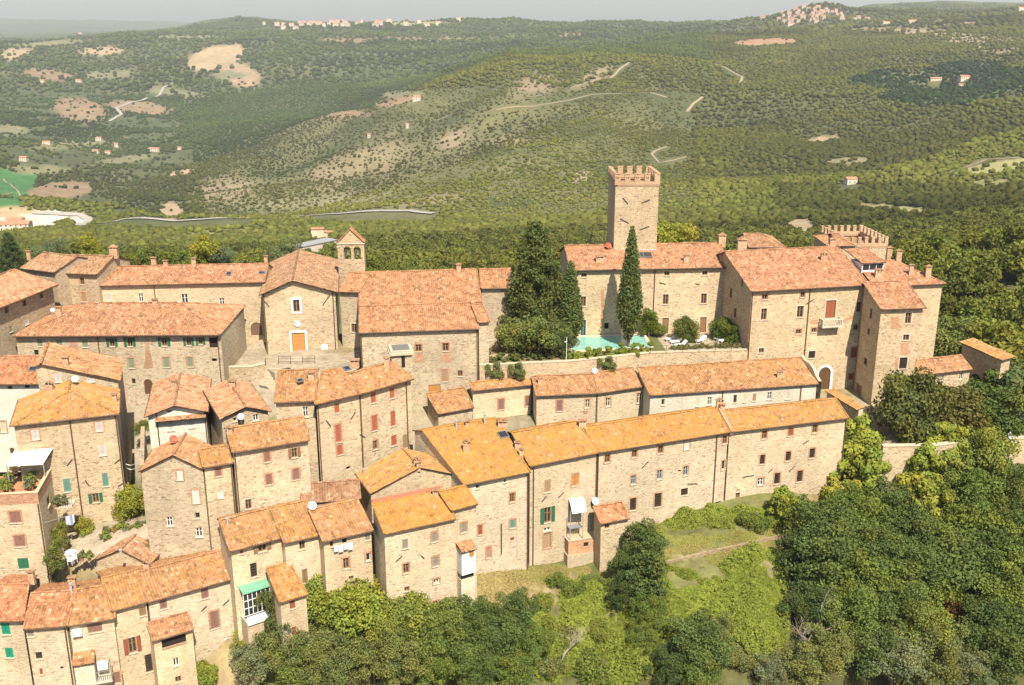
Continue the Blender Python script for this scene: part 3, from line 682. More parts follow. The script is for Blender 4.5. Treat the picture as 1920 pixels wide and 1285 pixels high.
CW = [(-150, 60, -28), (0, 50, -36), (60, 55, -38), (110, 60, -44), (-60, 45, -34), (0, 0, -60), (200, 60, -60), (-200, 60, -50), (100, 0, -70), (-100, 0, -60), (0, 150, -4), (40, 152, -6), (70, 150, -9),
      (-40, 150, -4), (-70, 150, -4), (0, 172, -14), (-60, 172, -12), (60, 172, -18), (100, 150, -22), (95, 125, -15), (140, 170, -42), (-110, 140, -12), (-100, 110, -12), (0, 215, -34), (-70, 215, -32), (70, 215, -40),
      (130, 215, -52), (-140, 215, -40), (200, 150, -62), (200, 250, -64), (-200, 250, -52), (-200, 150, -40), (84, 118, -8.5), (10, 133, -6.5), (45, 133, -7), (-32, 139, -.4), (-60, 132, -.6), (-15, 138, -.6)]
_cp = np.array([[*at_z((u, v), z)[:2], z] for u, v, z in CP_] + [list(c) for c in CW])
def _tps(r2): return np.where(r2 > 1e-9, 0.5 * r2 * np.log(r2 + 1e-12), 0)
_X = _cp[:, :2]; _r2 = ((_X[:, None] - _X[None]) ** 2).sum(-1); _n = len(_X)
_K = np.zeros((_n + 3, _n + 3)); _K[:_n, :_n] = _tps(_r2) + np.eye(_n) * 25.0; _K[:_n, _n] = 1; _K[:_n, _n + 1:] = _X; _K[_n, :_n] = 1; _K[_n + 1:, :_n] = _X.T
_W = np.linalg.solve(_K, np.concatenate([_cp[:, 2], np.zeros(3)]))
def near_z(x, y):
    sh = x.shape; x = x.ravel(); y = y.ravel(); out = np.empty_like(x)
    for i in range(0, len(x), 20000):
        a, b2 = x[i:i + 20000], y[i:i + 20000]
        r2 = (a[:, None] - _X[None, :, 0]) ** 2 + (b2[:, None] - _X[None, :, 1]) ** 2
        out[i:i + 20000] = _tps(r2) @ _W[:_n] + _W[_n] + _W[_n + 1] * a + _W[_n + 2] * b2
    return out.reshape(sh)
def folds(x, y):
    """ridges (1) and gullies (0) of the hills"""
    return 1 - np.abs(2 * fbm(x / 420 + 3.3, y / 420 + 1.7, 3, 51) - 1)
def ground_np(x, y):
    x = np.asarray(x, float); y = np.asarray(y, float); d = np.hypot(x, y); az = np.arctan2(x, np.maximum(y, 1e-3))
    f = far_z(az, d)
    amp = np.clip((d - 350) / 900, 0, 1) * np.clip(d, 0, 4500) * 0.012
    f = f + (fbm(x / 260 + 31, y / 260 + 7, 4, 3) - 0.5) * amp
    hill = np.clip((d - 900) / 300, 0, 1) * np.clip((2600 - d) / 500, 0, 1); f = f + (folds(x, y) - .75) * 75 * hill
    k = np.clip((d - 190) / 110, 0, 1); k = k * k * (3 - 2 * k)
    nr = np.where(d < 305, 0.0, f)
    m = d < 305
    if m.any(): nr = nr.copy(); nr[m] = near_z(x[m], y[m])
    return nr * (1 - k) + f * k
def ground(x, y):
    """height of the terrain mesh itself (bilinear on its polar grid)"""
    d = math.hypot(x, y); a = math.atan2(x, y); fa = (a - az[0]) / (az[1] - az[0]); fr = math.log(max(d, 20.01) / 20) / LRS
    i = min(max(int(fr), 0), NR - 2); j = min(max(int(fa), 0), NAZ - 2); s_, t_ = min(fr - i, 1), min(max(fa - j, 0), 1)
    return float((GZ[i, j] * (1 - t_) + GZ[i, j + 1] * t_) * (1 - s_) + (GZ[i + 1, j] * (1 - t_) + GZ[i + 1, j + 1] * t_) * s_)
NAZ, NR = 640, 560
az = np.linspace(R(-48), R(48), NAZ); LRS = math.log(15500 / 20) / (NR - 1); rr = 20 * np.exp(LRS * np.arange(NR))
GA, GR = np.meshgrid(az, rr); GX, GY = GR * np.sin(GA), GR * np.cos(GA); GZ = ground_np(GX, GY)
def ray_ground(p, z0=-5.0):
    """where the ray through a photo pixel meets the ground"""
    r = ray(*p); t = 60.0; step = 1.0; prev = t
    while t < 16000:
        P = CO + r * t
        if P.z < ground(P.x, P.y): break
        prev = t; t += step; step = max(0.5, t * 0.006)
    for _ in range(18):
        m = (prev + t) / 2; P = CO + r * m
        if P.z < ground(P.x, P.y): t = m
        else: prev = m
    return CO + r * t

# ---- land cover in plan: every patch is a field, a bare slope or a quarry at its own place on the ground
def np_px(x, y, z):
    zf = y * CP - (z - CAM_Z) * SP
    return 960 + FPX * x / zf, 642.5 - FPX * (y * SP + (z - CAM_Z) * CP) / zf
GREENF, BROWNF, TANF, QUAR, YEL, OLIVE = (0.055, 0.16, 0.045), (0.27, 0.19, 0.11), (0.42, 0.31, 0.18), (0.62, 0.55, 0.45), (0.30, 0.29, 0.10), (0.21, 0.20, 0.10)
# (u, v, half width, half height, rotation deg, colour, tree share left standing, soft edge)
PATCH = [(22, 345, 46, 24, 8, GREENF, 0, .05), (14, 383, 26, 12, 0, GREENF, 0, .05), (112, 358, 66, 17, -6, BROWNF, .02, .1), (60, 412, 78, 20, -4, QUAR, 0, .15), (152, 414, 26, 12, 10, QUAR, 0, .2), (20, 398, 60, 12, 0, TANF, .05, .3),
         (405, 108, 58, 24, -14, TANF, 0, .12), (450, 140, 46, 26, 20, (0.38, 0.27, 0.17), .05, .3), (430, 142, 34, 10, 0, OLIVE, .1, .2), (262, 202, 66, 14, 5, BROWNF, .06, .2), (148, 206, 58, 26, 10, BROWNF, .08, .3), (205, 140, 60, 10, -4, OLIVE, .2, .3),
         (90, 140, 60, 12, 6, BROWNF, .1, .3), (28, 100, 36, 14, -12, TANF, .12, .35), (190, 96, 48, 11, -2, TANF, .2, .4), (95, 82, 90, 8, -6, OLIVE, .1, .4), (350, 70, 90, 7, 0, OLIVE, .25, .4), (330, 175, 70, 9, 8, OLIVE, .2, .3), (20, 245, 40, 12, 0, OLIVE, .1, .3), (75, 318, 70, 10, 2, OLIVE, .1, .3), (235, 300, 70, 8, -8, OLIVE, .1, .3),
         (140, 270, 110, 12, -4, OLIVE, .3, .5), (340, 325, 32, 7, -12, TANF, .05, .2), (750, 178, 46, 9, -4, OLIVE, .05, .2), (740, 190, 50, 8, -12, BROWNF, .05, .2), (650, 215, 60, 8, -3, BROWNF, .15, .4), (650, 76, 60, 5, 0, BROWNF, .2, .4), (780, 44, 70, 5, 0, YEL, .1, .3), (800, 72, 120, 5, 0, BROWNF, .4, .5), (1070, 66, 40, 5, 0, BROWNF, .3, .5),
         (1000, 160, 62, 24, -8, (0.27, 0.21, 0.135), .3, .6), (1110, 145, 60, 16, -25, (0.27, 0.215, 0.135), .3, .6), (850, 262, 44, 20, -20, (0.28, 0.22, 0.135), .3, .6), (960, 265, 50, 16, 0, (0.26, 0.22, 0.11), .4, .7), (700, 300, 100, 40, -20, (0.27, 0.22, 0.12), .4, .7), (420, 360, 90, 34, -8, (0.27, 0.22, 0.13), .35, .6), (320, 395, 26, 18, 0, (0.42, 0.31, 0.19), .05, .3),
         (800, 375, 90, 14, -6, (0.28, 0.22, 0.13), .35, .6), (620, 330, 60, 30, -15, (0.30, 0.24, 0.14), .4, .7), (1090, 330, 40, 16, 0, (0.32, 0.26, 0.17), .45, .7), (600, 380, 220, 22, -3, (0.21, 0.20, 0.10), .5, .6), (500, 440, 280, 16, 0, (0.22, 0.22, 0.09), .35, .5),
         (1435, 79, 64, 7, -2, (0.37, 0.22, 0.13), .02, .12), (1640, 56, 60, 6, 0, BROWNF, .2, .5), (1760, 65, 160, 12, 4, (0.33, 0.26, 0.16), .3, .5), (1850, 85, 90, 14, 6, (0.33, 0.25, 0.16), .35, .5), (1790, 44, 60, 5, 0, BROWNF, .2, .4),
         (1880, 314, 88, 13, -8, (0.32, 0.30, 0.13), .02, .12), (1590, 302, 60, 8, -3, (0.24, 0.21, 0.11), .1, .3), (1545, 260, 40, 6, -10, (0.33, 0.25, 0.15), .1, .3), (1680, 392, 90, 9, 6, (0.29, 0.27, 0.12), .05, .25), (1500, 425, 34, 18, 0, (0.33, 0.27, 0.16), .05, .3), (1860, 345, 50, 10, 0, (0.27, 0.25, 0.11), .1, .3)]
def land(x, y, z):
    """albedo and tree share at points of the land (real ground cover, fixed to the ground)"""
    u, v = np_px(x, y, z); d = np.hypot(x, y)
    n1 = fbm(x / 90, y / 90, 4, 11); n2 = fbm(x / 22, y / 22, 3, 23)
    col = np.empty(x.shape + (3,)); g = np.clip((n1 - 0.35) / 0.3, 0, 1)[..., None]
    col[:] = np.array((0.080, 0.094, 0.034)) * (1 - g) + np.array((0.118, 0.120, 0.046)) * g
    col *= (0.8 + 0.4 * n2)[..., None]; share = np.ones(x.shape)
    # open scrub on the middle hill
    scrub = np.clip((v - 150) / 60, 0, 1) * np.clip((430 - v) / 40, 0, 1) * np.clip((u - 380) / 150, 0, 1) * np.clip((1320 - u) / 220, 0, 1) * (d > 900) * (d < 2400)
    share -= 0.32 * scrub; sc = (scrub * np.clip((n1 - .3) / .35, 0, 1) * 0.75)[..., None]; col = col * (1 - sc) + np.array((0.175, 0.165, 0.072)) * sc
    for (pu, pv, a, b2, rot, c, sh, soft) in PATCH:
        th = R(rot); du, dv = u - pu, v - pv; e = np.sqrt(((du * math.cos(th) + dv * math.sin(th)) / a) ** 2 + ((-du * math.sin(th) + dv * math.cos(th)) / b2) ** 2)
        e = e + (n2 - 0.5) * (0.25 + 1.4 * soft) * 0.7
        k = np.clip((1 - e) / max(soft, 0.03), 0, 1)
        if c in (GREENF,): k = np.clip((1.0 - np.maximum(abs(du * math.cos(th) + dv * math.sin(th)) / a, abs(-du * math.sin(th) + dv * math.cos(th)) / b2)) / 0.05, 0, 1)
        col = col * (1 - k[..., None]) + np.array(c) * (0.85 + 0.3 * n2[..., None]) * k[..., None]; share = share * (1 - k) + sh * k
    val = (u < 360) & (v > 175) & (v < 400) & (d > 900); share = np.where(val, share * np.clip((n1 - .40) * 7 + .12, .1, 1), share)
    return col, share, u, v
def grid_mesh(name, X, Y, Z, mats, colname=None, col=None):
    nr, na = X.shape; me = bpy.data.meshes.new(name); co = np.stack([X, Y, Z], -1).reshape(-1, 3)
    i = np.arange(nr * na).reshape(nr, na); f = np.stack([i[:-1, :-1], i[:-1, 1:], i[1:, 1:], i[1:, :-1]], -1).reshape(-1, 4)
    me.vertices.add(len(co)); me.vertices.foreach_set('co', co.ravel()); me.loops.add(f.size); me.loops.foreach_set('vertex_index', f.ravel().astype(np.int32))
    me.polygons.add(len(f)); me.polygons.foreach_set('loop_start', np.arange(0, f.size, 4, dtype=np.int32)); me.polygons.foreach_set('loop_total', np.full(len(f), 4, dtype=np.int32))
    me.polygons.foreach_set('use_smooth', [True] * len(f)); me.update(); me.validate()
    if col is not None:
        a = me.color_attributes.new(colname, 'FLOAT_COLOR', 'POINT'); a.data.foreach_set('color', np.concatenate([col.reshape(-1, 3), np.ones((len(co), 1))], 1).ravel())
    for m in mats: me.materials.append(m)
    o = bpy.data.objects.new(name, me); C.objects.link(o); return o
GC, GS, GU, GVv = land(GX, GY, GZ)
# near ground round the village: dry grass, green bank, stone streets
dn = np.hypot(GX, GY); nn = fbm(GX / 7, GY / 7, 4, 5); n3 = fbm(GX / 1.6, GY / 1.6, 3, 9)
near = np.clip((175 - dn) / 25, 0, 1)[..., None]
gcol = np.where((nn > 0.5)[..., None], np.array((0.14, 0.15, 0.045)), np.array((0.25, 0.20, 0.10))) * (0.6 + 0.8 * n3[..., None])
def ell(u, v, a, b2): return np.clip((1.15 - np.sqrt(((GU - u) / a) ** 2 + ((GVv - v) / b2) ** 2)) * 3, 0, 1)[..., None] * (dn < 175)[..., None]
bank = np.array((0.15, 0.15, 0.055)) * (0.6 + 0.8 * n3[..., None]); street = np.array((0.36, 0.30, 0.22)) * (0.85 + 0.3 * n3[..., None]); dry = np.array((0.36, 0.28, 0.15)) * (0.7 + 0.6 * n3[..., None])
for (u, v, a, b2, c) in ((1330, 1150, 170, 110, bank), (1120, 1220, 160, 90, bank), (1330, 965, 190, 42, bank), (960, 1105, 80, 40, dry), (880, 1165, 50, 30, dry), (1000, 1080, 60, 14, bank), (1360, 1035, 150, 13, dry * np.array((.72, .82, .7))),
                       (300, 800, 110, 110, street), (200, 1010, 110, 50, street), (900, 790, 120, 30, street), (500, 735, 60, 50, street), (785, 790, 60, 60, street), (1500, 780, 200, 40, street), (1760, 810, 200, 40, street), (560, 690, 120, 40, street), (700, 1000, 90, 60, dry), (560, 1250, 60, 40, dry), (400, 1250, 60, 60, dry), (1300, 1275, 760, 50, bank * .55), (1700, 1150, 260, 190, bank * .5)):
    k = ell(u, v, a, b2); gcol = gcol * (1 - k) + c * k
GC = GC * (1 - near) + gcol * near
m, t, b = nmat('land_cover'); L = t.links.new
at_ = N(t, 'VertexColor'); at_.layer_name = 'cover'; geo = N(t, 'NewGeometry')
n1 = noise_t(t, geo.outputs['Position'], 0.55, 6, 0.7); r1 = ramp(t, [(0.25, (0.55, 0.55, 0.55)), (0.75, (1.35, 1.35, 1.35))]); L(n1.outputs[0], r1.inputs[0])
c = mixc(t, 1.0, at_.outputs[0], r1.outputs[0], 'MULTIPLY')
n2 = noise_t(t, geo.outputs['Position'], 0.045, 5, 0.65); r2 = ramp(t, [(0.3, (0.75, 0.78, 0.7)), (0.7, (1.2, 1.15, 1.2))]); L(n2.outputs[0], r2.inputs[0])
c = mixc(t, 1.0, c, r2.outputs[0], 'MULTIPLY'); L(c, b.inputs['Base Color']); bump(t, b, n1.outputs[0], 0.6, 0.5); b.inputs['Roughness'].default_value = 0.95
LAND = m
terrain = struct(grid_mesh('terrain', GX, GY, GZ, [LAND], 'cover', GC))

# ---- roads draped over the land
ROADM = plain_mat('pale_road', (0.37, 0.34, 0.29), 0.9, 0.12, 0.2); TRACK = plain_mat('dirt_track', (0.31, 0.245, 0.16), 0.95, 0.2, 0.3)
ROADS = []
def ribbon(name, pxs, width, mat, lift=0.5):
    P = [ray_ground(p) for p in pxs]; pts = []; ROADS.append((P, 60 if name == 'valley_road' else 14))
    for a, b2 in zip(P, P[1:]):
        n = max(2, int((b2 - a).length / 12))
        for k in range(n): q = a.lerp(b2, k / n); pts.append(q)
    pts.append(P[-1]); mb = MB(); prev = None; width = width * (.55 if mat is TRACK else .8)
    for k, p in enumerate(pts):
        d = (pts[min(k + 1, len(pts) - 1)] - pts[max(0, k - 1)]); s = V((-d.y, d.x, 0)).normalized() * width / 2; q = []
        for sg in (-1, 0, 1):
            c = p + s * sg; q.append(V((c.x, c.y, ground(c.x, c.y) + lift)))
        if prev:
            for j in (0, 1): mb.face([prev[j + 1], prev[j], q[j], q[j + 1]])
        prev = q
    return struct(mb.build(name, [mat]))
ribbon('valley_road', [(190, 420), (235, 412), (330, 416), (430, 411), (540, 408), (640, 402), (720, 397), (770, 397), (812, 402)], 7, ROADM, 1.2)
ribbon('quarry_road', [(60, 400), (110, 402), (150, 404), (165, 412), (150, 425)], 11, ROADM, 1.0)
ribbon('hill_road', [(205, 228), (228, 215), (218, 203), (240, 195), (276, 184), (300, 178), (306, 165), (330, 155)], 9, ROADM, 1.0)
ribbon('hill_track', [(820, 226), (850, 213)], 9, TRACK)
ribbon('hill_track', [(930, 207), (1000, 200), (1060, 190), (1110, 178), (1150, 176), (1250, 183)], 6, TRACK)
ribbon('hill_track', [(1080, 163), (1120, 150), (1160, 132), (1180, 118)], 8, TRACK)
ribbon('hill_track', [(1340, 120), (1368, 132), (1392, 145), (1384, 160), (1402, 152)], 9, TRACK)
ribbon('hill_track', [(1288, 210), (1300, 195), (1318, 182)], 8, TRACK)
ribbon('hill_track', [(1222, 290), (1228, 284), (1250, 276), (1268, 278)], 7, TRACK); ribbon('hill_track', [(1222, 290), (1236, 306), (1290, 294)], 5, TRACK)
ribbon('field_track', [(6, 335), (40, 372)], 4, TRACK); ribbon('field_track', [(0, 367), (24, 362)], 4, TRACK)
ribbon('field_road', [(1760, 330), (1850, 300), (1918, 296)], 4, TRACK)

# ------------------------------------------------------------------ flat ground made by people: piazza, garden, streets
def slab(name, pts, z, dz, mat, kind='structure', col=None):
    mb = MB(); P = [at_z(p, z) if not isinstance(p, V) else V((p.x, p.y, z)) for p in pts]; a = sum((P[k].x * P[(k + 1) % len(P)].y - P[(k + 1) % len(P)].x * P[k].y) for k in range(len(P)))
    if a < 0: P = P[::-1]
    mb.poly_slab(P, dz, 0); o = mb.build(name, [mat], col=col); struct(o, kind); return o
# church square and its retaining edge
slab('church_square', [(408, 684), (497, 689), (515, 700), (640, 683), (676, 676), (676, 640), (400, 634)], 0.0, 3.5, PAVE)
EAVES = {}
RED = (1.12, 1.0, .95); PINK = (1.12, 1.05, 1.02); ORG = (1.08, 1.02, .9); DULL = (.95, .95, .92)

# ================================================================== upper row, left
h = House('stone_house', 'long stone house at the left edge whose shaded wall runs back under a pink roof', z0=-1, roof=PINK, lichen=.1, wcol=(.88, .88, .88))
r = h.block((-60, 601), (109, 534), 10.0, -2, .30, ridge=[(20, 508)], ov=.75); F = r['F']
h.win(F, [('T1', 45, 520, 26, 45, 'frame:brown'), ('T1', 168, 472, 26, 45, 'frame:brown'), ('T1', 285, 420, 24, 42, 'frame:brown'), ('T1', 75, 650, 24, 42, 'shut:sage'), ('T1', 185, 600, 30, 40, 'shut:lilac')]); h.finish()

h = House('stone_house', 'taller stone house at upper left with brick framed windows and a step in its eave', z0=-1, roof=DULL, lichen=.15, wcol=(.93, .9, .88))
r = h.block((100, 512), (181, 515), 10.5, -1, .32, ridge=[(130, 477), (205, 481)], ov=.4); F = r['F']
h.win(F, [('T1', 565, 320, 30, 50, 'frame:brown+br'), ('T1', 424, 308, 24, 38, 'frame:brown+br'), ('T1', 578, 430, 38, 65, 'shut:tan+br'), ('T1', 428, 415, 28, 50, 'frame:brown+br')])
h.block((37, 503), (101, 511), 11.1, -1, .32, ridge=[(64, 473.5), (130, 477)], ov=.35, gutter=True)
h.chimney((214, 478), 1.3, 1.3, 'tent'); h.chimney((54, 481), .6, .8); h.finish()

h = House('stone_house', 'low pale row house left of the church with long tiled roof and white windows', z0=-1, roof=(1.1, 1.0, .95), lichen=.15, wcol=(1.04, 1.03, 1.0), wall=PALE)
r = h.block((183, 536), (496, 529), 8.8, -1.5, .33, ridge=[(215, 500), (490, 495)], ov=.4); F = r['F']
h.win(F, [('T1', 750, 430, 36, 55, 'shut:lilac'), ('T1', 970, 435, 36, 60, 'frame:white'), ('T1', 1272, 445, 48, 72, 'frame:white'), ('T1', 1528, 462, 38, 50, 'frame:white'), ('T1', 1765, 650, 80, 90, 'arch:pink')])
h.pipe(F, px('T1', 1068, 420)); h.chimney((289, 497), .8, 1.2); h.chimney((311, 499), .7, .8); h.chimney((364, 499), .7, 1.3); h.chimney((499, 492), .6, 1); h.skylight(px('T1', 1575, 272)); h.skylight(px('T1', 1802, 266), .9, .6); h.finish()

h = House('stone_palazzo', 'broad stone house with hipped roof and green shutters before the pale row house', 'house', z0=-2, roof=(1.06, .98, .92), lichen=.2)
r = h.block((23, 631), (413, 628), 6.0, -5, .33, ridge=[(200, 568), (300, 568)], hl=7.5, hr=6.5, ov=.6); F = r['F']
W = [('T1', 275, 745, 34, 52, 'shut:sage'), ('T1', 408, 750, 42, 58, 'shut:sage'), ('T1', 585, 748, 40, 56, 'shut:sage'), ('T1', 770, 742, 36, 58, 'open:green'), ('T1', 893, 740, 38, 62, 'open:green'), ('T1', 1130, 738, 40, 58, 'open:green'), ('T1', 1298, 736, 34, 56, 'open:green'),
     ('T1', 1380, 732, 30, 50, 'open:green'), ('T1', 1468, 745, 56, 72, 'dark'), ('T1', 905, 885, 42, 70, 'shut:sage+br'), ('T1', 1145, 880, 42, 70, 'shut:sage+br'), ('T1', 1308, 878, 42, 66, 'shut:sage+br'), ('T1', 1475, 864, 34, 22, 'dark'), ('T1', 1022, 1048, 58, 104, 'arch:brown'), ('T1', 250, 812, 30, 36, 'dark'), ('T1', 920, 1010, 26, 36, 'frame:brown')]
h.win(F, W)
q = lambda x, y: F.hit(px('T1', x, y))
F.patches = [[q(470, 780), q(490, 735), q(530, 740), q(540, 785), q(505, 800)], [q(1000, 720), q(1028, 722), q(1030, 800), q(1046, 850), q(1056, 920), q(985, 922), q(1000, 850)]]
h.pipe(F, px('T1', 680, 760)); h.pipe(F, px('T1', 1506, 800)); h.chimney(px('T1', 405, 535), .8, .7); h.chimney(px('T1', 1068, 478), .8, .6); h.finish()

# ================================================================== church, belfry, parish wing
ch = House('church', 'stone parish church with low gable front, square window and tan door in a white frame', 'church', z0=0, roof=(.90, .92, .90), lichen=.12, wcol=(.98, .98, .98))
r = ch.gablefront((486, 553.5), (634, 548), 8.4, -1, (548, 526), 20, ov=.55, side=.4); F = r['F']; CHF = F
ch.win(F, [('T2', 425, 636, 46, 82, 'frame:brown+wst'), ('T2', 441, 895, 92, 146, 'door:orange+wst')])
ch.anchor(F, ('T2', 180, 580, 238, 640), ('T2', 655, 562, 606, 632)); ch.pipe(F, px('T2', 185, 700)); ch.pipe(F, px('T2', 683, 700)); ch.finish()
tag(so_ := (lambda mb: (mb.tube([F.p(*F.hit(px('T2', 433, 760)), 0.02), F.p(*F.hit(px('T2', 433, 760)), 0.12)], .42, 16), mb.build('stone_roundel', [WHITE]))[1])(MB()), 'round white stone plaque on the church front above the door', 'plaque')
mb = MB(); qs, qz = F.hit(px('T2', 618, 925)); mb.box(F.p(qs - .45, qz - .45, .02), F.d * .9, F.n * .05, V((0, 0, .9))); tag(mb.build('notice_board', [WHITE]), 'white notice board on the church wall right of the door', 'notice board')

bt = thing('bell_gable', 'twin arched bell gable with pointed brick coping rising behind the church', 'belfry', at_z((660, 512), 8.0))
def belfry():
    y0 = 142.0; a, b2 = at_y((634.5, 500), y0), at_y((684, 500), y0); zt = at_y((640, 456), y0).z; zb = 4.0; za = at_y((658, 430), y0).z
    F = Facade((a.x, a.y), (b2.x, b2.y), zb, [(0, zt), (F_w := (b2 - a).length / 2, za - .25), (2 * F_w, zt)], (11, 5)); mb = MB()
    ho = []
    for cx in (774, 842):
        t_ = F.hit(px('T2', cx, 228)); bo = F.hit(px('T2', cx, 324)); ho.append((t_[0] - .52, t_[0] + .52, bo[1], t_[1], 'arch'))
    F.holes = ho; dp = 1.1; F.emit(mb, dp)
    Bk = Facade((b2.x, b2.y + dp), (a.x, a.y + dp), zb, F.top, (31, 5)); Bk.holes = [(F.W - h_[1], F.W - h_[0], h_[2], h_[3], 'arch') for h_ in ho]; Bk.emit(mb, 0.0)
    for (p_, q_) in (((b2.x, b2.y), (b2.x, b2.y + dp)), ((a.x, a.y + dp), (a.x, a.y))): Facade(p_, q_, zb, zt, (3, 9)).emit(mb)
    part(mb, 'wall', [STONE, BRICK], bt, col=(1.0, .95, .9, 1))
    mb = MB()
    for (p_, q_) in (((0, zt), (F.W / 2, za)), ((F.W / 2, za), (F.W, zt))):
        dx, dz = q_[0] - p_[0], q_[1] - p_[1]; ln = math.hypot(dx, dz)
        mb.box(F.p(p_[0] - (.15 if p_[0] == 0 else 0), p_[1] + (-.1 if p_[0] == 0 else .0), .15), F.d * (dx + .15) + V((0, 0, dz + .0)), -F.n * (dp + .3), V((0, 0, .18)))
    part(mb, 'coping', [TILE], bt, col=(1.05, .95, .85, .3))
    mb = MB(); mb.box(F.p(-.12, zt - .15, .12), F.d * (F.W + .24), -F.n * (dp + .24), V((0, 0, .15))); mb.box(F.p(-.1, ho[0][3] + .15 - .3, .1), F.d * .5, -F.n * (dp + .2), V((0, 0, .14))); part(mb, 'string_course', [DRESS], bt)
    for h_ in ho:
        c = (h_[0] + h_[1]) / 2; zz = h_[3] - .95; mb = MB(); prof = [(.05, .42), (.16, .40), (.22, .2), (.27, 0), (.36, -.22), (.40, -.3)]
        ctr = F.p(c, zz, -dp / 2); pr = None
        for rr_, dz in prof:
            ring = [ctr + V((rr_ * math.cos(k * math.pi / 5), rr_ * math.sin(k * math.pi / 5), dz)) for k in range(10)]
            if pr:
                for k in range(10): mb.face([pr[k], ring[k], ring[(k + 1) % 10], pr[(k + 1) % 10]])
            pr = ring
        part(mb, 'bell', [plain_mat('bronze', (.16, .15, .11), .5, .2, 3, False, .6)] if 'bronze' not in bpy.data.materials else [bpy.data.materials['bronze']], bt)
        mb = MB(); mb.tube([F.p(h_[0], zz + .5, -dp / 2), F.p(h_[1], zz + .5, -dp / 2)], .07); part(mb, 'bell_beam', [WOODD], bt)
    return F
belfry()

h = House('parish_hall', 'parish building right of the church with broad smooth orange roofs in two steps', 'building', z0=0, roof=(1.15, 1.03, .92), lichen=.12, wcol=(.98, .98, .97))
r = h.block((634, 547), (674, 548.5), 8.1, -1, .3, ridge=[(650, 512), (670, 511)], kind='gable', back=3, ov=.4); F = r['F']; h.win(F, [('T2', 822, 790, 36, 58, 'frame:brown+st')])
ze1 = 7.05
r1 = h.block((673, 574), (904, 567), ze1, -1, .3, ridge=[(680, 511), (890, 505)], back=3, ov=.1, gutter=False)
r2 = h.block((673.5, 624.5), (898, 616.5), 5.2, -7, .3, ridge=[(690, 573), (880, 568.5)], kind='mono', ov=.4); F = r2['F']
h.win(F, [('T2', 1265, 928, 42, 50, 'frame:brown+br'), ('T2', 1452, 922, 42, 55, 'frame:brown+br'), ('T2', 1445, 1118, 45, 84, 'shut:tan+br'), ('T2', 1552, 1103, 35, 40, 'frame:brown'), ('T2', 1376, 1215, 84, 70, 'door:orange')])
h.pipe(F, px('T2', 860, 900)); h.pipe(F, px('T2', 1683, 1000))
q = lambda x, y: F.hit(px('T2', x, y)); F.patches = [[q(1420, 960), q(1492, 960), q(1498, 1028), q(1415, 1030)], [q(1240, 965), q(1308, 965), q(1300, 1030), q(1236, 1030)]]
r3 = h.block((897, 605), (919, 603.5), 5.75, -3, .3, ridge=[(905, 570)], kind='mono', ov=.3, quiet=True)
r4 = h.block((902, 541), (962, 540), 8.25, -1, .3, ridge=[(925, 505), (950, 504)], back=3, ov=.4)
h.chimney(px('T2', 1543, 400), .8, 1.2, 'tent', 1); h.chimney(px('T2', 1255, 535), .6, .4, 'box', 1); h.chimney(px('T2', 1425, 595), .6, .4, 'box', 1); h.finish()

# old square shaft with a stone basin top in front of the parish hall
tw = thing('stone_shaft', 'square stone shaft with a moulded slab top in front of the parish hall', 'pillar', at_z((765, 735), -4))
zt = 4.0; a, b2 = at_z((730, 662), zt), at_z((777, 659), zt); d = (b2 - a).normalized(); n_ = V((-d.y, d.x, 0)); w_ = (b2 - a).length
mb = MB()
for p_, q_ in ((a + d * .3 + n_ * .3, b2 - d * .3 + n_ * .3), (b2 - d * .3 + n_ * .3, b2 - d * .3 + n_ * 3), (b2 - d * .3 + n_ * 3, a + d * .3 + n_ * 3), (a + d * .3 + n_ * 3, a + d * .3 + n_ * .3)): Facade(p_, q_, -6, zt - .4, (5, 5)).emit(mb)
part(mb, 'shaft', [STONE], tw); mb = MB(); mb.box(a - V((0, 0, .45)), d * w_, n_ * 3.3, V((0, 0, .25))); mb.box(a + d * .15 + n_ * .15 - V((0, 0, .2)), d * (w_ - .3), n_ * 3.0, V((0, 0, .3))); part(mb, 'slab', [DRESS], tw, col=(.9, .88, .85, 1))
mb = MB(); mb.box(a + d * .5 + n_ * .5 + V((0, 0, .1)), d * (w_ - 1), n_ * 2.3, V((0, 0, .04))); part(mb, 'basin', [METAL], tw, col=(.8, .76, .68, 1))
F = Facade(a + d * .3 + n_ * .3, b2 - d * .3 + n_ * .3, -6, zt, (0, 0)); mb = MB(); qs, qz = F.hit((756, 676)); mb.box(F.p(qs - .22, qz - .9, .003), F.d * .44, F.n * .03, V((0, 0, 1.5))); part(mb, 'slit_window', [DARK], tw)

# ================================================================== castle
cz = 9.7
hc = House('castle_wing', 'castle wing behind the pool with tall stone front and rows of framed windows', 'castle', z0=0, roof=(1.12, 1.0, .95), lichen=.1, wcol=(1.10, 1.08, 1.02))
r = hc.block((1069.5, 507), (1373, 501), cz, -1, .34, ridge=[(1060, 463), (1350, 453)], ov=.5, side=.25); F = r['F']; H1 = r
hc.win(F, [('T3', 690, 694, 34, 24, 'frame:brown+st'), ('T3', 1190, 685, 32, 24, 'frame:brown+st'), ('T3', 1418, 682, 32, 24, 'frame:brown+st'), ('T3', 686, 852, 32, 60, 'frame:brown+st'), ('T3', 1182, 840, 34, 60, 'frame:brown+st'), ('T3', 1412, 835, 34, 60, 'frame:brown+st'),
           ('T3', 686, 1012, 32, 96, 'frame:glass+st'), ('T3', 1180, 1000, 38, 96, 'door:brown+st'), ('T3', 1407, 994, 38, 92, 'door:brown+st'), ('T3', 825, 1000, 28, 36, 'dark')])
q = lambda x, y: F.hit(px('T3', x, y)); F.patches = [[q(790, 780), q(812, 780), q(815, 900), q(812, 1010), q(785, 1010), q(795, 900)]]
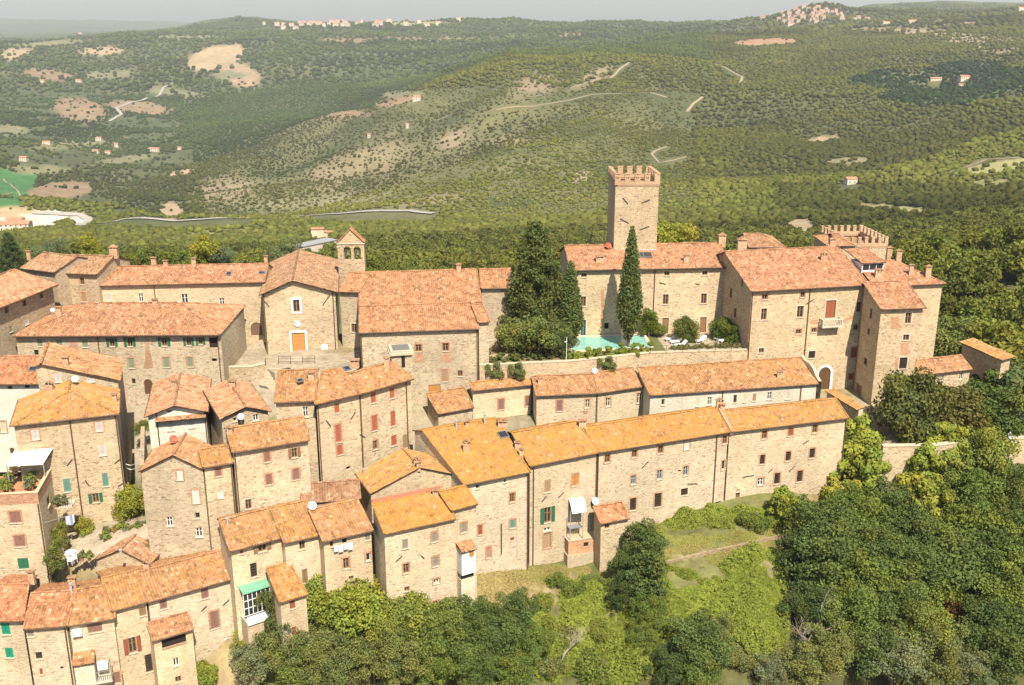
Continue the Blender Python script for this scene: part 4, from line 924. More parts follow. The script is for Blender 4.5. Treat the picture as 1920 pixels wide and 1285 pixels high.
hc.anchor(F, ('T3', 1142, 738, 1182, 748), ('T3', 1360, 744, 1385, 750)); hc.pipe(F, px('T3', 1112, 800)); hc.chimney(px('T3', 1520, 505), 1.3, 1.6, 'tent'); hc.chimney(px('T3', 1305, 612), .9, 1.1, 'stone'); hc.chimney(px('T3', 1525, 605), .9, 1.2, 'stone'); hc.chimney(px('T3', 785, 612), 1.3, .8, 'stone'); hc.chimney(px('T3', 812, 600), .8, .5)
hc.skylight(px('T3', 1012, 575), 1.8, 1.4); hc.skylight(px('T3', 1062, 575), 1.8, 1.4); hc.finish()

def tower(name, label, cat, a, b2, depth, zb, zpar, nm, wcol, merl_h=1.9, mw=None, holes=False, par=.55):
    """crenellated tower: a, b2 front corners in plan"""
    root = thing(name, label, cat, V(((a.x + b2.x) / 2, (a.y + b2.y) / 2, zb))); d = V((b2.x - a.x, b2.y - a.y, 0)); w_ = d.length; d.normalize(); n_ = V((-d.y, d.x, 0)); z = V((0, 0, 1))
    A = V((a.x, a.y, 0)); B = V((b2.x, b2.y, 0)); crn = [A, B, B + n_ * depth, A + n_ * depth]; mb = MB()
    F0 = None
    for k in range(4):
        F = Facade(crn[k], crn[(k + 1) % 4], zb, zpar, (k * 21.0, 3)); F0 = F0 or F; F.emit(mb)
    part(mb, 'wall', [STONE], root, col=(*wcol, 1))
    mb = MB(); mb.face([p + z * (zpar - .6) for p in crn]); part(mb, 'roof_terrace', [TILE], root, col=(.9, .9, .9, .2))
    th = .42; mb = MB(); o = .12
    for k in range(4):
        p, q = crn[k], crn[(k + 1) % 4]; e = (q - p).normalized(); inn = V((-e.y, e.x, 0)); L_ = (q - p).length
        mb.box(p - e * o - inn * o + z * zpar, e * (L_ + 2 * o - th), inn * th, z * par)
        mb.box(p - e * o * .5 - inn * o * .5 + z * (zpar - .22), e * (L_ + o), inn * .3, z * .218)
    part(mb, 'parapet', [BRICK], root, col=(1.15, 1.30, 1.35, 1))
    for k in range(4):
        p, q = crn[k], crn[(k + 1) % 4]; e = (q - p).normalized(); inn = V((-e.y, e.x, 0)); L_ = (q - p).length + 2 * o; n = nm[k % 2]; ww = mw or .85; st = (L_ - ww) / (n - 1)
        for j in range(n - 1):
            mb = MB(); c = p - e * o - inn * o + e * (j * st) + z * (zpar + par); mb.box(c, e * ww, inn * th, z * merl_h); 
            if j == 0: mb.box(c + inn * th, e * th, inn * (ww - th), z * merl_h)
            mb.box(c - e * .04 - inn * .04 + z * merl_h, e * (ww + .08), inn * (th + .08), z * .1)
            if holes:
                for q_, h_ in ((.25, .5), (.55, .5), (.4, 1.0)): mb.box(c + e * (ww * q_) - inn * .012 + z * (h_ * merl_h * .9), e * .14, inn * .01, z * .16, 1)
            part(mb, 'merlon', [BRICK, DARK], root, col=(1.15, 1.30, 1.35, 1))
    return root, F0
a = at_z((1150.5, 471), 11.2); b2 = at_z((1228.5, 470.5), 11.2); b2 = V((b2.x + .15, a.y + .2, 0)); zpar = at_y((1190, 347), a.y).z
troot, TF = tower('castle_tower', 'square castle tower with brick battlements standing above the castle wing roof', 'tower', a, b2, 8.0, 6.0, zpar, (5, 6), (.97, .96, .95), merl_h=1.1, mw=.8, holes=True, par=.42)
TIRON = [((625, 505), (695, 588)), ((878, 576), (990, 532)), ((592, 786), (706, 848)), ((855, 936), (980, 888))]
for p_, q_ in TIRON:
    mb = MB(); P1 = TF.p(*TF.hit((1080 + p_[0] / 7.14, 300 + p_[1] / 7.14)), .05); P2 = TF.p(*TF.hit((1080 + q_[0] / 7.14, 300 + q_[1] / 7.14)), .05); mb.tube([P1, P2], .06); part(mb, 'tie_bar', [IRON], troot)
mb = MB(); TF2 = TF; qs, qz = TF.hit((1190, 468)); 
mb = MB(); mb.box(TF.p(-.1, 10.9, .15), TF.d * (TF.W + .2), -TF.n * .148, V((0, 0, .5))); part(mb, 'flashing', [METAL], troot, col=(1.7, 1.8, 1.9, 1))

hp = House('castle_main_block', 'main castle block with big pink hipped roof, balcony and arched gate', 'castle', z0=-7, roof=(1.12, 1.0, .95), lichen=.1, wcol=(1.10, 1.075, 1.01))
r = hp.block((1408.5, 546.5), (1632, 534.5), 8.5, -9, .36, ridge=[(1371, 464), (1640, 466)], ov=.45, side=.3); F = r['F']; H2 = r
hp.win(F, [('T4', 302, 505, 34, 30, 'frame:brown+br'), ('T4', 530, 490, 26, 34, 'frame:brown+br'), ('T4', 296, 608, 34, 68, 'frame:brown+st'), ('T4', 515, 593, 38, 68, 'frame:brown+st'), ('T4', 698, 578, 60, 105, 'door:redbrown+st'), ('T4', 868, 565, 26, 62, 'frame:brown+st'),
           ('T4', 505, 713, 32, 28, 'frame:brown+br'), ('T4', 598, 705, 30, 26, 'frame:brown+br'), ('T4', 850, 688, 26, 30, 'frame:brown+br'), ('T4', 281, 827, 32, 28, 'frame:brown+st'), ('T4', 585, 852, 40, 44, 'grate+st'), ('T4', 838, 840, 34, 62, 'shut:redbrown+br'), ('T4', 660, 995, 72, 135, 'arch:brown+warch'), ('T4', 820, 985, 28, 36, 'shut:redbrown+br')])
GATE = F; q = lambda x, y: F.hit(px('T4', x, y)); F.patches = [[q(575, 650), q(620, 640), q(622, 668), q(580, 668)], [q(770, 640), q(840, 610), q(842, 628), q(780, 655)]]
hp.anchor(F, ('T4', 548, 548, 596, 518)); hp.pipe(F, px('T4', 560, 620)); hp.pipe(F, px('T4', 210, 700)); 
Fl = r['Fl']; hp.win(Fl, [('T4', 165, 420, 10, 45, 'frame:brown'), ('T4', 98, 480, 14, 60, 'frame:brown'), ('T4', 122, 600, 16, 60, 'frame:brown')])
# front wing
zw = 6.75
r2 = hp.block((1652, 580), (1737.5, 577.5), zw, -10, .36, depth=6.0, kind='mono', ov=.45, side=.25); F2 = r2['F']
hp.win(F2, [('T4', 1165, 633, 36, 64, 'frame:brown+st'), ('T4', 1153, 748, 36, 34, 'frame:brown+st'), ('T4', 1135, 903, 46, 68, 'grate+st')])
q = lambda x, y: F2.hit(px('T4', x, y)); F2.patches = [[q(1060, 630), q(1110, 625), q(1112, 665), q(1128, 690), q(1060, 700)], [q(1120, 780), q(1165, 780), q(1170, 850), q(1120, 850)], [q(1090, 870), q(1107, 870), q(1107, 940), q(1085, 940)]]
hp.win(r2['Fl'], [('T4', 942, 605, 14, 66, 'frame:brown+st'), ('T4', 927, 713, 14, 40, 'frame:brown'), ('T4', 908, 893, 20, 44, 'frame:redbrown'), ('T4', 868, 1075, 34, 95, 'door:wood+st')])
# right wing
r3 = hp.block((1640, 537.5), (1774, 532), 8.3, -10, .34, ridge=[(1700, 489), (1680, 487)], hr=4.5, back=6, ov=.4, side=.3)
for (x, y, w_, h_, kd, pl) in ((1645, 0, 0, 0, '', 0),): pass
hp.chimney(px('T4', 163, 210), 1.6, 1.5, 'tent'); hp.chimney(px('T4', 655, 285), 1.0, 1.1, 'pair'); hp.chimney(px('T4', 708, 200), 1.0, 1.3, 'tent'); hp.chimney(px('T4', 985, 380), 1.2, 1.1, 'stone'); hp.chimney(px('T4', 1050, 258), .9, 1.5, 'tent'); hp.chimney(px('T4', 1105, 290), .9, 2.0, 'box', 2); hp.chimney(px('T4', 1180, 375), .7, 1.9, 'box', 2); hp.chimney(px('T4', 1282, 385), .9, 2.0, 'tent', 2)
hp.finish()
# roof dormer: glazed strip
P = at_pl(px('T4', 950, 345), H2['A'], H2['nrm']); d, nin = H2['d'], H2['nin']; mb = MB(); W_ = 3.3
o_ = P - d * W_ / 2; mb.box(o_ - V((0, 0, .3)), d * W_, nin * 3.0, V((0, 0, 1.35))); fr = part(mb, 'dormer', [WHITE], hp.robj)
mb = MB(); roof_poly(mb, [o_ - d * .2 - nin * .3 + V((0, 0, 1.16)), o_ + d * (W_ + .2) - nin * .3 + V((0, 0, 1.16)), o_ + d * (W_ + .2) + nin * 5.0 + V((0, 0, 2.15)), o_ - d * .2 + nin * 5.0 + V((0, 0, 2.15))], d, (4, 4)); part(mb, 'dormer_roof', [TILE, WOODD], fr, col=(1.12, 1, .95, .1))
for k in range(3):
    m2 = MB(); m2.box(o_ + d * (.14 + k * 1.04) - nin * .03 + V((0, 0, .12)), d * .94, nin * .02, V((0, 0, .78))); part(m2, 'pane', [GLASS], fr)
# balcony
q0 = GATE.hit(px('T4', 626, 668)); q1 = GATE.hit(px('T4', 748, 660)); bz = GATE.hit(px('T4', 690, 676))[1]; mb = MB(); n_ = GATE.n
mb.box(GATE.p(q0[0], bz, .003), GATE.d * (q1[0] - q0[0]), n_ * 1.1, V((0, 0, .22))); mb.box(GATE.p(q0[0] + .5, bz - .35, .003), GATE.d * (q1[0] - q0[0] - 1.0), n_ * .6, V((0, 0, .349))); bal = part(mb, 'balcony', [DRESS], hp.root, col=(1.05, 1.05, 1.05, 1))
mb = MB(); L_ = q1[0] - q0[0]
mb.box(GATE.p(q0[0], bz + 1.05, 1.1), GATE.d * L_, -n_ * .16, V((0, 0, .13)))
for f_ in (0, L_ - .16): mb.box(GATE.p(q0[0] + f_, bz + 1.05, .94), GATE.d * .16, -n_ * .93, V((0, 0, .13)))
for k in range(12):
    c = GATE.p(q0[0] + .1 + (L_ - .2) * k / 11, bz + .22, 1.02); mb.tube([c, c + V((0, 0, .3)), c + V((0, 0, .84))], .075 if k not in (0, 11) else .1, 6)
for f_ in (.1, L_ - .1):
    for y in (.35, .68): c = GATE.p(q0[0] + f_, bz + .22, y); mb.tube([c, c + V((0, 0, .84))], .075, 6)
part(mb, 'balustrade', [DRESS], bal, col=(1.1, 1.1, 1.1, 1))

a = at_z((1563, 471), 5.5); 
y0 = 166.0; aL = at_y((1586, 440), y0); aR = at_y((1667.5, 440), y0); zp = at_y((1620, 449), y0).z
t2, _ = tower('castle_gate_tower', 'low crenellated brick tower behind the main castle block', 'tower', aL, V((aR.x, aR.y + .6, 0)), 10.5, 0, zp - 1.3, (7, 8), (1.0, .98, .95), merl_h=.95, mw=.55)
h = House('castle_outbuilding', 'little hipped tile roof in front of the low crenellated tower', 'building', z0=3, roof=(1.1, 1, .95), lichen=.1); y0 = 158; 
h.block(V((at_y((1552, 462), y0).x, y0, 0)), V((at_y((1606, 462), y0).x, y0, 0)), at_y((1580, 461), y0).z, 0, .3, depth=4, hl=3, hr=3, ov=.3); h.finish()
h = House('castle_outbuilding', 'small old tiled roof between the chimneys of the castle', 'building', z0=3, roof=(1.0, .95, .9), lichen=.15); y0 = 160
h.block(V((at_y((1404, 466), y0).x, y0, 0)), V((at_y((1474, 466), y0).x, y0, 0)), at_y((1440, 464), y0).z, 0, .3, depth=4.5, hr=3, ov=.3); h.finish()

# annex and portal on the right
h = House('stone_annex', 'low annex with lean-to tile roof right of the castle front wing', 'house', z0=-7, roof=(1.08, 1.0, .92), lichen=.3)
r = h.block((1714, 705), (1823, 692.5), -.6, -10, .33, ridge=[(1715, 674), (1800, 668)], rl=(1717, 674), rr=(1804, 668), kind='mono', ov=.3); F = r['F']
h.win(F, [('T4', 1232, 1005, 20, 30, 'frame:white'), ('T4', 1370, 995, 20, 34, 'frame:white'), ('T4', 1485, 985, 22, 34, 'frame:white'), ('T4', 1475, 1065, 24, 22, 'shut:redbrown')]); h.finish()
h = House('gate_portal', 'portal wall with arched passage and strip of yellow tiles right of the annex', 'gateway', z0=-7, roof=(1.05, 1.0, .85), lichen=.5, wcol=(.95, .93, .92))
zt_ = .9; A_ = at_z((1878, 676), zt_ - .2); B_ = at_z((1805, 644), zt_ - .2); e_ = (B_ - A_); e_.z = 0; ln = e_.length; e_.normalize(); n_ = V((e_.y, -e_.x, 0))
# long left-facing wall from far to near
F = h.facade(B_, A_, -10, zt_ - .2); F.holes = [(ln * .30, ln * .62, -9.0, -2.6, 'arch')]
o = -F.n * 1.3; h.facade(A_, A_ + o, -10, zt_ - .2); Fb = h.facade(A_ + o, B_ + o, -10, zt_ - .2); Fb.holes = [(ln * .38, ln * .70, -9.0, -2.6, 'arch')]; h.facade(B_ + o, B_, -10, zt_ - .2)
roof_poly(h.rm, [A_ + F.n * .3 - F.d * -.4 + V((0, 0, zt_ - A_.z - .05)), B_ + F.n * .3 - F.d * .3 + V((0, 0, zt_ - B_.z - .05)), B_ + o * 1.4 - F.d * .3 + V((0, 0, zt_ - B_.z + .35)), A_ + o * 1.4 + F.d * .4 + V((0, 0, zt_ - A_.z + .35))], F.d, h.uo); h.finish()

# ================================================================== middle row under the garden wall
mrow = dict(ze=-2.55, zb=-9)
h = House('row_house', 'narrow row house below the garden wall with plum shutters, leftmost of its row', 'house', z0=-7, roof=ORG, lichen=.45, wall=PALE)
r = h.block((886, 733), (998, 721.5), -2.3, -9, .33, ridge=[(880, 716), (990, 708)], kind='mono', ov=.35); F = r['F']; h.win(F, [('R3', 678, 372, 40, 74, 'shut:plum+br'), ('R3', 868, 348, 36, 70, 'shut:plum+br'), ('R3', 680, 276, 28, 16, 'blank')]); h.finish()
h = House('row_house', 'row house below the garden wall whose front bends once, with cream framed windows', 'house', z0=-7, roof=(1.06, 1, .92), lichen=.35, wall=PALE)
r = h.block((1005, 742.5), (1123, 737.5), -2.75, -9, .33, ridge=[(1000, 708), (1110, 699)], kind='mono', ov=.35); F = r['F']; h.win(F, [('R3', 1092, 382, 40, 76, 'shut:plum+br'), ('R3', 1290, 367, 34, 60, 'frame:cream+br')])
h.pipe(F, px('R3', 1372, 400)); h.chimney(px('R3', 955, 225), .7, .9, 'box')
r = h.block((1122, 737.5), (1213, 724.5), -2.75, -9, .33, ridge=[(1130, 696), (1200, 689)], kind='mono', ov=.35); F = r['F']; h.win(F, [('R3', 1437, 357, 34, 62, 'frame:cream+br'), ('R3', 1658, 328, 34, 70, 'frame:cream+br')]); h.finish()
h = House('row_house', 'long row house below the castle with whitewashed upper wall and a curved end parapet', 'house', z0=-7, roof=(1.05, 1, .92), lichen=.42, wall=WASH, wcol=(.93, .92, .9))
r = h.block((1219, 741.5), (1535, 720), -2.9, -9, .33, ridge=[(1200, 689), (1500, 671)], kind='mono', ov=.3); F = r['F']; MR = r
h.win(F, [('R4', 232, 383, 24, 42, 'frame:white'), ('R4', 468, 383, 22, 58, 'shut:cream'), ('R4', 552, 375, 30, 54, 'frame:white'), ('R4', 728, 360, 22, 54, 'frame:brown'), ('R4', 795, 355, 22, 54, 'shut:cream'), ('R4', 860, 350, 24, 50, 'shut:tan'), ('R4', 965, 340, 32, 52, 'frame:white'), ('R4', 1093, 335, 36, 54, 'shut:cream')])
h.pipe(F, px('R4', 640, 350)); h.pipe(F, px('R4', 1178, 320)); h.chimney(px('R4', 1030, 215), .7, 1.0, 'stone'); h.chimney(px('R4', 1062, 180), .5, .5, 'box'); h.finish()
# curved parapet at the right end
pr = []; n = 14; base = MR['b']; top = MR['c']
mb = MB(); prev = None
for k in range(n + 1):
    t_ = k / n; p = base.lerp(top, t_); hgt = .35 + .55 * math.sin(math.pi * min(1, t_ * 1.15)) ** 2 * (1 if t_ > .3 else t_ / .3); q = [p + V((0, 0, -1.2)), p + V((0, 0, hgt)), p + MR['d'] * .4 + V((0, 0, hgt)), p + MR['d'] * .4 + V((0, 0, -6))]
    if prev:
        for j in range(3): mb.face([prev[j], q[j], q[j + 1], prev[j + 1]])
    prev = q
tag(mb.build('end_parapet', [CREAM], col=(.95, .93, .9, 1)), 'curved parapet wall at the right end of the whitewashed row roof by the gate', 'parapet')
h = House('small_stone_house', 'tiny house with one sloping tile roof at the left end of the middle row', 'house', z0=-7, roof=ORG, lichen=.35)
r = h.block((822, 776.5), (889, 764.5), -4.0, -9, .36, ridge=[(803, 744), (866, 721)], rl=(802, 743), rr=(866, 720), kind='mono', ov=.3); h.finish()

# ================================================================== long lower building
h = House('stone_house', 'big yellow-lichened roof at the left end of the long lower building', 'house', z0=-14, roof=(1.05, 1.0, .85), lichen=.70, wall=PALE)
r = h.block((871, 909.5), (995, 885), -3.0, -17, .33, ridge=[(800, 797), (940, 791)], rl=(787, 798), ov=.35, back=2.5); F = r['F']; JB = r
h.win(F, [('R3', 512, 956, 24, 28, 'frame:blue'), ('R3', 705, 914, 18, 22, 'frame:blue'), ('R3', 757, 1033, 32, 62, 'frame:brown+br'), ('R3', 760, 1218, 38, 60, 'shut:teal+br'), ('Q3', 127, 362, 22, 56, 'shut:redbrown+br'), ('Q3', 178, 495, 26, 66, 'shut:pink+br'), ('Q3', 318, 415, 24, 20, 'shut:redbrown')])
h.pipe(F, px('R3', 872, 1000)); h.pipe(F, px('Q3', 252, 350), -12, -8.5); h.chimney(px('R3', 435, 705), .9, 1.3, 'pair'); h.chimney(px('R3', 362, 540), .4, 1.2, 'flue'); h.chimney(px('R3', 440, 525), .5, .5); h.chimney(px('R3', 562, 510), .45, 1.5, 'flue'); h.chimney(px('R3', 690, 520), 1.3, .6, 'box', dp=1.0); h.chimney(px('R3', 795, 690), .7, .9); h.chimney(px('R3', 825, 740), .6, .9); h.skylight(px('R3', 692, 590), 1.1, 1.1); h.finish()
LBK = dict(ze=-2.6)
h = House('stone_house', 'tall stone house with green shutters and tan shutters in the long lower building', 'house', z0=-14, roof=(1.05, 1.0, .85), lichen=.66, wall=PALE)
r = h.block((994, 874.5), (1125, 848.5), -2.6, -17, .33, ridge=[(960, 804), (1090, 795)], rl=(956, 806), ov=.35, back=2.5); F = r['F']; K1 = r
h.win(F, [('R3', 1008, 818, 36, 32, 'blank'), ('R3', 1205, 776, 36, 28, 'blank'), ('R3', 1008, 950, 46, 88, 'shut:tan'), ('R3', 1203, 908, 44, 80, 'shut:orange+br'), ('R3', 1008, 1155, 50, 108, 'open:green'), ('Q3', 527, 424, 44, 90, 'door:tan+br'), ('Q3', 527, 357, 42, 22, 'frame:white')])
h.anchor(F, ('R3', 965, 1060, 998, 1020), ('R3', 1085, 1030, 1120, 995)); h.pipe(F, px('R3', 905, 1000)); h.pipe(F, px('R3', 1362, 900)); h.chimney(px('R3', 1255, 530), 1.0, .8, 'stone'); h.chimney(px('R3', 1275, 475), .5, .9); h.finish()
h = House('stone_house', 'middle part of the long lower building with barred windows and a lichen covered roof', 'house', z0=-14, roof=(1.05, 1.0, .85), lichen=.66, wall=PALE)
r = h.block((1124, 848.5), (1369, 810.5), -2.6, -17, .33, ridge=[(1110, 793), (1340, 769)], rr=(1347, 769), ov=.35, back=2.5); F = r['F']; K2 = r
h.win(F, [('R4', -151, 772, 34, 52, 'frame:brown+br'), ('R4', 35, 738, 34, 50, 'frame:brown+br'), ('R4', 215, 710, 34, 50, 'frame:brown+br'), ('R4', 396, 680, 34, 56, 'shut:white+br'), ('R4', 28, 918, 30, 62, 'frame:blue+br'), ('R4', 208, 882, 34, 64, 'frame:blue+br'), ('R4', 388, 855, 32, 64, 'frame:blue+br'), ('R4', 25, 1085, 42, 84, 'grate+br'), ('R4', 197, 1057, 46, 94, 'grate+br'), ('R4', 378, 1000, 48, 48, 'grate+st'), ('R4', 658, 642, 33, 54, 'frame:brown+br'), ('R4', 653, 815, 32, 62, 'frame:cream+br'), ('R4', 612, 1080, 34, 26, 'dark')])
h.anchor(F, ('R4', 85, 835, 130, 790), ('R4', 400, 944, 466, 942), ('R4', 335, 850, 356, 852)); h.pipe(F, px('R4', 590, 800)); h.finish()
h = House('stone_house', 'right end of the long lower building, three window rows, beside the big trees', 'house', z0=-13, roof=(1.05, 1.0, .88), lichen=.58, wall=PALE)
r = h.block((1368, 810.5), (1592, 784), -2.6, -17, .33, ridge=[(1365, 767), (1560, 751)], rl=(1350, 769), rr=(1569.5, 750), ov=.35, back=2.5); F = r['F']; LB = r
h.win(F, [('R4', 930, 608, 33, 54, 'frame:brown+br'), ('R4', 1110, 588, 34, 52, 'shut:redbrown+br'), ('R4', 1277, 568, 33, 52, 'frame:brown+br'), ('R4', 915, 778, 33, 64, 'grate+br'), ('R4', 1093, 755, 33, 64, 'grate+br'), ('R4', 1258, 735, 35, 66, 'grate+br'), ('R4', 903, 930, 40, 50, 'frame:white+br'), ('R4', 1016, 908, 38, 74, 'grate+br'), ('R4', 1172, 893, 36, 76, 'grate+br'), ('R4', 745, 1037, 28, 58, 'frame:brown'), ('R4', 748, 990, 26, 18, 'shut:pink')])
h.anchor(F, ('R4', 782, 897, 855, 885), ('R4', 955, 868, 985, 838), ('R4', 1100, 858, 1140, 820), ('R4', 1195, 668, 1232, 645)); h.pipe(F, px('R4', 1480, 600)); h.chimney(px('R4', 620, 425), 1.0, 1.2, 'pair'); h.chimney(px('R4', 640, 440), .7, .8); h.finish()
# party wall on the roof and the wall with tiled coping at the right end
mb = MB(); a, e = K2['b'], K2['c']; d = K2['d']
for p_, q_ in ((a, e),): mb.box(p_ + d * .05 + V((0, 0, -.3)), d * .35, (q_ - p_), V((0, 0, .55)))
tag(mb.build('party_wall', [BRICK]), 'low brick party wall crossing the lichen covered roof of the long lower building', 'wall')
w2 = thing('garden_wall', 'stone wall with yellow tiled coping at the right end of the long lower building', 'wall', at_z((1580, 780), -8))
a = at_z((1551, 731), -2.6); e = at_z((1600, 760), -2.6); dd = (e - a).normalized(); nn_ = V((-dd.y, dd.x, 0)); L_ = (e - a).length + 1.2; mb = MB()
Facade(a, a + dd * L_, -10, -2.7, (1, 1)).emit(mb); Facade(a + dd * L_, a + dd * L_ + nn_ * .6, -10, -2.7, (1, 1)).emit(mb); Facade(a + dd * L_ + nn_ * .6, a + nn_ * .6, -10, -2.7, (1, 1)).emit(mb); Facade(a + nn_ * .6, a, -10, -2.7, (8, 1)).emit(mb); part(mb, 'wall', [STONE, BRICK], w2)
mb = MB(); roof_poly(mb, [a - nn_ * .25 + V((0, 0, -.15)), a + dd * L_ - nn_ * .25 + V((0, 0, -.15)), a + dd * L_ + nn_ * .9 + V((0, 0, .1)), a + nn_ * .9 + V((0, 0, .1))], dd, (3, 4)); part(mb, 'coping', [TILE, WOODD], w2, col=(1.05, 1, .85, .6))

# ================================================================== middle left houses
h = House('stone_house', 'whitewashed house with a red tile roof at the left edge', 'house', z0=-5, roof=(1.15, .95, .85), lichen=.2, wall=WASH)
r = h.block((-60, 722), (80, 720), 4.6, -6, .33, ridge=[(0, 668), (75, 668)], ov=.35, back=3); F = r['F']
h.win(F, [('R1', 75, 350, 34, 20, 'dark'), ('R1', 205, 342, 34, 20, 'dark'), ('R1', 218, 452, 36, 38, 'frame:white'), ('R1', 24, 645, 44, 80, 'shut:cream+br'), ('R1', 92, 825, 36, 44, 'arch:brown')]); h.skylight(px('R1', 250, 212), .9, .8); h.finish()

D3 = House('stone_house', 'tall stone house beside the dark alley with a yellow hipped roof and teal shutters', 'house', z0=-8, roof=(1.08, 1.02, .9), lichen=.55)
r = D3.gablefront((19, 799), (223.5, 776), 4.6, -11, (129, 733), 8.0, hip=4.2, ov=.35, side=.3); F = r['F']; D3r = r
D3.win(F, [('R1', 265, 700, 56, 80, 'shut:lilac+br'), ('R1', 745, 640, 54, 74, 'shut:lilac+br'), ('R1', 772, 820, 54, 80, 'shut:lilac'), ('R1', 505, 1085, 56, 100, 'shut:teal'), ('R1', 793, 1043, 46, 100, 'shut:teal'), ('R1', 721, 1180, 52, 68, 'open:green')])
D3.anchor(F, ('R1', 505, 935, 542, 890), ('R1', 865, 918, 905, 885), ('R1', 888, 1092, 935, 1062), ('R1', 640, 1045, 670, 1085)); D3.pipe(F, px('R1', 560, 850)); D3.pipe(F, px('R1', 948, 1000)); D3.chimney(px('R1', 378, 372), .9, .9, 'pair'); D3.chimney(px('R1', 865, 450), .6, .8, 'box', 1); D3.finish()
h = House('stone_house', 'house with an orange roof sloping to the alley behind the tall hipped house', 'house', z0=-6, roof=(1.05, 1, .92), lichen=.3)
B_ = at_z((226, 714), 5.4)
dirr = (D3r['pb'] - D3r['pk']); dirr.z = 0; dirr.normalize(); f_ = at_z((226, 714), 5.4); bk = at_z((232, 672), 5.4); run = (bk - f_); run.z = 0; depth = run.length; run.normalize(); dl = V((run.y, -run.x, 0))
K_ = at_pl((76, 683), f_, run); wd = (f_ - K_).dot(dl); A2 = f_ - dl * wd; A2.z = K_.z; print('D2', wd, K_.z)
roof_poly(h.rm, [f_, f_ + run * depth, A2 + run * depth, A2], run, h.uo); ridge_cap(h.rm, A2, A2 + run * depth, h.uo); lw = .5; A3 = A2 - dl * lw; A3.z -= .33 * lw; roof_poly(h.rm, [A2, A2 + run * depth, A3 + run * depth, A3], run, h.uo)
Ff = h.facade(A3 + run * .3, f_ + run * .3 - dl * .3, -8, [(0, A3.z - .15), (lw, A2.z - .15), (lw + wd - .3, 5.4)]); e1 = f_ + run * (depth - .2) - dl * .3; h.facade(f_ + run * .3 - dl * .3, e1, -8, 5.35); h.facade(e1, A3 + run * (depth - .2), -8, [(0, 5.35), (wd - .3, A2.z - .15), (lw + wd - .3, A3.z - .15)])
h.planes.append((f_.copy(), (V((0, 0, 1)) + dl * .33).normalized())); h.win(Ff, [('R1', 437, 272, 50, 72, 'shut:lilac'), ('R1', 682, 292, 56, 30, 'shut:lilac')]); h.chimney(px('R1', 497, 180), .8, 1.0); h.finish()

h = House('stone_house', 'whitewashed gabled house with a pink tile roof right of the alley', 'house', z0=-7, roof=PINK, lichen=.12, wall=WASH)
r = h.gablefront((271, 782), (390, 772), 1.2, -9, (327, 760.5), 11.5, ov=.5, side=.3); F = r['F']
h.win(F, [('R1', 1285, 637, 48, 74, 'shut:white'), ('R1', 1442, 615, 46, 74, 'shut:white'), ('R1', 1492, 782, 46, 62, 'frame:white'), ('R1', 1275, 528, 36, 12, 'dark')]); h.pipe(F, px('R1', 1560, 620)); h.pipe(F, px('R1', 1188, 640)); h.chimney(px('R1', 1312, 335), .8, .6, 'box', 1)
mb = h.rm; a, b2 = F.p(*F.hit(px('R1', 1170, 592)), 0), F.p(*F.hit(px('R1', 1552, 556)), 0); roof_poly(mb, [a + F.n * .7, b2 + F.n * .7, b2 + V((0, 0, .25)), a + V((0, 0, .25))], F.d, h.uo); h.finish()
h = House('stone_house', 'small gabled house between the white house and the red shuttered house', 'house', z0=-6, roof=(1.12, 1.03, .97), lichen=.15)
r = h.gablefront((412, 786), (508, 771), 1.6, -8, (461, 762.5), 10, ov=.4, side=.25); F = r['F']
h.win(F, [('R2', 415, 515, 46, 50, 'frame:white'), ('R2', 252, 530, 30, 30, 'frame:white')]); h.skylight(px('R2', 477, 282), .8, 1.0, 1); h.chimney(px('R2', 235, 275), .9, .8, 'box', 0); h.finish()

h = House('stone_house', 'tall house with a bent front and closed red shutters in the middle of the village', 'house', z0=-7, roof=(1.08, 1.0, .9), lichen=.4)
r = h.block((590, 759), (680.5, 738), 4.5, -10, .30, ridge=[(590, 694), (680, 687)], ov=.4, back=2, rl=(600, 694)); F = r['F']
h.win(F, [('R2', 1050, 442, 40, 72, 'shut:red'), ('R2', 1060, 638, 44, 138, 'shut:red+br'), ('R2', 1072, 768, 44, 76, 'shut:red+br'), ('R2', 1140, 908, 32, 24, 'dark')])
h.anchor(F, ('R2', 965, 535, 1000, 580), ('R2', 1160, 525, 1192, 470), ('R2', 1228, 645, 1270, 668)); h.pipe(F, px('R2', 868, 700)); h.pipe(F, px('R2', 1278, 600))
r = h.block((514, 755), (591, 752), 4.5, -10, .30, ridge=[(520, 696), (590, 692)], ov=.35, back=2); F = r['F']; h.win(F, [('R2', 804, 470, 44, 80, 'frame:white'), ('R2', 820, 640, 30, 50, 'frame:white')])
r = h.block((679, 738.5), (776, 710.5), 4.5, -10, .30, ridge=[(690, 686), (740, 683)], ov=.4, back=2); F = r['F']
h.win(F, [('R2', 1335, 358, 40, 82, 'shut:red'), ('R2', 1345, 558, 42, 118, 'shut:red+br'), ('R2', 1352, 728, 34, 70, 'frame:wood+br'), ('R2', 1482, 322, 38, 82, 'shut:red'), ('R2', 1490, 522, 40, 118, 'shut:red'), ('R2', 1497, 692, 42, 82, 'shut:red'), ('R2', 1584, 702, 38, 108, 'shut:tan')])
h.pipe(F, px('R2', 1598, 500)); h.skylight(px('R2', 762, 228), .7, .6); h.skylight(px('R2', 1128, 134), .8, .8); h.chimney(px('R2', 850, 205), .8, .6, 'stone'); h.chimney(px('R2', 1440, 100), .7, .9); h.chimney(px('R2', 1190, 90), 1.2, .3, 'box'); h.finish()

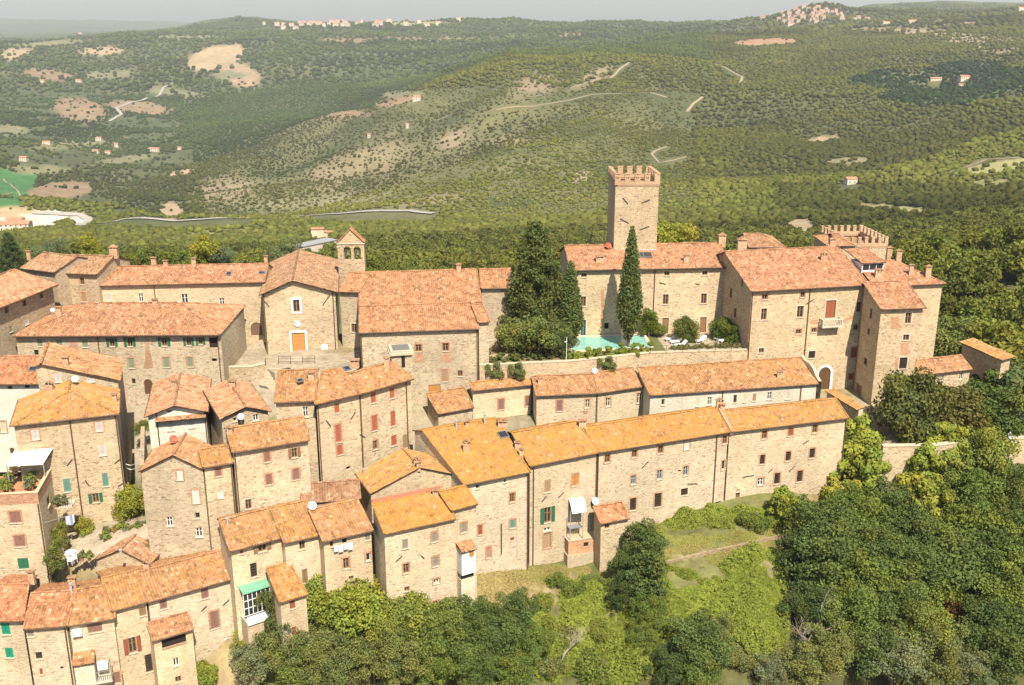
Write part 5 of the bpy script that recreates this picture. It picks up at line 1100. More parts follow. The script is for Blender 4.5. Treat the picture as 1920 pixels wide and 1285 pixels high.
h = House('stone_house', 'house with plum shutters and an open brown window below the red shuttered house', 'house', z0=-8, roof=(1.06, 1.0, .9), lichen=.42)
r = h.block((436, 849), (580.5, 825.5), 2.3, -10, .33, ridge=[(424, 798), (570, 787)], rl=(422, 798), rr=(572, 787), ov=.35, back=2); F = r['F']
h.win(F, [('R2', 503, 822, 50, 78, 'shut:plum+br'), ('R2', 718, 790, 46, 74, 'open:brown'), ('R2', 518, 998, 52, 84, 'shut:plum+br'), ('R2', 730, 958, 52, 84, 'shut:plum+br'), ('R2', 358, 1192, 48, 76, 'frame:brown')]); h.pipe(F, px('R2', 245, 900)); h.chimney(px('R2', 215, 640), .7, .7); h.finish()
h = House('stone_house', 'narrow house with one plum shutter and a white window under an orange roof', 'house', z0=-8, roof=(1.06, 1.0, .88), lichen=.45)
r = h.block((381, 877), (437.5, 868), 1.2, -10, .33, ridge=[(382, 840), (430, 836)], ov=.3, back=3); F = r['F']; h.win(F, [('R2', 122, 940, 48, 68, 'shut:plum+br'), ('R2', 140, 1117, 42, 54, 'shut:white')]); h.pipe(F, px('R2', 232, 950)); h.finish()
h = House('stone_house', 'grey stone gabled house at the end of the alley with a walled-up white window', 'house', z0=-8, roof=(1.1, 1.02, .93), lichen=.25, wcol=(.95, .94, .93))
r = h.gablefront((260, 884), (382, 880), .9, -11, (324.5, 853), 5.5, ov=.25, side=.15); F = r['F']
h.win(F, [('R1', 1355, 1008, 42, 74, 'shut:white+br'), ('R1', 1475, 1170, 52, 100, 'shut:white+br'), ('Q1', 1185, 142, 44, 66, 'frame:white'), ('Q1', 1390, 218, 48, 66, 'frame:white'), ('Q1', 1378, 100, 36, 40, 'frame:grey')])
h.chimney(px('R1', 1065, 900), .6, 1.6, 'flue', 0); h.finish()

# roof terrace house at the left edge
h = House('terrace_house', 'stone house at the left edge with a planted roof terrace and brick parapet', 'house', z0=-9, wcol=(1.02, 1.0, .97), wall=PALE)
zt_ = -.6; A_ = at_z((-70, 931), zt_); B_ = at_z((70.5, 924), zt_); Cc = at_z((101.5, 869), zt_); dd = (Cc - B_); dd.z = 0
F = h.facade(A_, B_, -12, zt_ - 1.15); F2 = h.facade(B_, B_ + dd, -12, zt_ - 1.15); h.facade(B_ + dd, A_ + dd, -12, zt_ - 1.15); h.facade(A_ + dd, A_, -12, zt_ - 1.15)
h.win(F, [('Q1', 108, 112, 78, 78, 'shut:plum+br'), ('Q1', 138, 278, 76, 78, 'shut:plum+br'), ('Q1', 163, 435, 76, 74, 'shut:green')])
h.win(F2, [('Z3', 450, 590, 30, 100, 'frame:brown'), ('Z3', 490, 400, 30, 120, 'dark')]); h.pipe(F, px('Q1', 300, 200)); h.finish()
mb = MB(); mb.face([p + V((0, 0, zt_ - 1.16 - p.z)) for p in (A_, B_, B_ + dd, A_ + dd)]); part(mb, 'terrace_floor', [plain_mat('terracotta_floor', (.42, .22, .12), .85, .2, 1.5)], h.root)
mb = MB(); e = (B_ - A_).normalized(); n_ = V((-e.y, e.x, 0)); e2 = dd.normalized(); n2 = V((-e2.y, e2.x, 0)); z1 = V((0, 0, 1.15))
mb.box(A_ - V((0, 0, 1.15)), (B_ - A_) - e * .25, n_ * .25, z1); mb.box(B_ - V((0, 0, 1.15)), dd, n2 * .25, z1); part(mb, 'parapet', [BRICK], h.root)
mb = MB(); mb.box(A_ - n_ * .04 + V((0, 0, .002)), (B_ - A_) - e * .3, n_ * .33, V((0, 0, .06))); mb.box(B_ - n2 * .04 + V((0, 0, .002)), dd, n2 * .33, V((0, 0, .06))); part(mb, 'coping', [DRESS], h.root, col=(1.1, .95, .8, 1)); TERR = (A_, B_, dd, zt_, e, n_, e2, n2)

# ================================================================== lower middle houses
h = House('stone_house', 'stone house with stone gable and red flashing behind the yellow roofed house', 'house', z0=-13, roof=(1.06, 1, .88), lichen=.55)
r = h.gablefront((694, 926), (872, 893), -3.4, -15, (787, 876), 5.5, ov=.2, side=.15); h.chimney(px('R2', 1262, 945), .35, .5, 'flue', 0); h.chimney(px('R2', 1680, 865), .9, .25, 'pair', 0); h.chimney(px('R2', 1690, 900), .5, .5, 'box', 0); I0 = r; h.finish()
h = House('stone_house', 'tall plain stone house with a bright yellow lichened roof above the bushes', 'house', z0=-14, roof=(1.08, 1.0, .82), lichen=.68, wcol=(.97, .95, .92), wall=PALE)
r = h.block((721, 1002), (855, 973), -4.3, -19, .36, ridge=[(700, 941), (840, 917)], rl=(697, 942), kind='mono', ov=.25, side=.06); F = r['F']; I1 = r
h.win(F, [('Q2', 1140, 444, 36, 55, 'shut:grey+st'), ('Q2', 1315, 404, 36, 55, 'shut:grey+br'), ('Q2', 1147, 590, 34, 56, 'frame:brown+br'), ('Q2', 1322, 548, 36, 58, 'shut:grey+br'), ('Q2', 1152, 712, 32, 26, 'frame:brown'), ('Q2', 1327, 666, 34, 28, 'frame:white+br'), ('Q2', 1318, 790, 24, 18, 'shut:redbrown')])
h.anchor(F, ('Q2', 1086, 548, 1122, 514), ('Q2', 1236, 512, 1254, 530)); r = h.block((847, 958), (896, 945), -3.7, -19, .36, ridge=[(845, 916), (872, 911)], kind='mono', ov=.25, side=.06); F = r['F']; h.win(F, [('Q2', 1490, 347, 34, 58, 'shut:grey+br')]); I1b = r
h.chimney(px('Q2', 1322, 155), .7, .5, 'stone'); h.finish()
mb = MB(); f0 = I1['e'] + V((0, 0, .06)); f1 = I1b['c'] + V((0, 0, .06)); 
for p_, q_ in ((I1['e'], I1['c']),): mb.box(p_ - I1['nin'] * .1 - V((0, 0, .02)), (q_ - p_), V((0, 0, .45)), I1['nin'] * .12)
part(mb, 'flashing', [plain_mat('red_flashing', (.46, .19, .12), .8, .1, 2)], h.root)

GR = dict(ze=-4.8)
h = House('row_house', 'left house of the lower middle row with orange roof and a grated window', 'house', z0=-13, roof=(1.06, 1, .88), lichen=.42, wall=PALE)
r = h.block((432, 1034.5), (532, 1008), -4.8, -19, .33, ridge=[(412, 971), (505, 957)], rl=(409.5, 971), ov=.3, back=1.5); F = r['F']; h.win(F, [('Q2', 292, 468, 52, 44, 'open:wood'), ('Q2', 168, 492, 20, 22, 'shut:redbrown'), ('Q2', 240, 600, 40, 84, 'grate')]); h.chimney(px('Q2', 85, 330), .35, .9, 'flue'); h.finish()
h = House('row_house', 'middle house of the lower middle row with a dark window under the eave', 'house', z0=-13, roof=(1.05, 1, .9), lichen=.5, wall=PALE)
r = h.block((533, 1019), (604, 1003), -4.9, -19, .33, ridge=[(514, 951), (565, 941)], ov=.3, back=1.5); F = r['F']; h.win(F, [('Q2', 528, 452, 34, 48, 'frame:brown'), ('Q2', 545, 635, 34, 84, 'shut:wood')]); h.finish()
h = House('row_house', 'right house of the lower middle row with white washing at its window', 'house', z0=-13, roof=(1.07, 1, .92), lichen=.38, wall=PALE)
r = h.block((606, 1016.5), (700, 995), -4.9, -19, .33, ridge=[(592, 950), (672, 939)], ov=.3, back=1.5); F = r['F']; G3 = r
h.win(F, [('Q2', 703, 445, 20, 34, 'frame:brown'), ('Q2', 780, 427, 26, 28, 'dark'), ('Q2', 917, 402, 30, 40, 'shut:grey'), ('Q2', 790, 560, 36, 64, 'frame:wood+br'), ('Q2', 922, 522, 28, 46, 'frame:white+br'), ('Q2', 820, 646, 30, 20, 'frame:brown')]); h.finish()
h = House('stone_house', 'low house with a dull pink roof wedged behind the lower middle row', 'house', z0=-9, roof=(.95, .93, .92), lichen=.2)
r = h.block((565, 945), (676, 936), -3.9, -14, .22, ridge=[(553, 908), (655, 902)], kind='mono', ov=.2, gutter=False); h.finish()

# ================================================================== bottom left row
h = House('row_house', 'leftmost house of the bottom row with a red roof and green shutters', 'house', z0=-18, roof=(1.15, .92, .82), lichen=.12, wall=PALE)
r = h.block((-60, 1165.5), (43, 1165), -9.0, -23, .33, ridge=[(0, 1096), (54, 1094.5)], rr=(54, 1094.5), ov=.3); F = r['F']; h.win(F, [('Q1', 40, 890, 60, 80, 'shut:emerald'), ('Q1', 65, 1058, 55, 68, 'shut:emerald')]); h.chimney(px('Q1', 222, 545), .7, .9); h.finish()
h = House('row_house', 'second house of the bottom row with a red orange roof and small grey windows', 'house', z0=-18, roof=(1.13, .95, .84), lichen=.18, wall=PALE)
r = h.block((43.5, 1180), (125, 1174), -9.3, -23, .33, ridge=[(60, 1112), (127, 1108.5)], rl=(59, 1112), ov=.3); F = r['F']; h.win(F, [('Q1', 210, 922, 48, 48, 'shut:grey'), ('Q1', 272, 1078, 46, 48, 'grate'), ('Q1', 288, 1190, 22, 38, 'shut:redbrown'), ('Q1', 432, 1165, 22, 22, 'dark')]); h.pipe(F, px('Q1', 468, 980)); h.finish()
h = House('row_house', 'third house of the bottom row with a wide double plum shutter under the eave', 'house', z0=-18, roof=(1.07, 1.0, .88), lichen=.35, wall=PALE)
r = h.block((126, 1174), (215, 1160), -9.3, -23, .33, ridge=[(130, 1108), (197, 1097)], ov=.3); F = r['F']; P3 = r; h.win(F, [('Q1', 662, 884, 104, 62, 'shut:plum'), ('Q1', 820, 1230, 56, 78, 'shut:plum+br')]); h.chimney(px('Q1', 500, 640), .45, 1.3, 'flue'); h.chimney(px('Q1', 510, 590), .8, 1.0); h.finish()
h = House('row_house', 'fourth house of the bottom row with an open red brown window', 'house', z0=-18, roof=(1.06, 1.0, .86), lichen=.48, wall=PALE)
r = h.block((209, 1146.5), (277.5, 1128.5), -8.9, -23, .33, ridge=[(200, 1080), (268, 1067)], ov=.3); F = r['F']; h.win(F, [('Q1', 1000, 768, 60, 60, 'shut:wood'), ('Q1', 925, 1005, 60, 110, 'open:redbrown'), ('Q1', 1043, 1130, 58, 124, 'grate')]); h.finish()
h = House('row_house', 'right house of the bottom row with plum shutters and a tiled loggia', 'house', z0=-18, roof=(1.06, 1.0, .9), lichen=.36, wall=PALE)
r = h.block((277, 1129.5), (444, 1084), -8.9, -23, .33, ridge=[(272, 1067), (418, 1033)], rr=(419, 1033), ov=.3); F = r['F']; P5 = r
h.win(F, [('Q1', 1140, 715, 52, 74, 'shut:plum'), ('Q1', 1430, 640, 52, 78, 'shut:plum'), ('Q1', 1498, 828, 62, 122, 'shut:plum+br'), ('Q1', 1585, 1020, 34, 150, 'door:white')]); h.anchor(F, ('Q1', 1405, 765, 1442, 730), ('Q1', 1555, 725, 1600, 685)); h.chimney(px('Q1', 1025, 470), .7, .6, 'pair'); h.finish()
h = House('garden_shed', 'small pink gabled shed below the courtyard', 'shed', z0=-9, roof=(1.0, .97, .95), lichen=.15)
r = h.gablefront((176, 1050), (281, 1058), -8.3, -12, (226, 1030), 3.0, ov=.2, side=.1); h.chimney(px('Q1', 845, 370), .4, .6, 'flue', 0); h.finish()

# ------------------------------------------------------------------ vegetation
def leaf_mat(name, trans=0.25):
    m, t, b = nmat(name); L = t.links.new
    at = N(t, 'VertexColor'); at.layer_name = 'leaf'; oi = N(t, 'ObjectInfo')
    c = mixc(t, 1.0, at.outputs[0], oi.outputs['Color'], 'MULTIPLY')
    df = N(t, 'BsdfDiffuse'); tr = N(t, 'BsdfTranslucent'); mx = N(t, 'MixShader'); mx.inputs[0].default_value = trans
    L(c, df.inputs[0]); c2 = mixc(t, 1.0, c, (1.25, 1.3, 0.6), 'MULTIPLY'); L(c2, tr.inputs[0]); L(df.outputs[0], mx.inputs[1]); L(tr.outputs[0], mx.inputs[2])
    L(mx.outputs[0], t.nodes['Material Output'].inputs[0]); return m
LEAF = leaf_mat('leaves'); BARK = plain_mat('bark', (0.13, 0.095, 0.065), 0.95, 0.3, 4); LEAFY = leaf_mat('far_leaves', 0.3)
rng = np.random.default_rng(11)
def unit(n):
    v = rng.normal(size=(n, 3)); return v / np.linalg.norm(v, axis=1, keepdims=True)
def quads_mesh(name, c, nrm, size, tint, mat, aspect=0.62):
    n = len(c); r = unit(n); t1 = np.cross(nrm, r); t1 /= np.linalg.norm(t1, axis=1, keepdims=True) + 1e-9; t2 = np.cross(nrm, t1)
    s = size[:, None]; P = np.stack([c - t1 * s, c + t2 * s * aspect, c + t1 * s, c - t2 * s * aspect], 1) ; P[:, 0] += nrm * s * .15; P[:, 2] -= nrm * s * .15
    me = bpy.data.meshes.new(name); me.vertices.add(n * 4); me.vertices.foreach_set('co', P.ravel()); me.loops.add(n * 4); me.loops.foreach_set('vertex_index', np.arange(n * 4, dtype=np.int32))
    me.polygons.add(n); me.polygons.foreach_set('loop_start', np.arange(0, n * 4, 4, dtype=np.int32)); me.polygons.foreach_set('loop_total', np.full(n, 4, dtype=np.int32)); me.update()
    a = me.color_attributes.new('leaf', 'FLOAT_COLOR', 'POINT'); col = np.repeat(np.concatenate([tint, np.ones((n, 1))], 1), 4, 0); a.data.foreach_set('color', col.ravel()); me.materials.append(mat); return me
def cloud(clumps, n, size, up=0.25, spread=0.35, base=(1, 1, 1), var=0.22, fill=0.25):
    """leaves spread through clumps: clumps is an array of x y z r"""
    cl = np.array(clumps, float); w_ = cl[:, 3] ** 2; idx = rng.choice(len(cl), n, p=w_ / w_.sum()); dirs = unit(n); dirs[:, 2] += up; dirs /= np.linalg.norm(dirs, axis=1, keepdims=True)
    rad = cl[idx, 3] * np.where(rng.random(n) < fill, rng.random(n) ** .5, rng.normal(0.95, 0.12, n)); c = cl[idx, :3] + dirs * rad[:, None] * np.array((1, 1, .85))
    nr = dirs * (1 - spread) + unit(n) * spread * 1.6; nr /= np.linalg.norm(nr, axis=1, keepdims=True) + 1e-9
    ct = 1 + (rng.random(len(cl)) - .5) * 2 * var * .7; hue = (rng.random(len(cl)) - .5) * .25
    k = ct[idx] * (1 + (rng.random(n) - .5) * 2 * var); tint = np.array(base)[None] * k[:, None]; tint = tint * np.stack([1 + hue[idx], np.ones(n), 1 - hue[idx]], 1)
    return c, nr, size * (0.7 + .6 * rng.random(n)), tint
def clumps_round(k, rx=1, rz=0.9, zmin=-.55, r=(.26, .42), jit=.12):
    out = []
    while len(out) < k:
        d = unit(1)[0]
        if d[2] < zmin: continue
        q = .62 + rng.random() * .25; out.append((d[0] * rx * q + rng.normal() * jit, d[1] * rx * q + rng.normal() * jit, d[2] * rz * q + rng.normal() * jit, rng.uniform(*r)))
    out.append((0, 0, 0, .62)); return out
CROWN = {}
def crown(kind, v=0):
    """crown meshes, radius about 3.5 m for trees"""
    key = (kind, v)
    if key in CROWN: return CROWN[key]
    S = 3.5
    if kind == 'broad': cl = np.array(clumps_round(34)) * S; a = cloud(cl, 9000, .17)
    elif kind == 'fine': cl = np.array(clumps_round(46, r=(.13, .34), jit=.22, zmin=-.7)) * S; a = cloud(cl, 12500, .125, spread=.6, fill=.4)
    elif kind == 'tall': cl = np.array(clumps_round(40, rx=.8, rz=1.45, zmin=-.85, r=(.22, .36))) * S; a = cloud(cl, 7500, .19, spread=.45)
    elif kind == 'bushy': cl = np.array(clumps_round(26, rz=.7, zmin=-.2, r=(.28, .45))) * S; a = cloud(cl, 5000, .21)
    elif kind == 'leafy': cl = np.array(clumps_round(44, r=(.20, .30), jit=.14)) * S; a = cloud(cl, 6500, .24, up=.55, spread=.25, fill=.1)
    elif kind == 'wood': cl = np.array(clumps_round(15, r=(.34, .5))) * S; a = cloud(cl, 1500, .36, spread=.45, var=.2, fill=.1)
    elif kind == 'cypress':
        cl = []
        for i in range(150):
            z = (i + rng.random()) / 150; rr = 1.75 * (min(1, (z + .03) / .30) ** .75) * (1 - max(0, z - .30) / .72) ** .72; a_ = i * 2.4; cl.append((math.cos(a_) * rr * .58, math.sin(a_) * rr * .58, .4 + z * 14.6, .12 + rr * .42))
        a = cloud(cl, 15000, .15, up=.15, spread=.4, var=.13, fill=.05)
    elif kind == 'conifer':
        cl = []
        for i in range(26):
            z = i / 25; R_ = 4.3 * (1 - z ** 1.7 * .80) * (.8 + .3 * rng.random()); n = max(5, int(12 * (1 - z * .6)))
            for j in range(n):
                a_ = 6.283 * (j + rng.random() * .8) / n
                for q in (1.0, .62): cl.append((math.cos(a_) * R_ * q, math.sin(a_) * R_ * q, 1.5 + z * 15.0 - q * q * R_ * .14 + rng.normal() * .25, (.95 - .3 * z) * (.7 + .5 * rng.random())))
        cl = np.array(cl); a = cloud(cl, 26000, .18, up=.4, spread=.35, var=.24, fill=.1); a[0][:, 2] = a[0][:, 2] * 1.0
    elif kind == 'ivy': cl = [(rng.normal() * 1.0, rng.normal() * .25, rng.random() * 4, .5 + .3 * rng.random()) for _ in range(16)]; a = cloud(cl, 2600, .15)
    elif kind == 'pot': cl = np.array(clumps_round(8, zmin=-.3)) * .5; a = cloud(cl, 500, .085)
    CROWN[key] = quads_mesh(kind + '_crown', *a, LEAF); return CROWN[key]
TRUNK = {}
def trunk(v=0):
    if v in TRUNK: return TRUNK[v]
    mb = MB(); rd = random.Random(v); b_ = [V((0, 0, -1)), V((rd.uniform(-.1, .1), rd.uniform(-.1, .1), 1.6)), V((rd.uniform(-.3, .3), rd.uniform(-.3, .3), 3.2)), V((rd.uniform(-.4, .4), rd.uniform(-.4, .4), 5.0))]
    mb.tube(b_, .24, 7, 0, .10)
    for k in range(6):
        a_ = k * 1.05 + rd.random(); p = b_[1].lerp(b_[2], rd.random()) if k < 3 else b_[2].lerp(b_[3], rd.random()); e = V((math.cos(a_), math.sin(a_), .75)) * rd.uniform(1.4, 2.6); mb.tube([p, p + e * .5 + V((0, 0, .15)), p + e], .11, 5, 0, .03)
    me = mb.build('trunk', [BARK]); d = me.data; bpy.data.objects.remove(me); TRUNK[v] = d; return d
def tree(loc, Rc, hc, kind, tint, label, group=None, v=0, name='tree', cat='tree', squash=1.0):
    """Rc crown radius, hc height of the crown centre above the ground"""
    root = thing(name, label, cat, V(loc), group)
    c = bpy.data.objects.new('crown', crown(kind, v)); C.objects.link(c); c.parent = root; s = Rc / 3.5; c.location = (0, 0, hc); c.scale = (s * rng.uniform(.85, 1.2), s * rng.uniform(.85, 1.2), s * squash * rng.uniform(.85, 1.2)); c.rotation_euler = (rng.normal() * .12, rng.normal() * .12, rng.random() * 6.28); c.color = (*tint, 1)
    if kind in ('cypress', 'conifer'): c.scale = (s, s, s * squash); c.rotation_euler = (0, 0, 0)
    if hc > .5:
        t_ = bpy.data.objects.new('trunk', trunk(v % 4)); C.objects.link(t_); t_.parent = root; t_.scale = (max(.5, s), max(.5, s), max(.25, hc / 4.2)); t_.rotation_euler = (0, 0, rng.random() * 6.28)
    return root
G1, G2, G3_, G4, G5, YG, OR_ = (0.185, 0.205, 0.055), (0.135, 0.165, 0.058), (0.225, 0.235, 0.060), (0.205, 0.205, 0.090), (0.105, 0.135, 0.052), (0.30, 0.295, 0.050), (0.36, 0.22, 0.06)
TINT = dict(a=(.165, .205, .046), b=(.120, .155, .046), c=(.215, .24, .050), d=(.19, .205, .066), e=(.095, .128, .043), y=YG, o=OR_, g=(.20, .22, .105), L=(.25, .285, .050))

# ---- trees of the slope in front: photo place of the crown centre, its radius, tint, crown kind
FG = [('Q4', 560, 160, 110, 'L', 'leafy'), ('Q4', 560, 290, 105, 'L', 'leafy'), ('Q4', 500, 400, 70, 'y', 'leafy'), ('Q4', 850, 270, 120, 'L', 'leafy'), ('Q4', 860, 430, 115, 'y', 'leafy'), ('Q4', 1010, 175, 95, 'L', 'leafy'), ('Q4', 1010, 280, 100, 'c', 'leafy'), ('Q4', 1170, 260, 115, 'c', 'broad'),
      ('Q4', 1080, 420, 130, 'a', 'fine'), ('Q4', 1250, 400, 110, 'b', 'fine'), ('Q4', 700, 480, 120, 'b', 'fine'), ('Q4', 560, 540, 120, 'a', 'fine'), ('Q4', 400, 610, 120, 'b', 'fine'), ('Q4', 320, 680, 90, 'e', 'fine'), ('Q4', 600, 680, 140, 'b', 'fine'), ('Q4', 780, 620, 130, 'b', 'fine'), ('Q4', 930, 600, 130, 'a', 'fine'), ('Q4', 1130, 580, 130, 'a', 'broad'),
      ('Q4', 1290, 560, 110, 'b', 'fine'), ('Q4', 400, 780, 130, 'b', 'tall'), ('Q4', 580, 840, 140, 'a', 'fine'), ('Q4', 760, 800, 140, 'b', 'fine'), ('Q4', 930, 770, 130, 'b', 'broad'), ('Q4', 1100, 720, 130, 'b', 'fine'), ('Q4', 1290, 720, 120, 'a', 'fine'), ('Q4', 340, 930, 100, 'e', 'fine'), ('Q4', 480, 980, 130, 'a', 'fine'), ('Q4', 680, 980, 140, 'b', 'fine'),
      ('Q4', 850, 930, 110, 'a', 'broad'), ('Q4', 1030, 910, 85, 'o', 'bushy'), ('Q4', 1220, 880, 130, 'a', 'fine'), ('Q4', 1340, 950, 110, 'c', 'fine'), ('Q4', 1180, 1060, 120, 'b', 'fine'), ('Q4', 850, 1090, 110, 'c', 'fine'), ('Q4', 420, 1110, 110, 'd', 'fine'), ('Q4', 600, 1140, 120, 'b', 'fine'), ('Q4', 730, 1200, 120, 'g', 'fine'), ('Q4', 930, 1190, 120, 'd', 'fine'), ('Q4', 1260, 1200, 130, 'b', 'fine'), ('Q4', 330, 1240, 110, 'd', 'fine'), ('Q4', 160, 1240, 70, 'g', 'fine'), ('Q4', 1090, 1230, 90, 'g', 'fine'),
      ('Q4', 230, 445, 68, 'L', 'leafy'), ('Q4', 60, 500, 50, 'a', 'bushy'), ('Q4', 120, 520, 40, 'a', 'bushy'), ('Q4', 330, 470, 40, 'a', 'bushy'),
      ('Q3', 1090, 500, 110, 'b', 'tall'), ('Q3', 990, 600, 95, 'b', 'fine'), ('Q3', 1120, 700, 130, 'b', 'tall'), ('Q3', 1000, 740, 100, 'e', 'fine'), ('Q3', 1130, 860, 95, 'a', 'fine'), ('Q3', 1090, 1030, 75, 'a', 'fine'), ('Q3', 1400, 1090, 150, 'b', 'fine'), ('Q3', 1270, 1200, 110, 'e', 'fine'), ('Q3', 1520, 1010, 90, 'd', 'fine'), ('Q3', 1640, 1120, 70, 'd', 'bushy'), ('Q3', 1420, 1250, 120, 'a', 'fine'),
      ('Q3', 590, 660, 60, 'a', 'bushy'), ('Q3', 690, 715, 65, 'a', 'bushy'), ('Q3', 800, 680, 60, 'a', 'bushy'), ('Q3', 500, 790, 70, 'c', 'bushy'), ('Q3', 330, 900, 130, 'b', 'fine'), ('Q3', 130, 930, 120, 'b', 'fine'), ('Q3', 520, 930, 80, 'c', 'bushy'), ('Q3', 240, 1080, 140, 'b', 'fine'), ('Q3', 420, 1080, 110, 'a', 'fine'), ('Q3', 640, 1010, 80, 'd', 'bushy'), ('Q3', 820, 960, 70, 'c', 'bushy'), ('Q3', 560, 1170, 80, 'd', 'bushy'), ('Q3', 760, 1130, 80, 'a', 'bushy'), ('Q3', 60, 1180, 120, 'a', 'fine'), ('Q3', 330, 1240, 120, 'a', 'fine'), ('Q3', 820, 1240, 90, 'a', 'bushy'),
      ('Q2', 640, 660, 75, 'c', 'tall'), ('Q2', 650, 820, 120, 'L', 'broad'), ('Q2', 900, 760, 80, 'y', 'broad'), ('Q2', 880, 930, 170, 'L', 'broad'), ('Q2', 1150, 900, 150, 'c', 'broad'), ('Q2', 1040, 1020, 140, 'c', 'fine'), ('Q2', 1420, 950, 120, 'a', 'broad'), ('Q2', 1560, 980, 100, 'a', 'broad'), ('Q2', 1300, 1060, 130, 'a', 'fine'), ('Q2', 200, 1060, 70, 'y', 'fine'), ('Q2', 420, 1120, 140, 'd', 'fine'), ('Q2', 280, 1180, 110, 'g', 'fine'), ('Q2', 600, 1110, 120, 'd', 'fine'), ('Q2', 760, 1130, 130, 'd', 'fine'), ('Q2', 960, 1160, 130, 'd', 'fine'), ('Q2', 480, 1230, 120, 'a', 'fine'), ('Q2', 690, 1240, 120, 'd', 'fine'), ('Q2', 1140, 1200, 130, 'd', 'fine'), ('Q2', 1470, 1120, 130, 'b', 'fine'), ('Q2', 1330, 1220, 120, 'a', 'fine'), ('Q2', 1560, 1240, 120, 'b', 'fine'),
      ('Q1', 1430, 1200, 95, 'L', 'bushy'), ('Q1', 545, 1260, 60, 'd', 'fine')]
TNAME = {'a': 'green', 'b': 'dark green', 'c': 'light green', 'd': 'olive green', 'e': 'very dark green', 'y': 'yellow green', 'o': 'rust brown', 'g': 'grey green', 'L': 'fresh green'}
KNAME = {'broad': 'round leafy', 'fine': 'feathery', 'tall': 'tall', 'bushy': 'low bushy', 'leafy': 'large leaved'}
def zone(u, v):
    if u > 1540 and v < 960: return 'below the retaining wall right of the long building'
    if u > 1400: return 'on the wooded slope at the lower right'
    if u > 1130: return 'on the bright bank below the long building'
    if u > 820: return 'on the slope below the long building'
    if u > 560: return 'in front of the tall plain house'
    return 'below the bottom row of houses'
for i, (fr, x, y, r_, tn, kind) in enumerate(FG):
    c_ = px(fr, x, y); rp = r_ / FR[fr][2]
    # base: where the ground lies a little lower in the photo than the crown
    G = ray_ground((c_[0], c_[1] + rp * (0.55 if kind == 'bushy' else 0.95))); dep = (G - CO).length; Rm = rp * dep / FPX * 1.08
    if kind == 'bushy': hc = Rm * .35
    else: hc = Rm * (1.25 if kind != 'tall' else 1.5)
    bush = kind == 'bushy'
    tree(G, Rm, hc, kind, TINT[tn], '%s %s %s %s' % (TNAME[tn], KNAME[kind], 'bush' if bush else 'tree', zone(*c_)), 'trees and bushes ' + zone(*c_), v=i % 3, name='bush' if bush else 'tree', cat='bush' if bush else 'tree')

def dead_tree(p, label, sc=1.0):
    G = ray_ground(p); root = thing('dead_tree', label, 'tree', G); mb = MB(); rd = random.Random(label)
    def br(a, dr, ln, r_, lv):
        b2 = a + dr * ln; mid = a + dr * ln * .5 + V((rd.uniform(-.15, .15), rd.uniform(-.15, .15), .1)) * ln * .3; mb.tube([a, mid, b2], r_, 5, 0, r_ * .55)
        if lv: 
            for k in range(3): q = (dr + V((rd.uniform(-.9, .9), rd.uniform(-.9, .9), rd.uniform(-.2, .6)))).normalized(); br(mid.lerp(b2, rd.random()), q, ln * rd.uniform(.55, .8), r_ * .5, lv - 1)
    br(G - V((0, 0, .5)), V((.1, -.1, 1)).normalized(), 3.0 * sc, .10 * sc, 4); part(mb, 'branches', [plain_mat('dead_wood', (.42, .36, .28), .95, .2, 3)] if 'dead_wood' not in bpy.data.materials else [bpy.data.materials['dead_wood']], root)
dead_tree(px('Q3', 610, 1190), 'pale dead branching tree among the bushes at the bottom centre', .95); dead_tree(px('Q4', 290, 1190), 'bare pale branches at the left edge of the dark wood', 1.4); dead_tree(px('Q4', 760, 1120), 'bare grey branches deep in the lower right wood', 1.3); dead_tree(px('Q4', 1060, 800), 'forked dead branch above the rust brown bush', 1.3)
# ---- trees standing in the village
def vt(p, z, Rc, hc, kind, tint, label, **k): return tree(at_z(p, z), Rc, hc, kind, tint, label, **k)
CON = tree(at_z((1003, 648), 0), 3.5, 0, 'conifer', (.115, .135, .042), 'big dark conifer rising above the garden left of the pool', name='conifer_tree')
for o in CON.children: o.scale = (1.0, 1.0, 1.0)
cy2 = tree(at_z((1178, 651), 0), 3.5, .6, 'cypress', (0.128, 0.159, 0.050), 'tall slender cypress standing alone at the pool edge', name='cypress_tree')
for o in cy2.children: o.scale = (.98, .98, 1.08) if o.data.name.startswith('cyp') else (.9, .9, .3)
cy1 = tree(at_z((1068, 655), 0), 3.5, .3, 'cypress', (0.135, 0.169, 0.053), 'shorter cypress at the left end of the pool beside the conifer', name='cypress_tree', v=1)
for o in cy1.children: o.scale = (1.05, 1.05, .80) if o.data.name.startswith('cyp') else (.9, .9, .3)
vt((1012, 668), 0, 3.5, 2.6, 'broad', G1, 'round broadleaf tree in the garden in front of the big conifer'); vt((966, 665), 0, 2.6, 2.4, 'broad', G3_, 'lighter small tree at the left of the garden trees'); vt((1045, 668), 0, 2.4, 1.9, 'fine', G2, 'dark shrubby tree between the garden trees and the pool')
vt((1216, 632), 0, 1.35, 2.0, 'tall', (.13, .17, .03), 'bright climbing shrub against the castle wing wall right of the cypress'); vt((1236, 632), 0, 1.0, .8, 'bushy', G1, 'dark rounded bush beside the castle wing door', name='bush', cat='bush')
vt((1283, 640), 0, 2.0, 1.5, 'broad', (.135, .155, .04), 'pale green bush between the two castle wing doors', name='bush', cat='bush'); vt((1352, 636), 0, 1.7, 1.3, 'broad', (.12, .155, .035), 'green bush at the corner of the main castle block', name='bush', cat='bush'); vt((1375, 640), 0, 1.8, 1.1, 'broad', (.11, .145, .03), 'broad bush against the shaded side of the main castle block', name='bush', cat='bush')
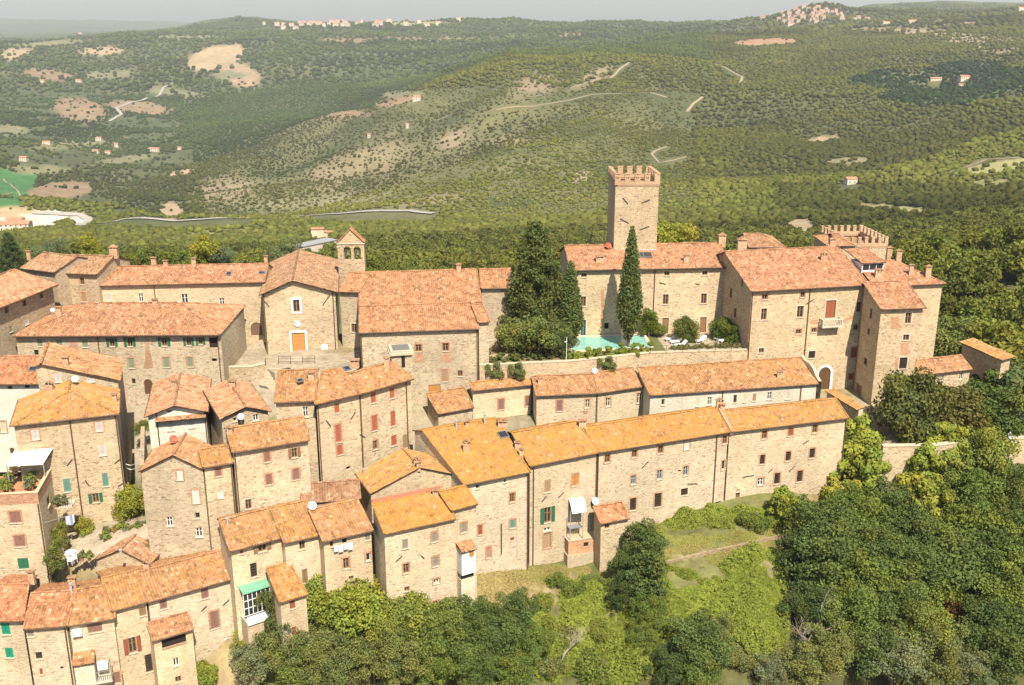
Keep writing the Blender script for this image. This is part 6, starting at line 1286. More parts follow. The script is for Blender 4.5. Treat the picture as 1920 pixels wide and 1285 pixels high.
vt((921, 640), -.5, 1.4, 1.5, 'tall', G1, 'narrow shrub beside the parish hall arch', name='bush', cat='bush'); vt((942, 640), -.5, 1.6, 1.4, 'fine', G4, 'loose shrub at the left of the garden wall', name='bush', cat='bush')
# pruned pair on the square, right
vt((1700, 812), -7.3, 4.7, 2.5, 'broad', (.125, .135, .042), 'big dark clipped tree on the square in front of the castle annex', v=1); vt((1768, 808), -7.3, 4.1, 2.3, 'broad', (.15, .135, .042), 'second clipped tree on the square with browner leaves', v=2); vt((1845, 808), -7.3, 4.1, 2.3, 'broad', (.12, .15, .04), 'greener clipped tree by the portal', v=0); vt((1915, 802), -7.3, 4.2, 2.8, 'leafy', G2, 'clipped tree at the right edge of the square', v=1)
vt((1862, 775), -7.6, 3.2, 3.6, 'leafy', (.125, .16, .04), 'taller tree half hiding the portal passage', v=2); vt((1905, 772), -7.8, 3.4, 4.0, 'broad', G2, 'dark tree right behind the portal')
for k, (u, v, t_) in enumerate([(1790, 600, G1), (1830, 610, (.27, .17, .06)), (1880, 615, (.25, .16, .055)), (1912, 640, (.25, .17, .055)), (1775, 560, G1), (1800, 540, G2), (1850, 550, G1), (1900, 560, G4)]):
    G = at_y((u, v + 40), 152 + 6 * (k % 3)); G = V((G.x, G.y, min(ground(G.x, G.y), G.z))); tree(G, 4.2, 4.6, 'broad', t_, ['leafy tree on the hillside right of the castle', 'reddish brown tree behind the portal'][t_[0] > t_[1]], 'trees on the hillside right of the castle', v=k % 3)

for u, v, Rc, kd, t_, lb in ((20, 470, 3.2, 'conifer', (.09, .12, .05), 'small dark fir tree at the left edge behind the roofs'), (95, 470, 2.2, 'fine', (.16, .20, .10), 'grey green cedar behind the upper left house'), (172, 472, 2.2, 'tall', YG, 'small yellow green tree behind the upper left house'), (390, 478, 2.8, 'tall', YG, 'yellow green conifer behind the pale row house'), (415, 480, 2.2, 'fine', (.16, .20, .11), 'blue green cedar beside the yellow green conifer'), (540, 480, 3.0, 'fine', (.18, .2, .09), 'loose tree behind the church roof'), (1255, 450, 4.0, 'broad', YG, 'bright tree rising right behind the castle tower')):
    G = at_y((u, v + 12), 172); o_ = tree(G - V((0, 0, 3)), Rc, 3.5 if kd != 'conifer' else 0, kd, t_, lb)
    if kd == 'conifer':
        for c_ in o_.children: c_.scale = (.5, .5, .42)
# ---- woods: the nearest trees one by one, the rest as one mass
def plan_ok(x, y):
    d = np.hypot(x, y); ok = (y > 161) | ((np.abs(x) > 70) & (y > 150)) | ((x > 72) & (y > 137)); ok &= ~((x > -75) & (x < 66) & (y < 168)); return ok & ~((x > 48) & (x < 70) & (y < 182) & (y > 150))
def scatter(d0, d1, cell, jit=.5, azmax=37):
    n_az = lambda r: max(1, int(2 * R(azmax) * r / cell)); pts = []
    r = d0
    while r < d1:
        n = n_az(r); a = (np.arange(n) + rng.random(n)) / n * 2 * R(azmax) - R(azmax); rr_ = r + (rng.random(n) - .5) * cell * 1.2; pts.append(np.stack([rr_ * np.sin(a), rr_ * np.cos(a)], 1)); r += cell * .9
    return np.concatenate(pts)
def tints(x, y, z, n, u, v):
    big = fbm(x / 120, y / 120, 3, 41); base = np.array((.094, .112, .028))[None] * (1 - big[:, None]) + np.array((.158, .150, .042))[None] * big[:, None]
    pine = (np.sqrt(((u - 1790) / 170) ** 2 + ((v - 155) / 36) ** 2) + (big - .5)) < 1; base[pine] = (.035, .062, .030)
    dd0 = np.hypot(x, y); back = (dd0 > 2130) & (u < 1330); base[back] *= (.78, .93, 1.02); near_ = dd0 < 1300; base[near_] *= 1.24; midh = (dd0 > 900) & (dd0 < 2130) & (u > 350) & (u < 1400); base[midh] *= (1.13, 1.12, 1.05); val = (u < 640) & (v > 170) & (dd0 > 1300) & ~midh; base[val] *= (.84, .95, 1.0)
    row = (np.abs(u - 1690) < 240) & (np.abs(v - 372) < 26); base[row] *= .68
    fd = np.clip((folds(x, y) - .55) / .40, 0, 1)[:, None]; base = base * np.array((.90, .92, .68)) * np.where(dd0[:, None] > 700, .62 + .46 * fd, 1.0); return base * (0.74 + .55 * rng.random((n, 1)) ** 1.2) * (1 + (rng.random((n, 3)) - .5) * .12)  # gully crowns tinted darker, painting in the shade of the hill folds
pts = scatter(140, 330, 7.2); pts = pts[plan_ok(pts[:, 0], pts[:, 1])]; Z = ground_np(pts[:, 0], pts[:, 1]); col, sh, u, v = land(pts[:, 0], pts[:, 1], Z)
vis = (u > -40) & (u < 1960) & (v < 760); pts, Z, u, v, sh = pts[vis], Z[vis], u[vis], v[vis], sh[vis]; keep = rng.random(len(pts)) < sh; pts, Z, u, v = pts[keep], Z[keep], u[keep], v[keep]
dd_ = np.hypot(pts[:, 0], pts[:, 1])
seen = np.ones(len(pts), bool)
for (u0, u1, vt_) in ((-50, 500, 545), (500, 640, 520), (640, 960, 560), (960, 1400, 560), (1400, 1700, 540), (1700, 1790, 640)):
    mm = (u >= u0) & (u < u1); zf = pts[:, 1] * CP - (Z - CAM_Z) * SP; vtop = v - 9.5 * FPX / zf; seen &= ~(mm & (vtop > vt_ - 60))
pts, Z, u, v, dd_ = pts[seen], Z[seen], u[seen], v[seen], dd_[seen]; order = np.argsort(dd_); near_i, rest_i = order[:180], order[180:]
tc_ = tints(pts[:, 0], pts[:, 1], Z, len(pts), u, v)
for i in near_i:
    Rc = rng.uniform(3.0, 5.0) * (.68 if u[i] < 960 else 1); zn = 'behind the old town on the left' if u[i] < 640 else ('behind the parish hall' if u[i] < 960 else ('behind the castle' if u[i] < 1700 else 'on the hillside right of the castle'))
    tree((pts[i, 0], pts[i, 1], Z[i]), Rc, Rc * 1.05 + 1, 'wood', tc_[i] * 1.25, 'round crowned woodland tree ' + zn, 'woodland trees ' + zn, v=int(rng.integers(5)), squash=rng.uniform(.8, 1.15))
def ico(sub):
    import bmesh
    bm = bmesh.new(); bmesh.ops.create_icosphere(bm, subdivisions=sub, radius=1.0); P = np.array([v_.co[:] for v_ in bm.verts]); F_ = np.array([[q.index for q in f.verts] for f in bm.faces]); bm.free(); return P, F_
def blob(sub, amp, seed):
    P, F_ = ico(sub); r_ = np.random.default_rng(seed); off = r_.random(3) * 50
    k = np.array([mnoise.fractal(V(p * 1.6 + off), 1.0, 2.2, 3) for p in P]); P = P * (1 + amp * k[:, None]) + r_.normal(0, .05, P.shape); P[:, 2] *= .85; return P, F_
def leafball(n, s, seed):
    r_ = np.random.default_rng(seed); cl = np.array(clumps_round(9, r=(.36, .52), zmin=-.3)); c, nr, sz, _ = cloud(cl, n, s, spread=.35, fill=.08)
    rr_ = unit(n); t1 = np.cross(nr, rr_); t1 /= np.linalg.norm(t1, axis=1, keepdims=True); t2 = np.cross(nr, t1); sz = sz[:, None]
    P = np.stack([c - t1 * sz, c + t2 * sz * .7, c + t1 * sz, c - t2 * sz * .7], 1).reshape(-1, 3); i = np.arange(n) * 4; F_ = np.concatenate([np.stack([i, i + 1, i + 2], 1), np.stack([i, i + 2, i + 3], 1)]); return P, F_
def mass(name, P2, Z, rad, tint, variants, smooth=False):
    """one merged mesh of many small crowns"""
    n = len(P2); vi = rng.integers(len(variants), size=n); VS, FS, CS = [], [], []; off = 0
    for k, (P, F_) in enumerate(variants):
        ids = np.where(vi == k)[0]
        if not len(ids): continue
        a = rng.random(len(ids)) * 6.283; ca, sa = np.cos(a), np.sin(a); s = rad[ids]; h_ = s * rng.uniform(.6, 1.05, len(ids))
        X = (P[None, :, 0] * ca[:, None] - P[None, :, 1] * sa[:, None]) * s[:, None] + P2[ids, 0][:, None]; Y = (P[None, :, 0] * sa[:, None] + P[None, :, 1] * ca[:, None]) * s[:, None] + P2[ids, 1][:, None]; ZZ = P[None, :, 2] * h_[:, None] + (Z[ids] + h_ * .62)[:, None]
        VS.append(np.stack([X, Y, ZZ], -1).reshape(-1, 3)); FS.append((F_[None] + (np.arange(len(ids)) * len(P))[:, None, None] + off).reshape(-1, 3)); CS.append(np.repeat(tint[ids], len(P), 0) * (.88 + .24 * rng.random((len(ids) * len(P), 1)))); off += len(ids) * len(P)
    Vv, Ff, Cc = np.concatenate(VS), np.concatenate(FS), np.concatenate(CS); me = bpy.data.meshes.new(name); me.vertices.add(len(Vv)); me.vertices.foreach_set('co', Vv.ravel()); me.loops.add(Ff.size); me.loops.foreach_set('vertex_index', Ff.ravel().astype(np.int32))
    me.polygons.add(len(Ff)); me.polygons.foreach_set('loop_start', np.arange(0, Ff.size, 3, dtype=np.int32)); me.polygons.foreach_set('loop_total', np.full(len(Ff), 3, dtype=np.int32)); me.polygons.foreach_set('use_smooth', np.full(len(Ff), smooth)); me.update()
    at = me.color_attributes.new('leaf', 'FLOAT_COLOR', 'POINT'); at.data.foreach_set('color', np.concatenate([Cc, np.ones((len(Cc), 1))], 1).ravel()); me.materials.append(LEAFY); o = bpy.data.objects.new(name, me); C.objects.link(o); print('MASS', name, n, len(Ff)); return o
LB_ = [leafball(190, .25, 90 + k) for k in range(5)]; B2 = [blob(2, .6, k) for k in range(8)]; B1 = [blob(1, .55, 20 + k) for k in range(8)]

SITES = [((290, 284), 22, 10, 6, 'long farmhouse with orange roof in the left valley'), ((186, 264), 11, 9, 6, 'small farmhouse left of the long farmhouse in the valley'), ((180, 287), 12, 9, 5, 'low farmhouse below the small one in the valley'), ((203, 289), 10, 8, 5, 'second low farmhouse in the valley'), ((219, 276), 7, 8, 7, 'narrow tower like farmhouse in the valley'), ((337, 280), 7, 7, 4, 'small white shed right of the long farmhouse'), ((88, 270), 14, 8, 4, 'white shed among the left valley trees'), ((45, 302), 12, 9, 6, 'farmhouse above the green fields'), ((80, 155), 14, 10, 6, 'farm on the left hillside'), ((148, 154), 16, 9, 6, 'farm beside the olive rows on the left hillside'),
         ((782, 188), 14, 10, 6, 'farmhouse with pink roof on the saddle of the middle hill'), ((764, 240), 5, 5, 7, 'pale ruin standing on the middle hill'), ((692, 258), 5, 5, 6, 'smaller pale ruin on the middle hill'), ((1594, 345), 10, 8, 5, 'house among the trees beyond the castle'), ((1807, 150), 16, 10, 6, 'house in the dark pine wood at the right'), ((1755, 150), 18, 8, 3, 'reddish shed in the dark pine wood at the right'), ((1800, 163), 8, 6, 4, 'small hut below the pine wood house'), ((1482, 49), 26, 14, 8, 'large farmhouse on the skyline below the hill town'), ((1660, 47), 22, 12, 8, 'farm right of the hill town'), ((1710, 44), 24, 12, 8, 'red roofed farm on the right ridge'), ((1915, 20), 30, 14, 9, 'villa at the right end of the ridge'), ((150, 64), 20, 12, 7, 'farm on the left skyline')]
RP = np.array([(ray_ground(q_[0]).x, ray_ground(q_[0]).y, 45) for q_ in SITES] + [(ray_ground(q_).x, ray_ground(q_).y, 40) for q_ in ((600, 446), (560, 478), (545, 482), (575, 474), (8, 432))] + [(a.x + (b2.x - a.x) * k / n_, a.y + (b2.y - a.y) * k / n_, cl_) for P, cl_ in ROADS for a, b2 in zip(P, P[1:]) for n_ in [max(1, int((b2 - a).length / 9))] for k in range(n_)])
def clear_of_roads(p):
    """no trees on the roads nor in the strip in front of them"""
    ok = np.ones(len(p), bool); d = np.hypot(p[:, 0], p[:, 1])
    for q in RP:
        dq = math.hypot(q[0], q[1]); cross = np.abs(p[:, 0] * q[1] - p[:, 1] * q[0]) / dq; al = (p[:, 0] * q[0] + p[:, 1] * q[1]) / dq - dq; ok &= ~((cross < (9 if q[2] > 20 else 6)) & (al > -q[2]) & (al < 8))
    return ok
def wood(name, label, d0, d1, cell, rad, variants, scrub=True, extra=None):
    p = scatter(d0, d1, cell)
    if extra is not None: p = np.concatenate([p, extra])
    z = ground_np(p[:, 0], p[:, 1]); _, s_, u_, v_ = land(p[:, 0], p[:, 1], z); k = (rng.random(len(p)) < s_) & (u_ > -420) & (u_ < 2340) & clear_of_roads(p); p, z, u_, v_ = p[k], z[k], u_[k], v_[k]
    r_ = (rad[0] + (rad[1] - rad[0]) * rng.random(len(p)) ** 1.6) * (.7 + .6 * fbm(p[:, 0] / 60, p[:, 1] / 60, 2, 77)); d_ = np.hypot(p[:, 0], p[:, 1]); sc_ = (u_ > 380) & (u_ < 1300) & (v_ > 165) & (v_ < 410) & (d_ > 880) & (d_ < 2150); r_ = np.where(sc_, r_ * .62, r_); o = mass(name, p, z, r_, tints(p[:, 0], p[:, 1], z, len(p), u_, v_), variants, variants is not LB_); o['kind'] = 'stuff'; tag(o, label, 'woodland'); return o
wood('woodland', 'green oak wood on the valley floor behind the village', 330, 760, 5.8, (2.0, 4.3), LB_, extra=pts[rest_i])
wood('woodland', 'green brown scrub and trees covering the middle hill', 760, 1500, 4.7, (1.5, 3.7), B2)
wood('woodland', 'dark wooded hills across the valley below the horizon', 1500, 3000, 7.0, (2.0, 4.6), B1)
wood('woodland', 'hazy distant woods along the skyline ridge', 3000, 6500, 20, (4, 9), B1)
# vine and bramble cover on the bank below the long building
def cover(name, label, ells, n, size, tint, hgt=.5):
    c = []; 
    for (u_, v_, a, b2, k) in ells:
        m_ = int(n * k); th = rng.random(m_) * 6.283; q = np.sqrt(rng.random(m_)); P0 = [ray_ground((u_ + a * x, v_ + b2 * y)) for x, y in ((0, 0), (1, 0), (0, 1), (-1, 0), (0, -1))]
        ex, ey = (P0[1] - P0[3]) / 2, (P0[2] - P0[4]) / 2; X = P0[0].x + ex.x * np.cos(th) * q + ey.x * np.sin(th) * q; Y = P0[0].y + ex.y * np.cos(th) * q + ey.y * np.sin(th) * q; lump = fbm(X / 2.2, Y / 2.2, 3, 61); k2 = lump > .30; X, Y, lump = X[k2], Y[k2], lump[k2]
        c.append(np.stack([X, Y, ground_np(X, Y) + (lump - .3) * hgt * 4.0 * rng.random(len(X)) ** .3], 1))
    c = np.concatenate(c); nn_ = unit(len(c)) * .7 + np.array((0, -.35, .8)); nn_ /= np.linalg.norm(nn_, axis=1, keepdims=True); big = fbm(c[:, 0] / 4, c[:, 1] / 4, 3, 71)[:, None]
    t_ = np.array(tint)[None] * (.7 + .6 * rng.random((len(c), 1))) * (.7 + .6 * big); me = quads_mesh(name, c, nn_, size * (.7 + .6 * rng.random(len(c))), t_, LEAF); o = bpy.data.objects.new(name, me); C.objects.link(o); o['kind'] = 'stuff'; tag(o, label, 'ground cover'); return o
cover('bramble_cover', 'bright green brambles covering the bank below the long building', [(1345, 1130, 120, 75, .45), (1250, 1180, 110, 90, .35), (1150, 1235, 90, 60, .2), (1090, 1120, 40, 40, .08), (1420, 1090, 60, 60, .15), (1250, 1110, 60, 50, .15), (1040, 1240, 60, 40, .12), (1430, 1180, 50, 60, .12), (1050, 1180, 90, 70, .25), (1130, 1150, 60, 60, .15), (960, 1200, 70, 50, .15)], 42000, .16, (.20, .235, .042), 1.0)
cover('vine_cover', 'yellow green vines along the foot of the long building', [(1230, 975, 50, 32, .3), (1310, 975, 70, 22, .3), (1400, 975, 70, 18, .25), (1470, 968, 60, 20, .2)], 22000, .14, (.19, .22, .04), .7)
cover('dry_grass', 'dry and green tufts of grass on the slope by the tall plain house', [(950, 1100, 70, 40, .4), (890, 1150, 40, 30, .2), (1360, 1030, 150, 14, .3), (1050, 1075, 60, 14, .2)], 16000, .085, (.34, .27, .11), .12)
cover('grass', 'short green grass along the path below the long building', [(1330, 1030, 180, 26, .4), (1440, 985, 70, 20, .15), (1250, 1010, 70, 24, .15), (1260, 1085, 70, 26, .15), (1400, 1060, 80, 26, .15), (1040, 1080, 60, 18, .1), (1500, 960, 50, 20, .1)], 60000, .075, (.27, .265, .075), .10)

# ------------------------------------------------------------------ garden terrace with the pool
slab('garden_terrace', [(899, 684), (1073, 677), (1218, 661.5), (1403, 656), (1403, 628), (1060, 633), (905, 634)], 0.0, .8, plain_mat('garden_earth', (.20, .16, .08), .95, .3, 1.2))
slab('garden_path', [px('Z2', 960, 345), px('Z2', 1010, 330), px('Z2', 1790, 330), px('Z2', 1790, 470), px('Z2', 1060, 500)], 0.02, .015, PAVE)
slab('lawn', [px('Z2', 890, 345), px('Z2', 955, 365), px('Z2', 1060, 505), px('Z2', 925, 500)], 0.024, .02, plain_mat('lawn_grass', (.12, .13, .045), .95, .3, 3))
wm, t, b = nmat('pool_water'); b.inputs['Base Color'].default_value = (0.16, 0.50, 0.42, 1); b.inputs['Roughness'].default_value = 0.08
tc = N(t, 'TexCoord'); nz = noise_t(t, tc.outputs['Object'], 1.2, 3); bump(t, b, nz.outputs[0], .15, .05)
rp_ = ramp(t, [(.3, (.17, .40, .34)), (.7, (.27, .52, .44))]); t.links.new(nz.outputs[0], rp_.inputs[0]); t.links.new(rp_.outputs[0], b.inputs['Base Color'])
PQ = [px('Z2', 150, 500), px('Z2', 905, 466), px('Z2', 832, 350), px('Z2', 225, 366)]
slab('pool_water', PQ, 0.05, .03, wm, col=(1, 1, 1, 1))
pc = thing('pool_edge', 'pale stone edge round the turquoise swimming pool below the castle wing', 'pool edge', at_z(PQ[1], 0)); PP = [at_z(q, 0) for q in PQ]
for k in range(4):
    a, b2 = PP[k], PP[(k + 1) % 4]; d = (b2 - a).normalized(); n_ = V((d.y, -d.x, 0)); mb = MB(); mb.box(a + V((0, 0, .005)), b2 - a, n_ * .45, V((0, 0, .1))); part(mb, 'edge_stone', [DRESS], pc, col=(1.25, 1.22, 1.15, 1))

def wall_run(name, label, pts, z0, z1, th=.5, mat=STONE, cope=True, cat='wall', back=1, wcol=(1, 1, 1)):
    """free-standing or retaining wall along plan points"""
    root = thing(name, label, cat, V((pts[0].x, pts[0].y, z0))); mb, cb = MB(), MB()
    for k, (a, b2) in enumerate(zip(pts, pts[1:])):
        za, zb_ = a.z, b2.z; a, b2 = V((a.x, a.y, 0)), V((b2.x, b2.y, 0)); d = (b2 - a); L_ = d.length; d.normalize(); n_ = V((-d.y, d.x, 0)) * th * back
        f = lambda p, q, t_: Facade(p, q, z0, t_, (k * 17.0, 2)).emit(mb)
        f(a, b2, [(0, za), (L_, zb_)]); f(b2 + n_, a + n_, [(0, zb_), (L_, za)]); f(b2, b2 + n_, zb_); f(a + n_, a, za)
        if cope:
            o = [a - n_ * .12, b2 - n_ * .12, b2 + n_ * 1.12, a + n_ * 1.12]; zz = [za, zb_, zb_, za]; up = [V((p.x, p.y, z + .1)) for p, z in zip(o, zz)]; lo = [V((p.x, p.y, z + .003)) for p, z in zip(o, zz)]
            cb.face(up); cb.face(lo[::-1])
            for j in range(4): cb.face([lo[j], lo[(j + 1) % 4], up[(j + 1) % 4], up[j]])
        else: mb.face([V((a.x, a.y, za)), V((b2.x, b2.y, zb_)), V((b2.x + n_.x, b2.y + n_.y, zb_)), V((a.x + n_.x, a.y + n_.y, za))])
    part(mb, 'masonry', [mat, BRICK], root, col=(*wcol, 1))
    if cope: part(cb, 'coping', [DRESS], root, col=(.95, .92, .86, 1))
    return root
def zpt(p, z): return at_z(p, z)
gw = wall_run('garden_wall', 'high retaining wall of the castle garden above the middle row of houses', [zpt((899, 686), .15), zpt((1073, 678), .25), zpt((1218, 662.5), .3), zpt((1402, 657), .3)], -9, 0, .5, wcol=(1.02, 1.0, .96))
wall_run('garden_wall', 'short upper wall in the garden between the parish hall and the trees', [zpt((901, 641), .9), zpt((960, 637), .9)], -1, 0, .4)
wall_run('garden_wall', 'low crumbling wall among the shrubs at the left of the garden', [zpt((902, 668), .7), zpt((965, 664), .6)], -1, 0, .35, cope=False)
def railing(name, label, pts, h_=1.0, n=6, rails=3):
    root = thing(name, label, 'railing', pts[0])
    for a, b2 in zip(pts, pts[1:]):
        for k in range(n + 1): p = a.lerp(b2, k / n); mb = MB(); mb.tube([p - V((0, 0, .1)), p + V((0, 0, h_))], .03, 5); part(mb, 'post', [IRON], root)
        for j in range(rails): mb = MB(); z = V((0, 0, h_ * (j + 1) / rails)); mb.tube([a + z, b2 + z], .022, 5); part(mb, 'rail', [IRON], root)
    return root
railing('iron_railing', 'thin iron railing along the garden wall right of the pool', [zpt((1219, 662), .42), zpt((1402, 656.5), .42)], 1.0, 6, 2)
railing('iron_railing', 'iron railing at the edge of the square in front of the church', [zpt(px('Z6', 272, 405), .0), zpt(px('Z6', 710, 400), .0)], 1.1, 3, 3)
railing('iron_railing', 'short railing beside the steps left of the church square', [zpt(px('Z6', 118, 420), .0), zpt(px('Z6', 118, 540), -1.5)], 1.0, 2, 2)
wall_run('retaining_wall', 'stone retaining wall with parapet below the church square', [zpt((404, 690), .75), zpt((470, 689), .75), zpt((497, 683), .8)], -6, 0, .5, wcol=(.98, .97, .94))
st = thing('stone_steps', 'stone steps going down from the church square', 'steps', zpt((508, 705), -1.5))
for k in range(7):
    a = zpt((499, 690), 0) + V((0, -k * .42, -k * .26)); mb = MB(); mb.box(a - V((0, .42, 1.6)), V((3.2, 0, 0)), V((0, .42, 0)), V((0, 0, 1.6 - .002 * k))); part(mb, 'step', [DRESS], st, col=(.85, .8, .72, 1))
# square on the right with its retaining wall
slab('castle_square', [(1622, 772), (1655, 838), (1760, 836), (1990, 824), (1990, 735), (1720, 735)], -7.25, .5, PAVE)
wall_run('retaining_wall', 'pale retaining wall along the square with the clipped trees', [zpt((1656, 838), -6.5), zpt((1760, 836), -6.5), zpt((1830, 827), -6.5), zpt((1990, 819), -6.5)], -18, 0, .6, wcol=(.98, .97, .95))
wall_run('low_wall', 'low dry stone wall along the path below the long building', [ray_ground((1238, 1062)) + V((0, 0, .35)), ray_ground((1330, 1040)) + V((0, 0, .4)), ray_ground((1420, 1021)) + V((0, 0, .4)), ray_ground((1496, 1003)) + V((0, 0, .4))], -20, 0, .28, cope=False, wcol=(.62, .60, .54))
# person sitting on the parapet
def person():
    P = zpt((1893, 822), -6.4); me = bpy.data.meshes.new('person'); J = [(0, .1, .12), (0, .12, .42), (0, .1, .60), (0, .08, .70), (0, .06, .82), (.16, .08, .55), (.22, .0, .32), (.18, -.15, .2), (-.16, .08, .55), (-.22, .02, .3), (-.16, -.16, .2), (.1, -.25, .12), (.11, -.32, -.28), (-.1, -.25, .12), (-.11, -.32, -.28)]
    E = [(0, 1), (1, 2), (2, 3), (3, 4), (2, 5), (5, 6), (6, 7), (2, 8), (8, 9), (9, 10), (0, 11), (11, 12), (0, 13), (13, 14)]; me.from_pydata(J, E, []); o = bpy.data.objects.new('person', me); C.objects.link(o); o.location = P
    md = o.modifiers.new('skin', 'SKIN'); me.skin_vertices[0].data[0].use_root = True
    for i, r_ in enumerate([.16, .17, .15, .06, .11, .07, .05, .04, .07, .05, .04, .09, .06, .09, .06]): me.skin_vertices[0].data[i].radius = (r_, r_)
    o.modifiers.new('sub', 'SUBSURF').levels = 2; o.modifiers['sub'].render_levels = 2; me.materials.append(plain_mat('white_shirt', (.75, .75, .76), .9)); tag(o, 'person in pale clothes sitting on the retaining wall of the square', 'person')
person()

# ------------------------------------------------------------------ sun loungers by the pool
WOOL = plain_mat('white_canvas', (.80, .79, .77), .9, .05)
def lounger(p, rz, label):
    root = thing('sun_lounger', label, 'sun lounger', zpt(p, .02), 'white sun loungers on the castle terrace'); c, s = math.cos(rz), math.sin(rz); X, Y, Z = V((c, s, 0)), V((-s, c, 0)), V((0, 0, 1)); o = zpt(p, .02)
    mb = MB(); mb.box(o - X * .35 - Y * .9 + Z * .28, X * .7, Y * 1.25, Z * .12); part(mb, 'seat', [WOOL], root)
    mb = MB(); mb.box(o - X * .35 + Y * .36 + Z * .30, X * .7, Y * .55 + Z * .55, Z * .1 - Y * .08); part(mb, 'backrest', [WOOL], root)
    for sx in (-.3, .24):
        for sy in (-.85, .25): mb = MB(); mb.box(o + X * sx + Y * sy, X * .06, Y * .06, Z * .278); part(mb, 'leg', [WHITE], root)
for (x, y, rz, lb) in ((1100, 400, -1.2, 'white sun lounger nearest the pool with its back raised'), (1150, 425, -1.25, 'white sun lounger second from the pool'), (1190, 458, -1.3, 'white sun lounger close to the flower bed on the terrace wall'), (1375, 415, -1.1, 'white sun lounger between the two terrace bushes'), (1560, 390, -.9, 'white lounger under the corner bushes, left one of two'), (1600, 410, -.8, 'white lounger under the corner bushes, right one of two')): lounger(px('Z2', x, y), rz, lb)
def hedge(name, label, pts, n, size, tint, hgt, wid, z):
    cl = []
    for a, b2 in zip(pts, pts[1:]):
        a, b2 = zpt(a, z), zpt(b2, z); k = max(2, int((b2 - a).length / .12))
        for j in range(k): q = a.lerp(b2, j / k); cl.append((q.x + rng.normal() * wid * .5, q.y + rng.normal() * wid * .5, q.z + hgt * (.1 + .9 * rng.random() ** 2), .12 + .24 * rng.random()))
    a = cloud(cl, n, size, var=.3); me = quads_mesh(name, *a, LEAF); o = bpy.data.objects.new(name, me); C.objects.link(o); o.color = (*tint, 1); tag(o, label, 'plants'); return o
hedge('hedge', 'bright trailing hedge along the garden wall in front of the pool', [(1070, 673), (1110, 668), (1150, 665), (1200, 659), (1217, 657)], 17000, .11, (.215, .245, .045), 1.0, 1.3, .1)
hedge('hedge', 'tangle of shrubs on the garden wall below the conifer', [(905, 676), (960, 674), (1010, 671), (1060, 669)], 6000, .12, (.14, .155, .05), .8, 1.2, .1)
hedge('flower_bed', 'low flower bed behind the railing of the castle terrace', [px('Z2', 1100, 480), px('Z2', 1300, 468), px('Z2', 1500, 460), px('Z2', 1780, 455)], 5000, .09, (.20, .18, .06), .35, .35, .1)
for p_, sc_, lb in (((930, 690), (.55, .6, .62), 'green plant hanging down the garden wall by the parish hall'), ((972, 690), (.5, .6, .5), 'trailing plant hanging over the garden wall left of the lamp'), ((1140, 678), (.6, .6, .45), 'creeper trailing over the garden wall below the pool')):
    o = bpy.data.objects.new('hanging_plant', crown('ivy', 2)); C.objects.link(o); w0 = zpt(p_, -.2); o.location = w0 + V((0, -.1, -4 * sc_[2] + .6)); o.scale = sc_; o.color = (.17, .19, .06, 1); tag(o, lb, 'plants')
hedge('climbing_plant', 'climbing plants on the garden side wall of the parish hall', [(918, 640), (925, 610), (935, 625)], 2200, .12, (.16, .175, .06), 1.6, .6, .4)
lp = thing('garden_lamp', 'thin white lamp post on the garden wall left of the pool', 'lamp', zpt((1062, 676), .3)); o = zpt((1062, 676), .3); mb = MB(); mb.tube([o, o + V((0, 0, 3.2))], .04, 6); part(mb, 'post', [WHITE], lp); mb = MB(); mb.dome(o + V((-.15, 0, 2.5)), .2, V((0, -.3, -1)), .12); part(mb, 'lamp_shade', [WHITE], lp)

# ------------------------------------------------------------------ satellite dishes
DISHR = plain_mat('red_dish_paint', (.42, .10, .06), .5, .1)
def dish(P, r_, label, mat=WHITE, group=None):
    r_ *= .8; root = thing('satellite_dish', label, 'satellite dish', P, group); ax = V((.42, -.75, .5)).normalized(); c = V(P) + V((0, 0, r_ * .9)); mb = MB(); mb.dome(c, r_, ax, r_ * .25); part(mb, 'dish', [mat], root)
    mb = MB(); mb.tube([V(P) - V((0, 0, .5)), c - ax * r_ * .3], .035, 5); part(mb, 'mast', [METAL], root); mb = MB(); mb.tube([c - V((0, 0, r_ * .9)), c + ax * r_ * .9 - V((0, 0, r_ * .3))], .02, 4); mb.box(c + ax * r_ * .9 - V((.05, .05, r_ * .3 + .05)), V((.1, 0, 0)), V((0, .1, 0)), V((0, 0, .1))); part(mb, 'feed_arm', [METAL], root)
def on_plane(h_, p, k=0): P0, n = h_; return at_pl(p, P0, n)
dish(at_pl(px('R3', 1340, 150), MR['F'].A, MR['F'].n) if False else at_z((1115, 700), -1.4), .5, 'white satellite dish at the ridge of the middle row below the garden wall')
dish(at_z((586, 955), -3.4), .55, 'white satellite dish on the ridge of the lower middle row')
dish(at_z((141, 716), 6.4), .45, 'white satellite dish at the peak of the yellow hipped roof by the alley')
dish(F_.p(*F_.hit(px('R2', 296, 520)), .3) if (F_ := Facade(at_z((412, 786), 1.6), at_z((508, 771), 1.6), -8, 2, (0, 0))) else None, .45, 'white satellite dish on the front of the small gabled house')
dish(at_z((99, 585), 7.0), .35, 'small white satellite dish at the left end of the broad hipped roof')
dish(at_z((1141, 466), 11.6), .6, 'red satellite dish at the foot of the castle tower', DISHR)
dish(at_z((326, 830), 2.4), .5, 'red satellite dish on the peak of the grey stone gabled house', DISHR)
dish(K2['F'].p(*K2['F'].hit(px('Z8', 805, 300)), .5) if True else None, .55, 'white satellite dish on the wall of the long building above the little annex')

wall_run('alley_wall', 'rough stone wall lining the right side of the dark alley', [at_z((262, 872), 1.0), at_z((264, 800), .6)], -11, 0, .4, cope=False, back=-1, wcol=(.9, .88, .86))
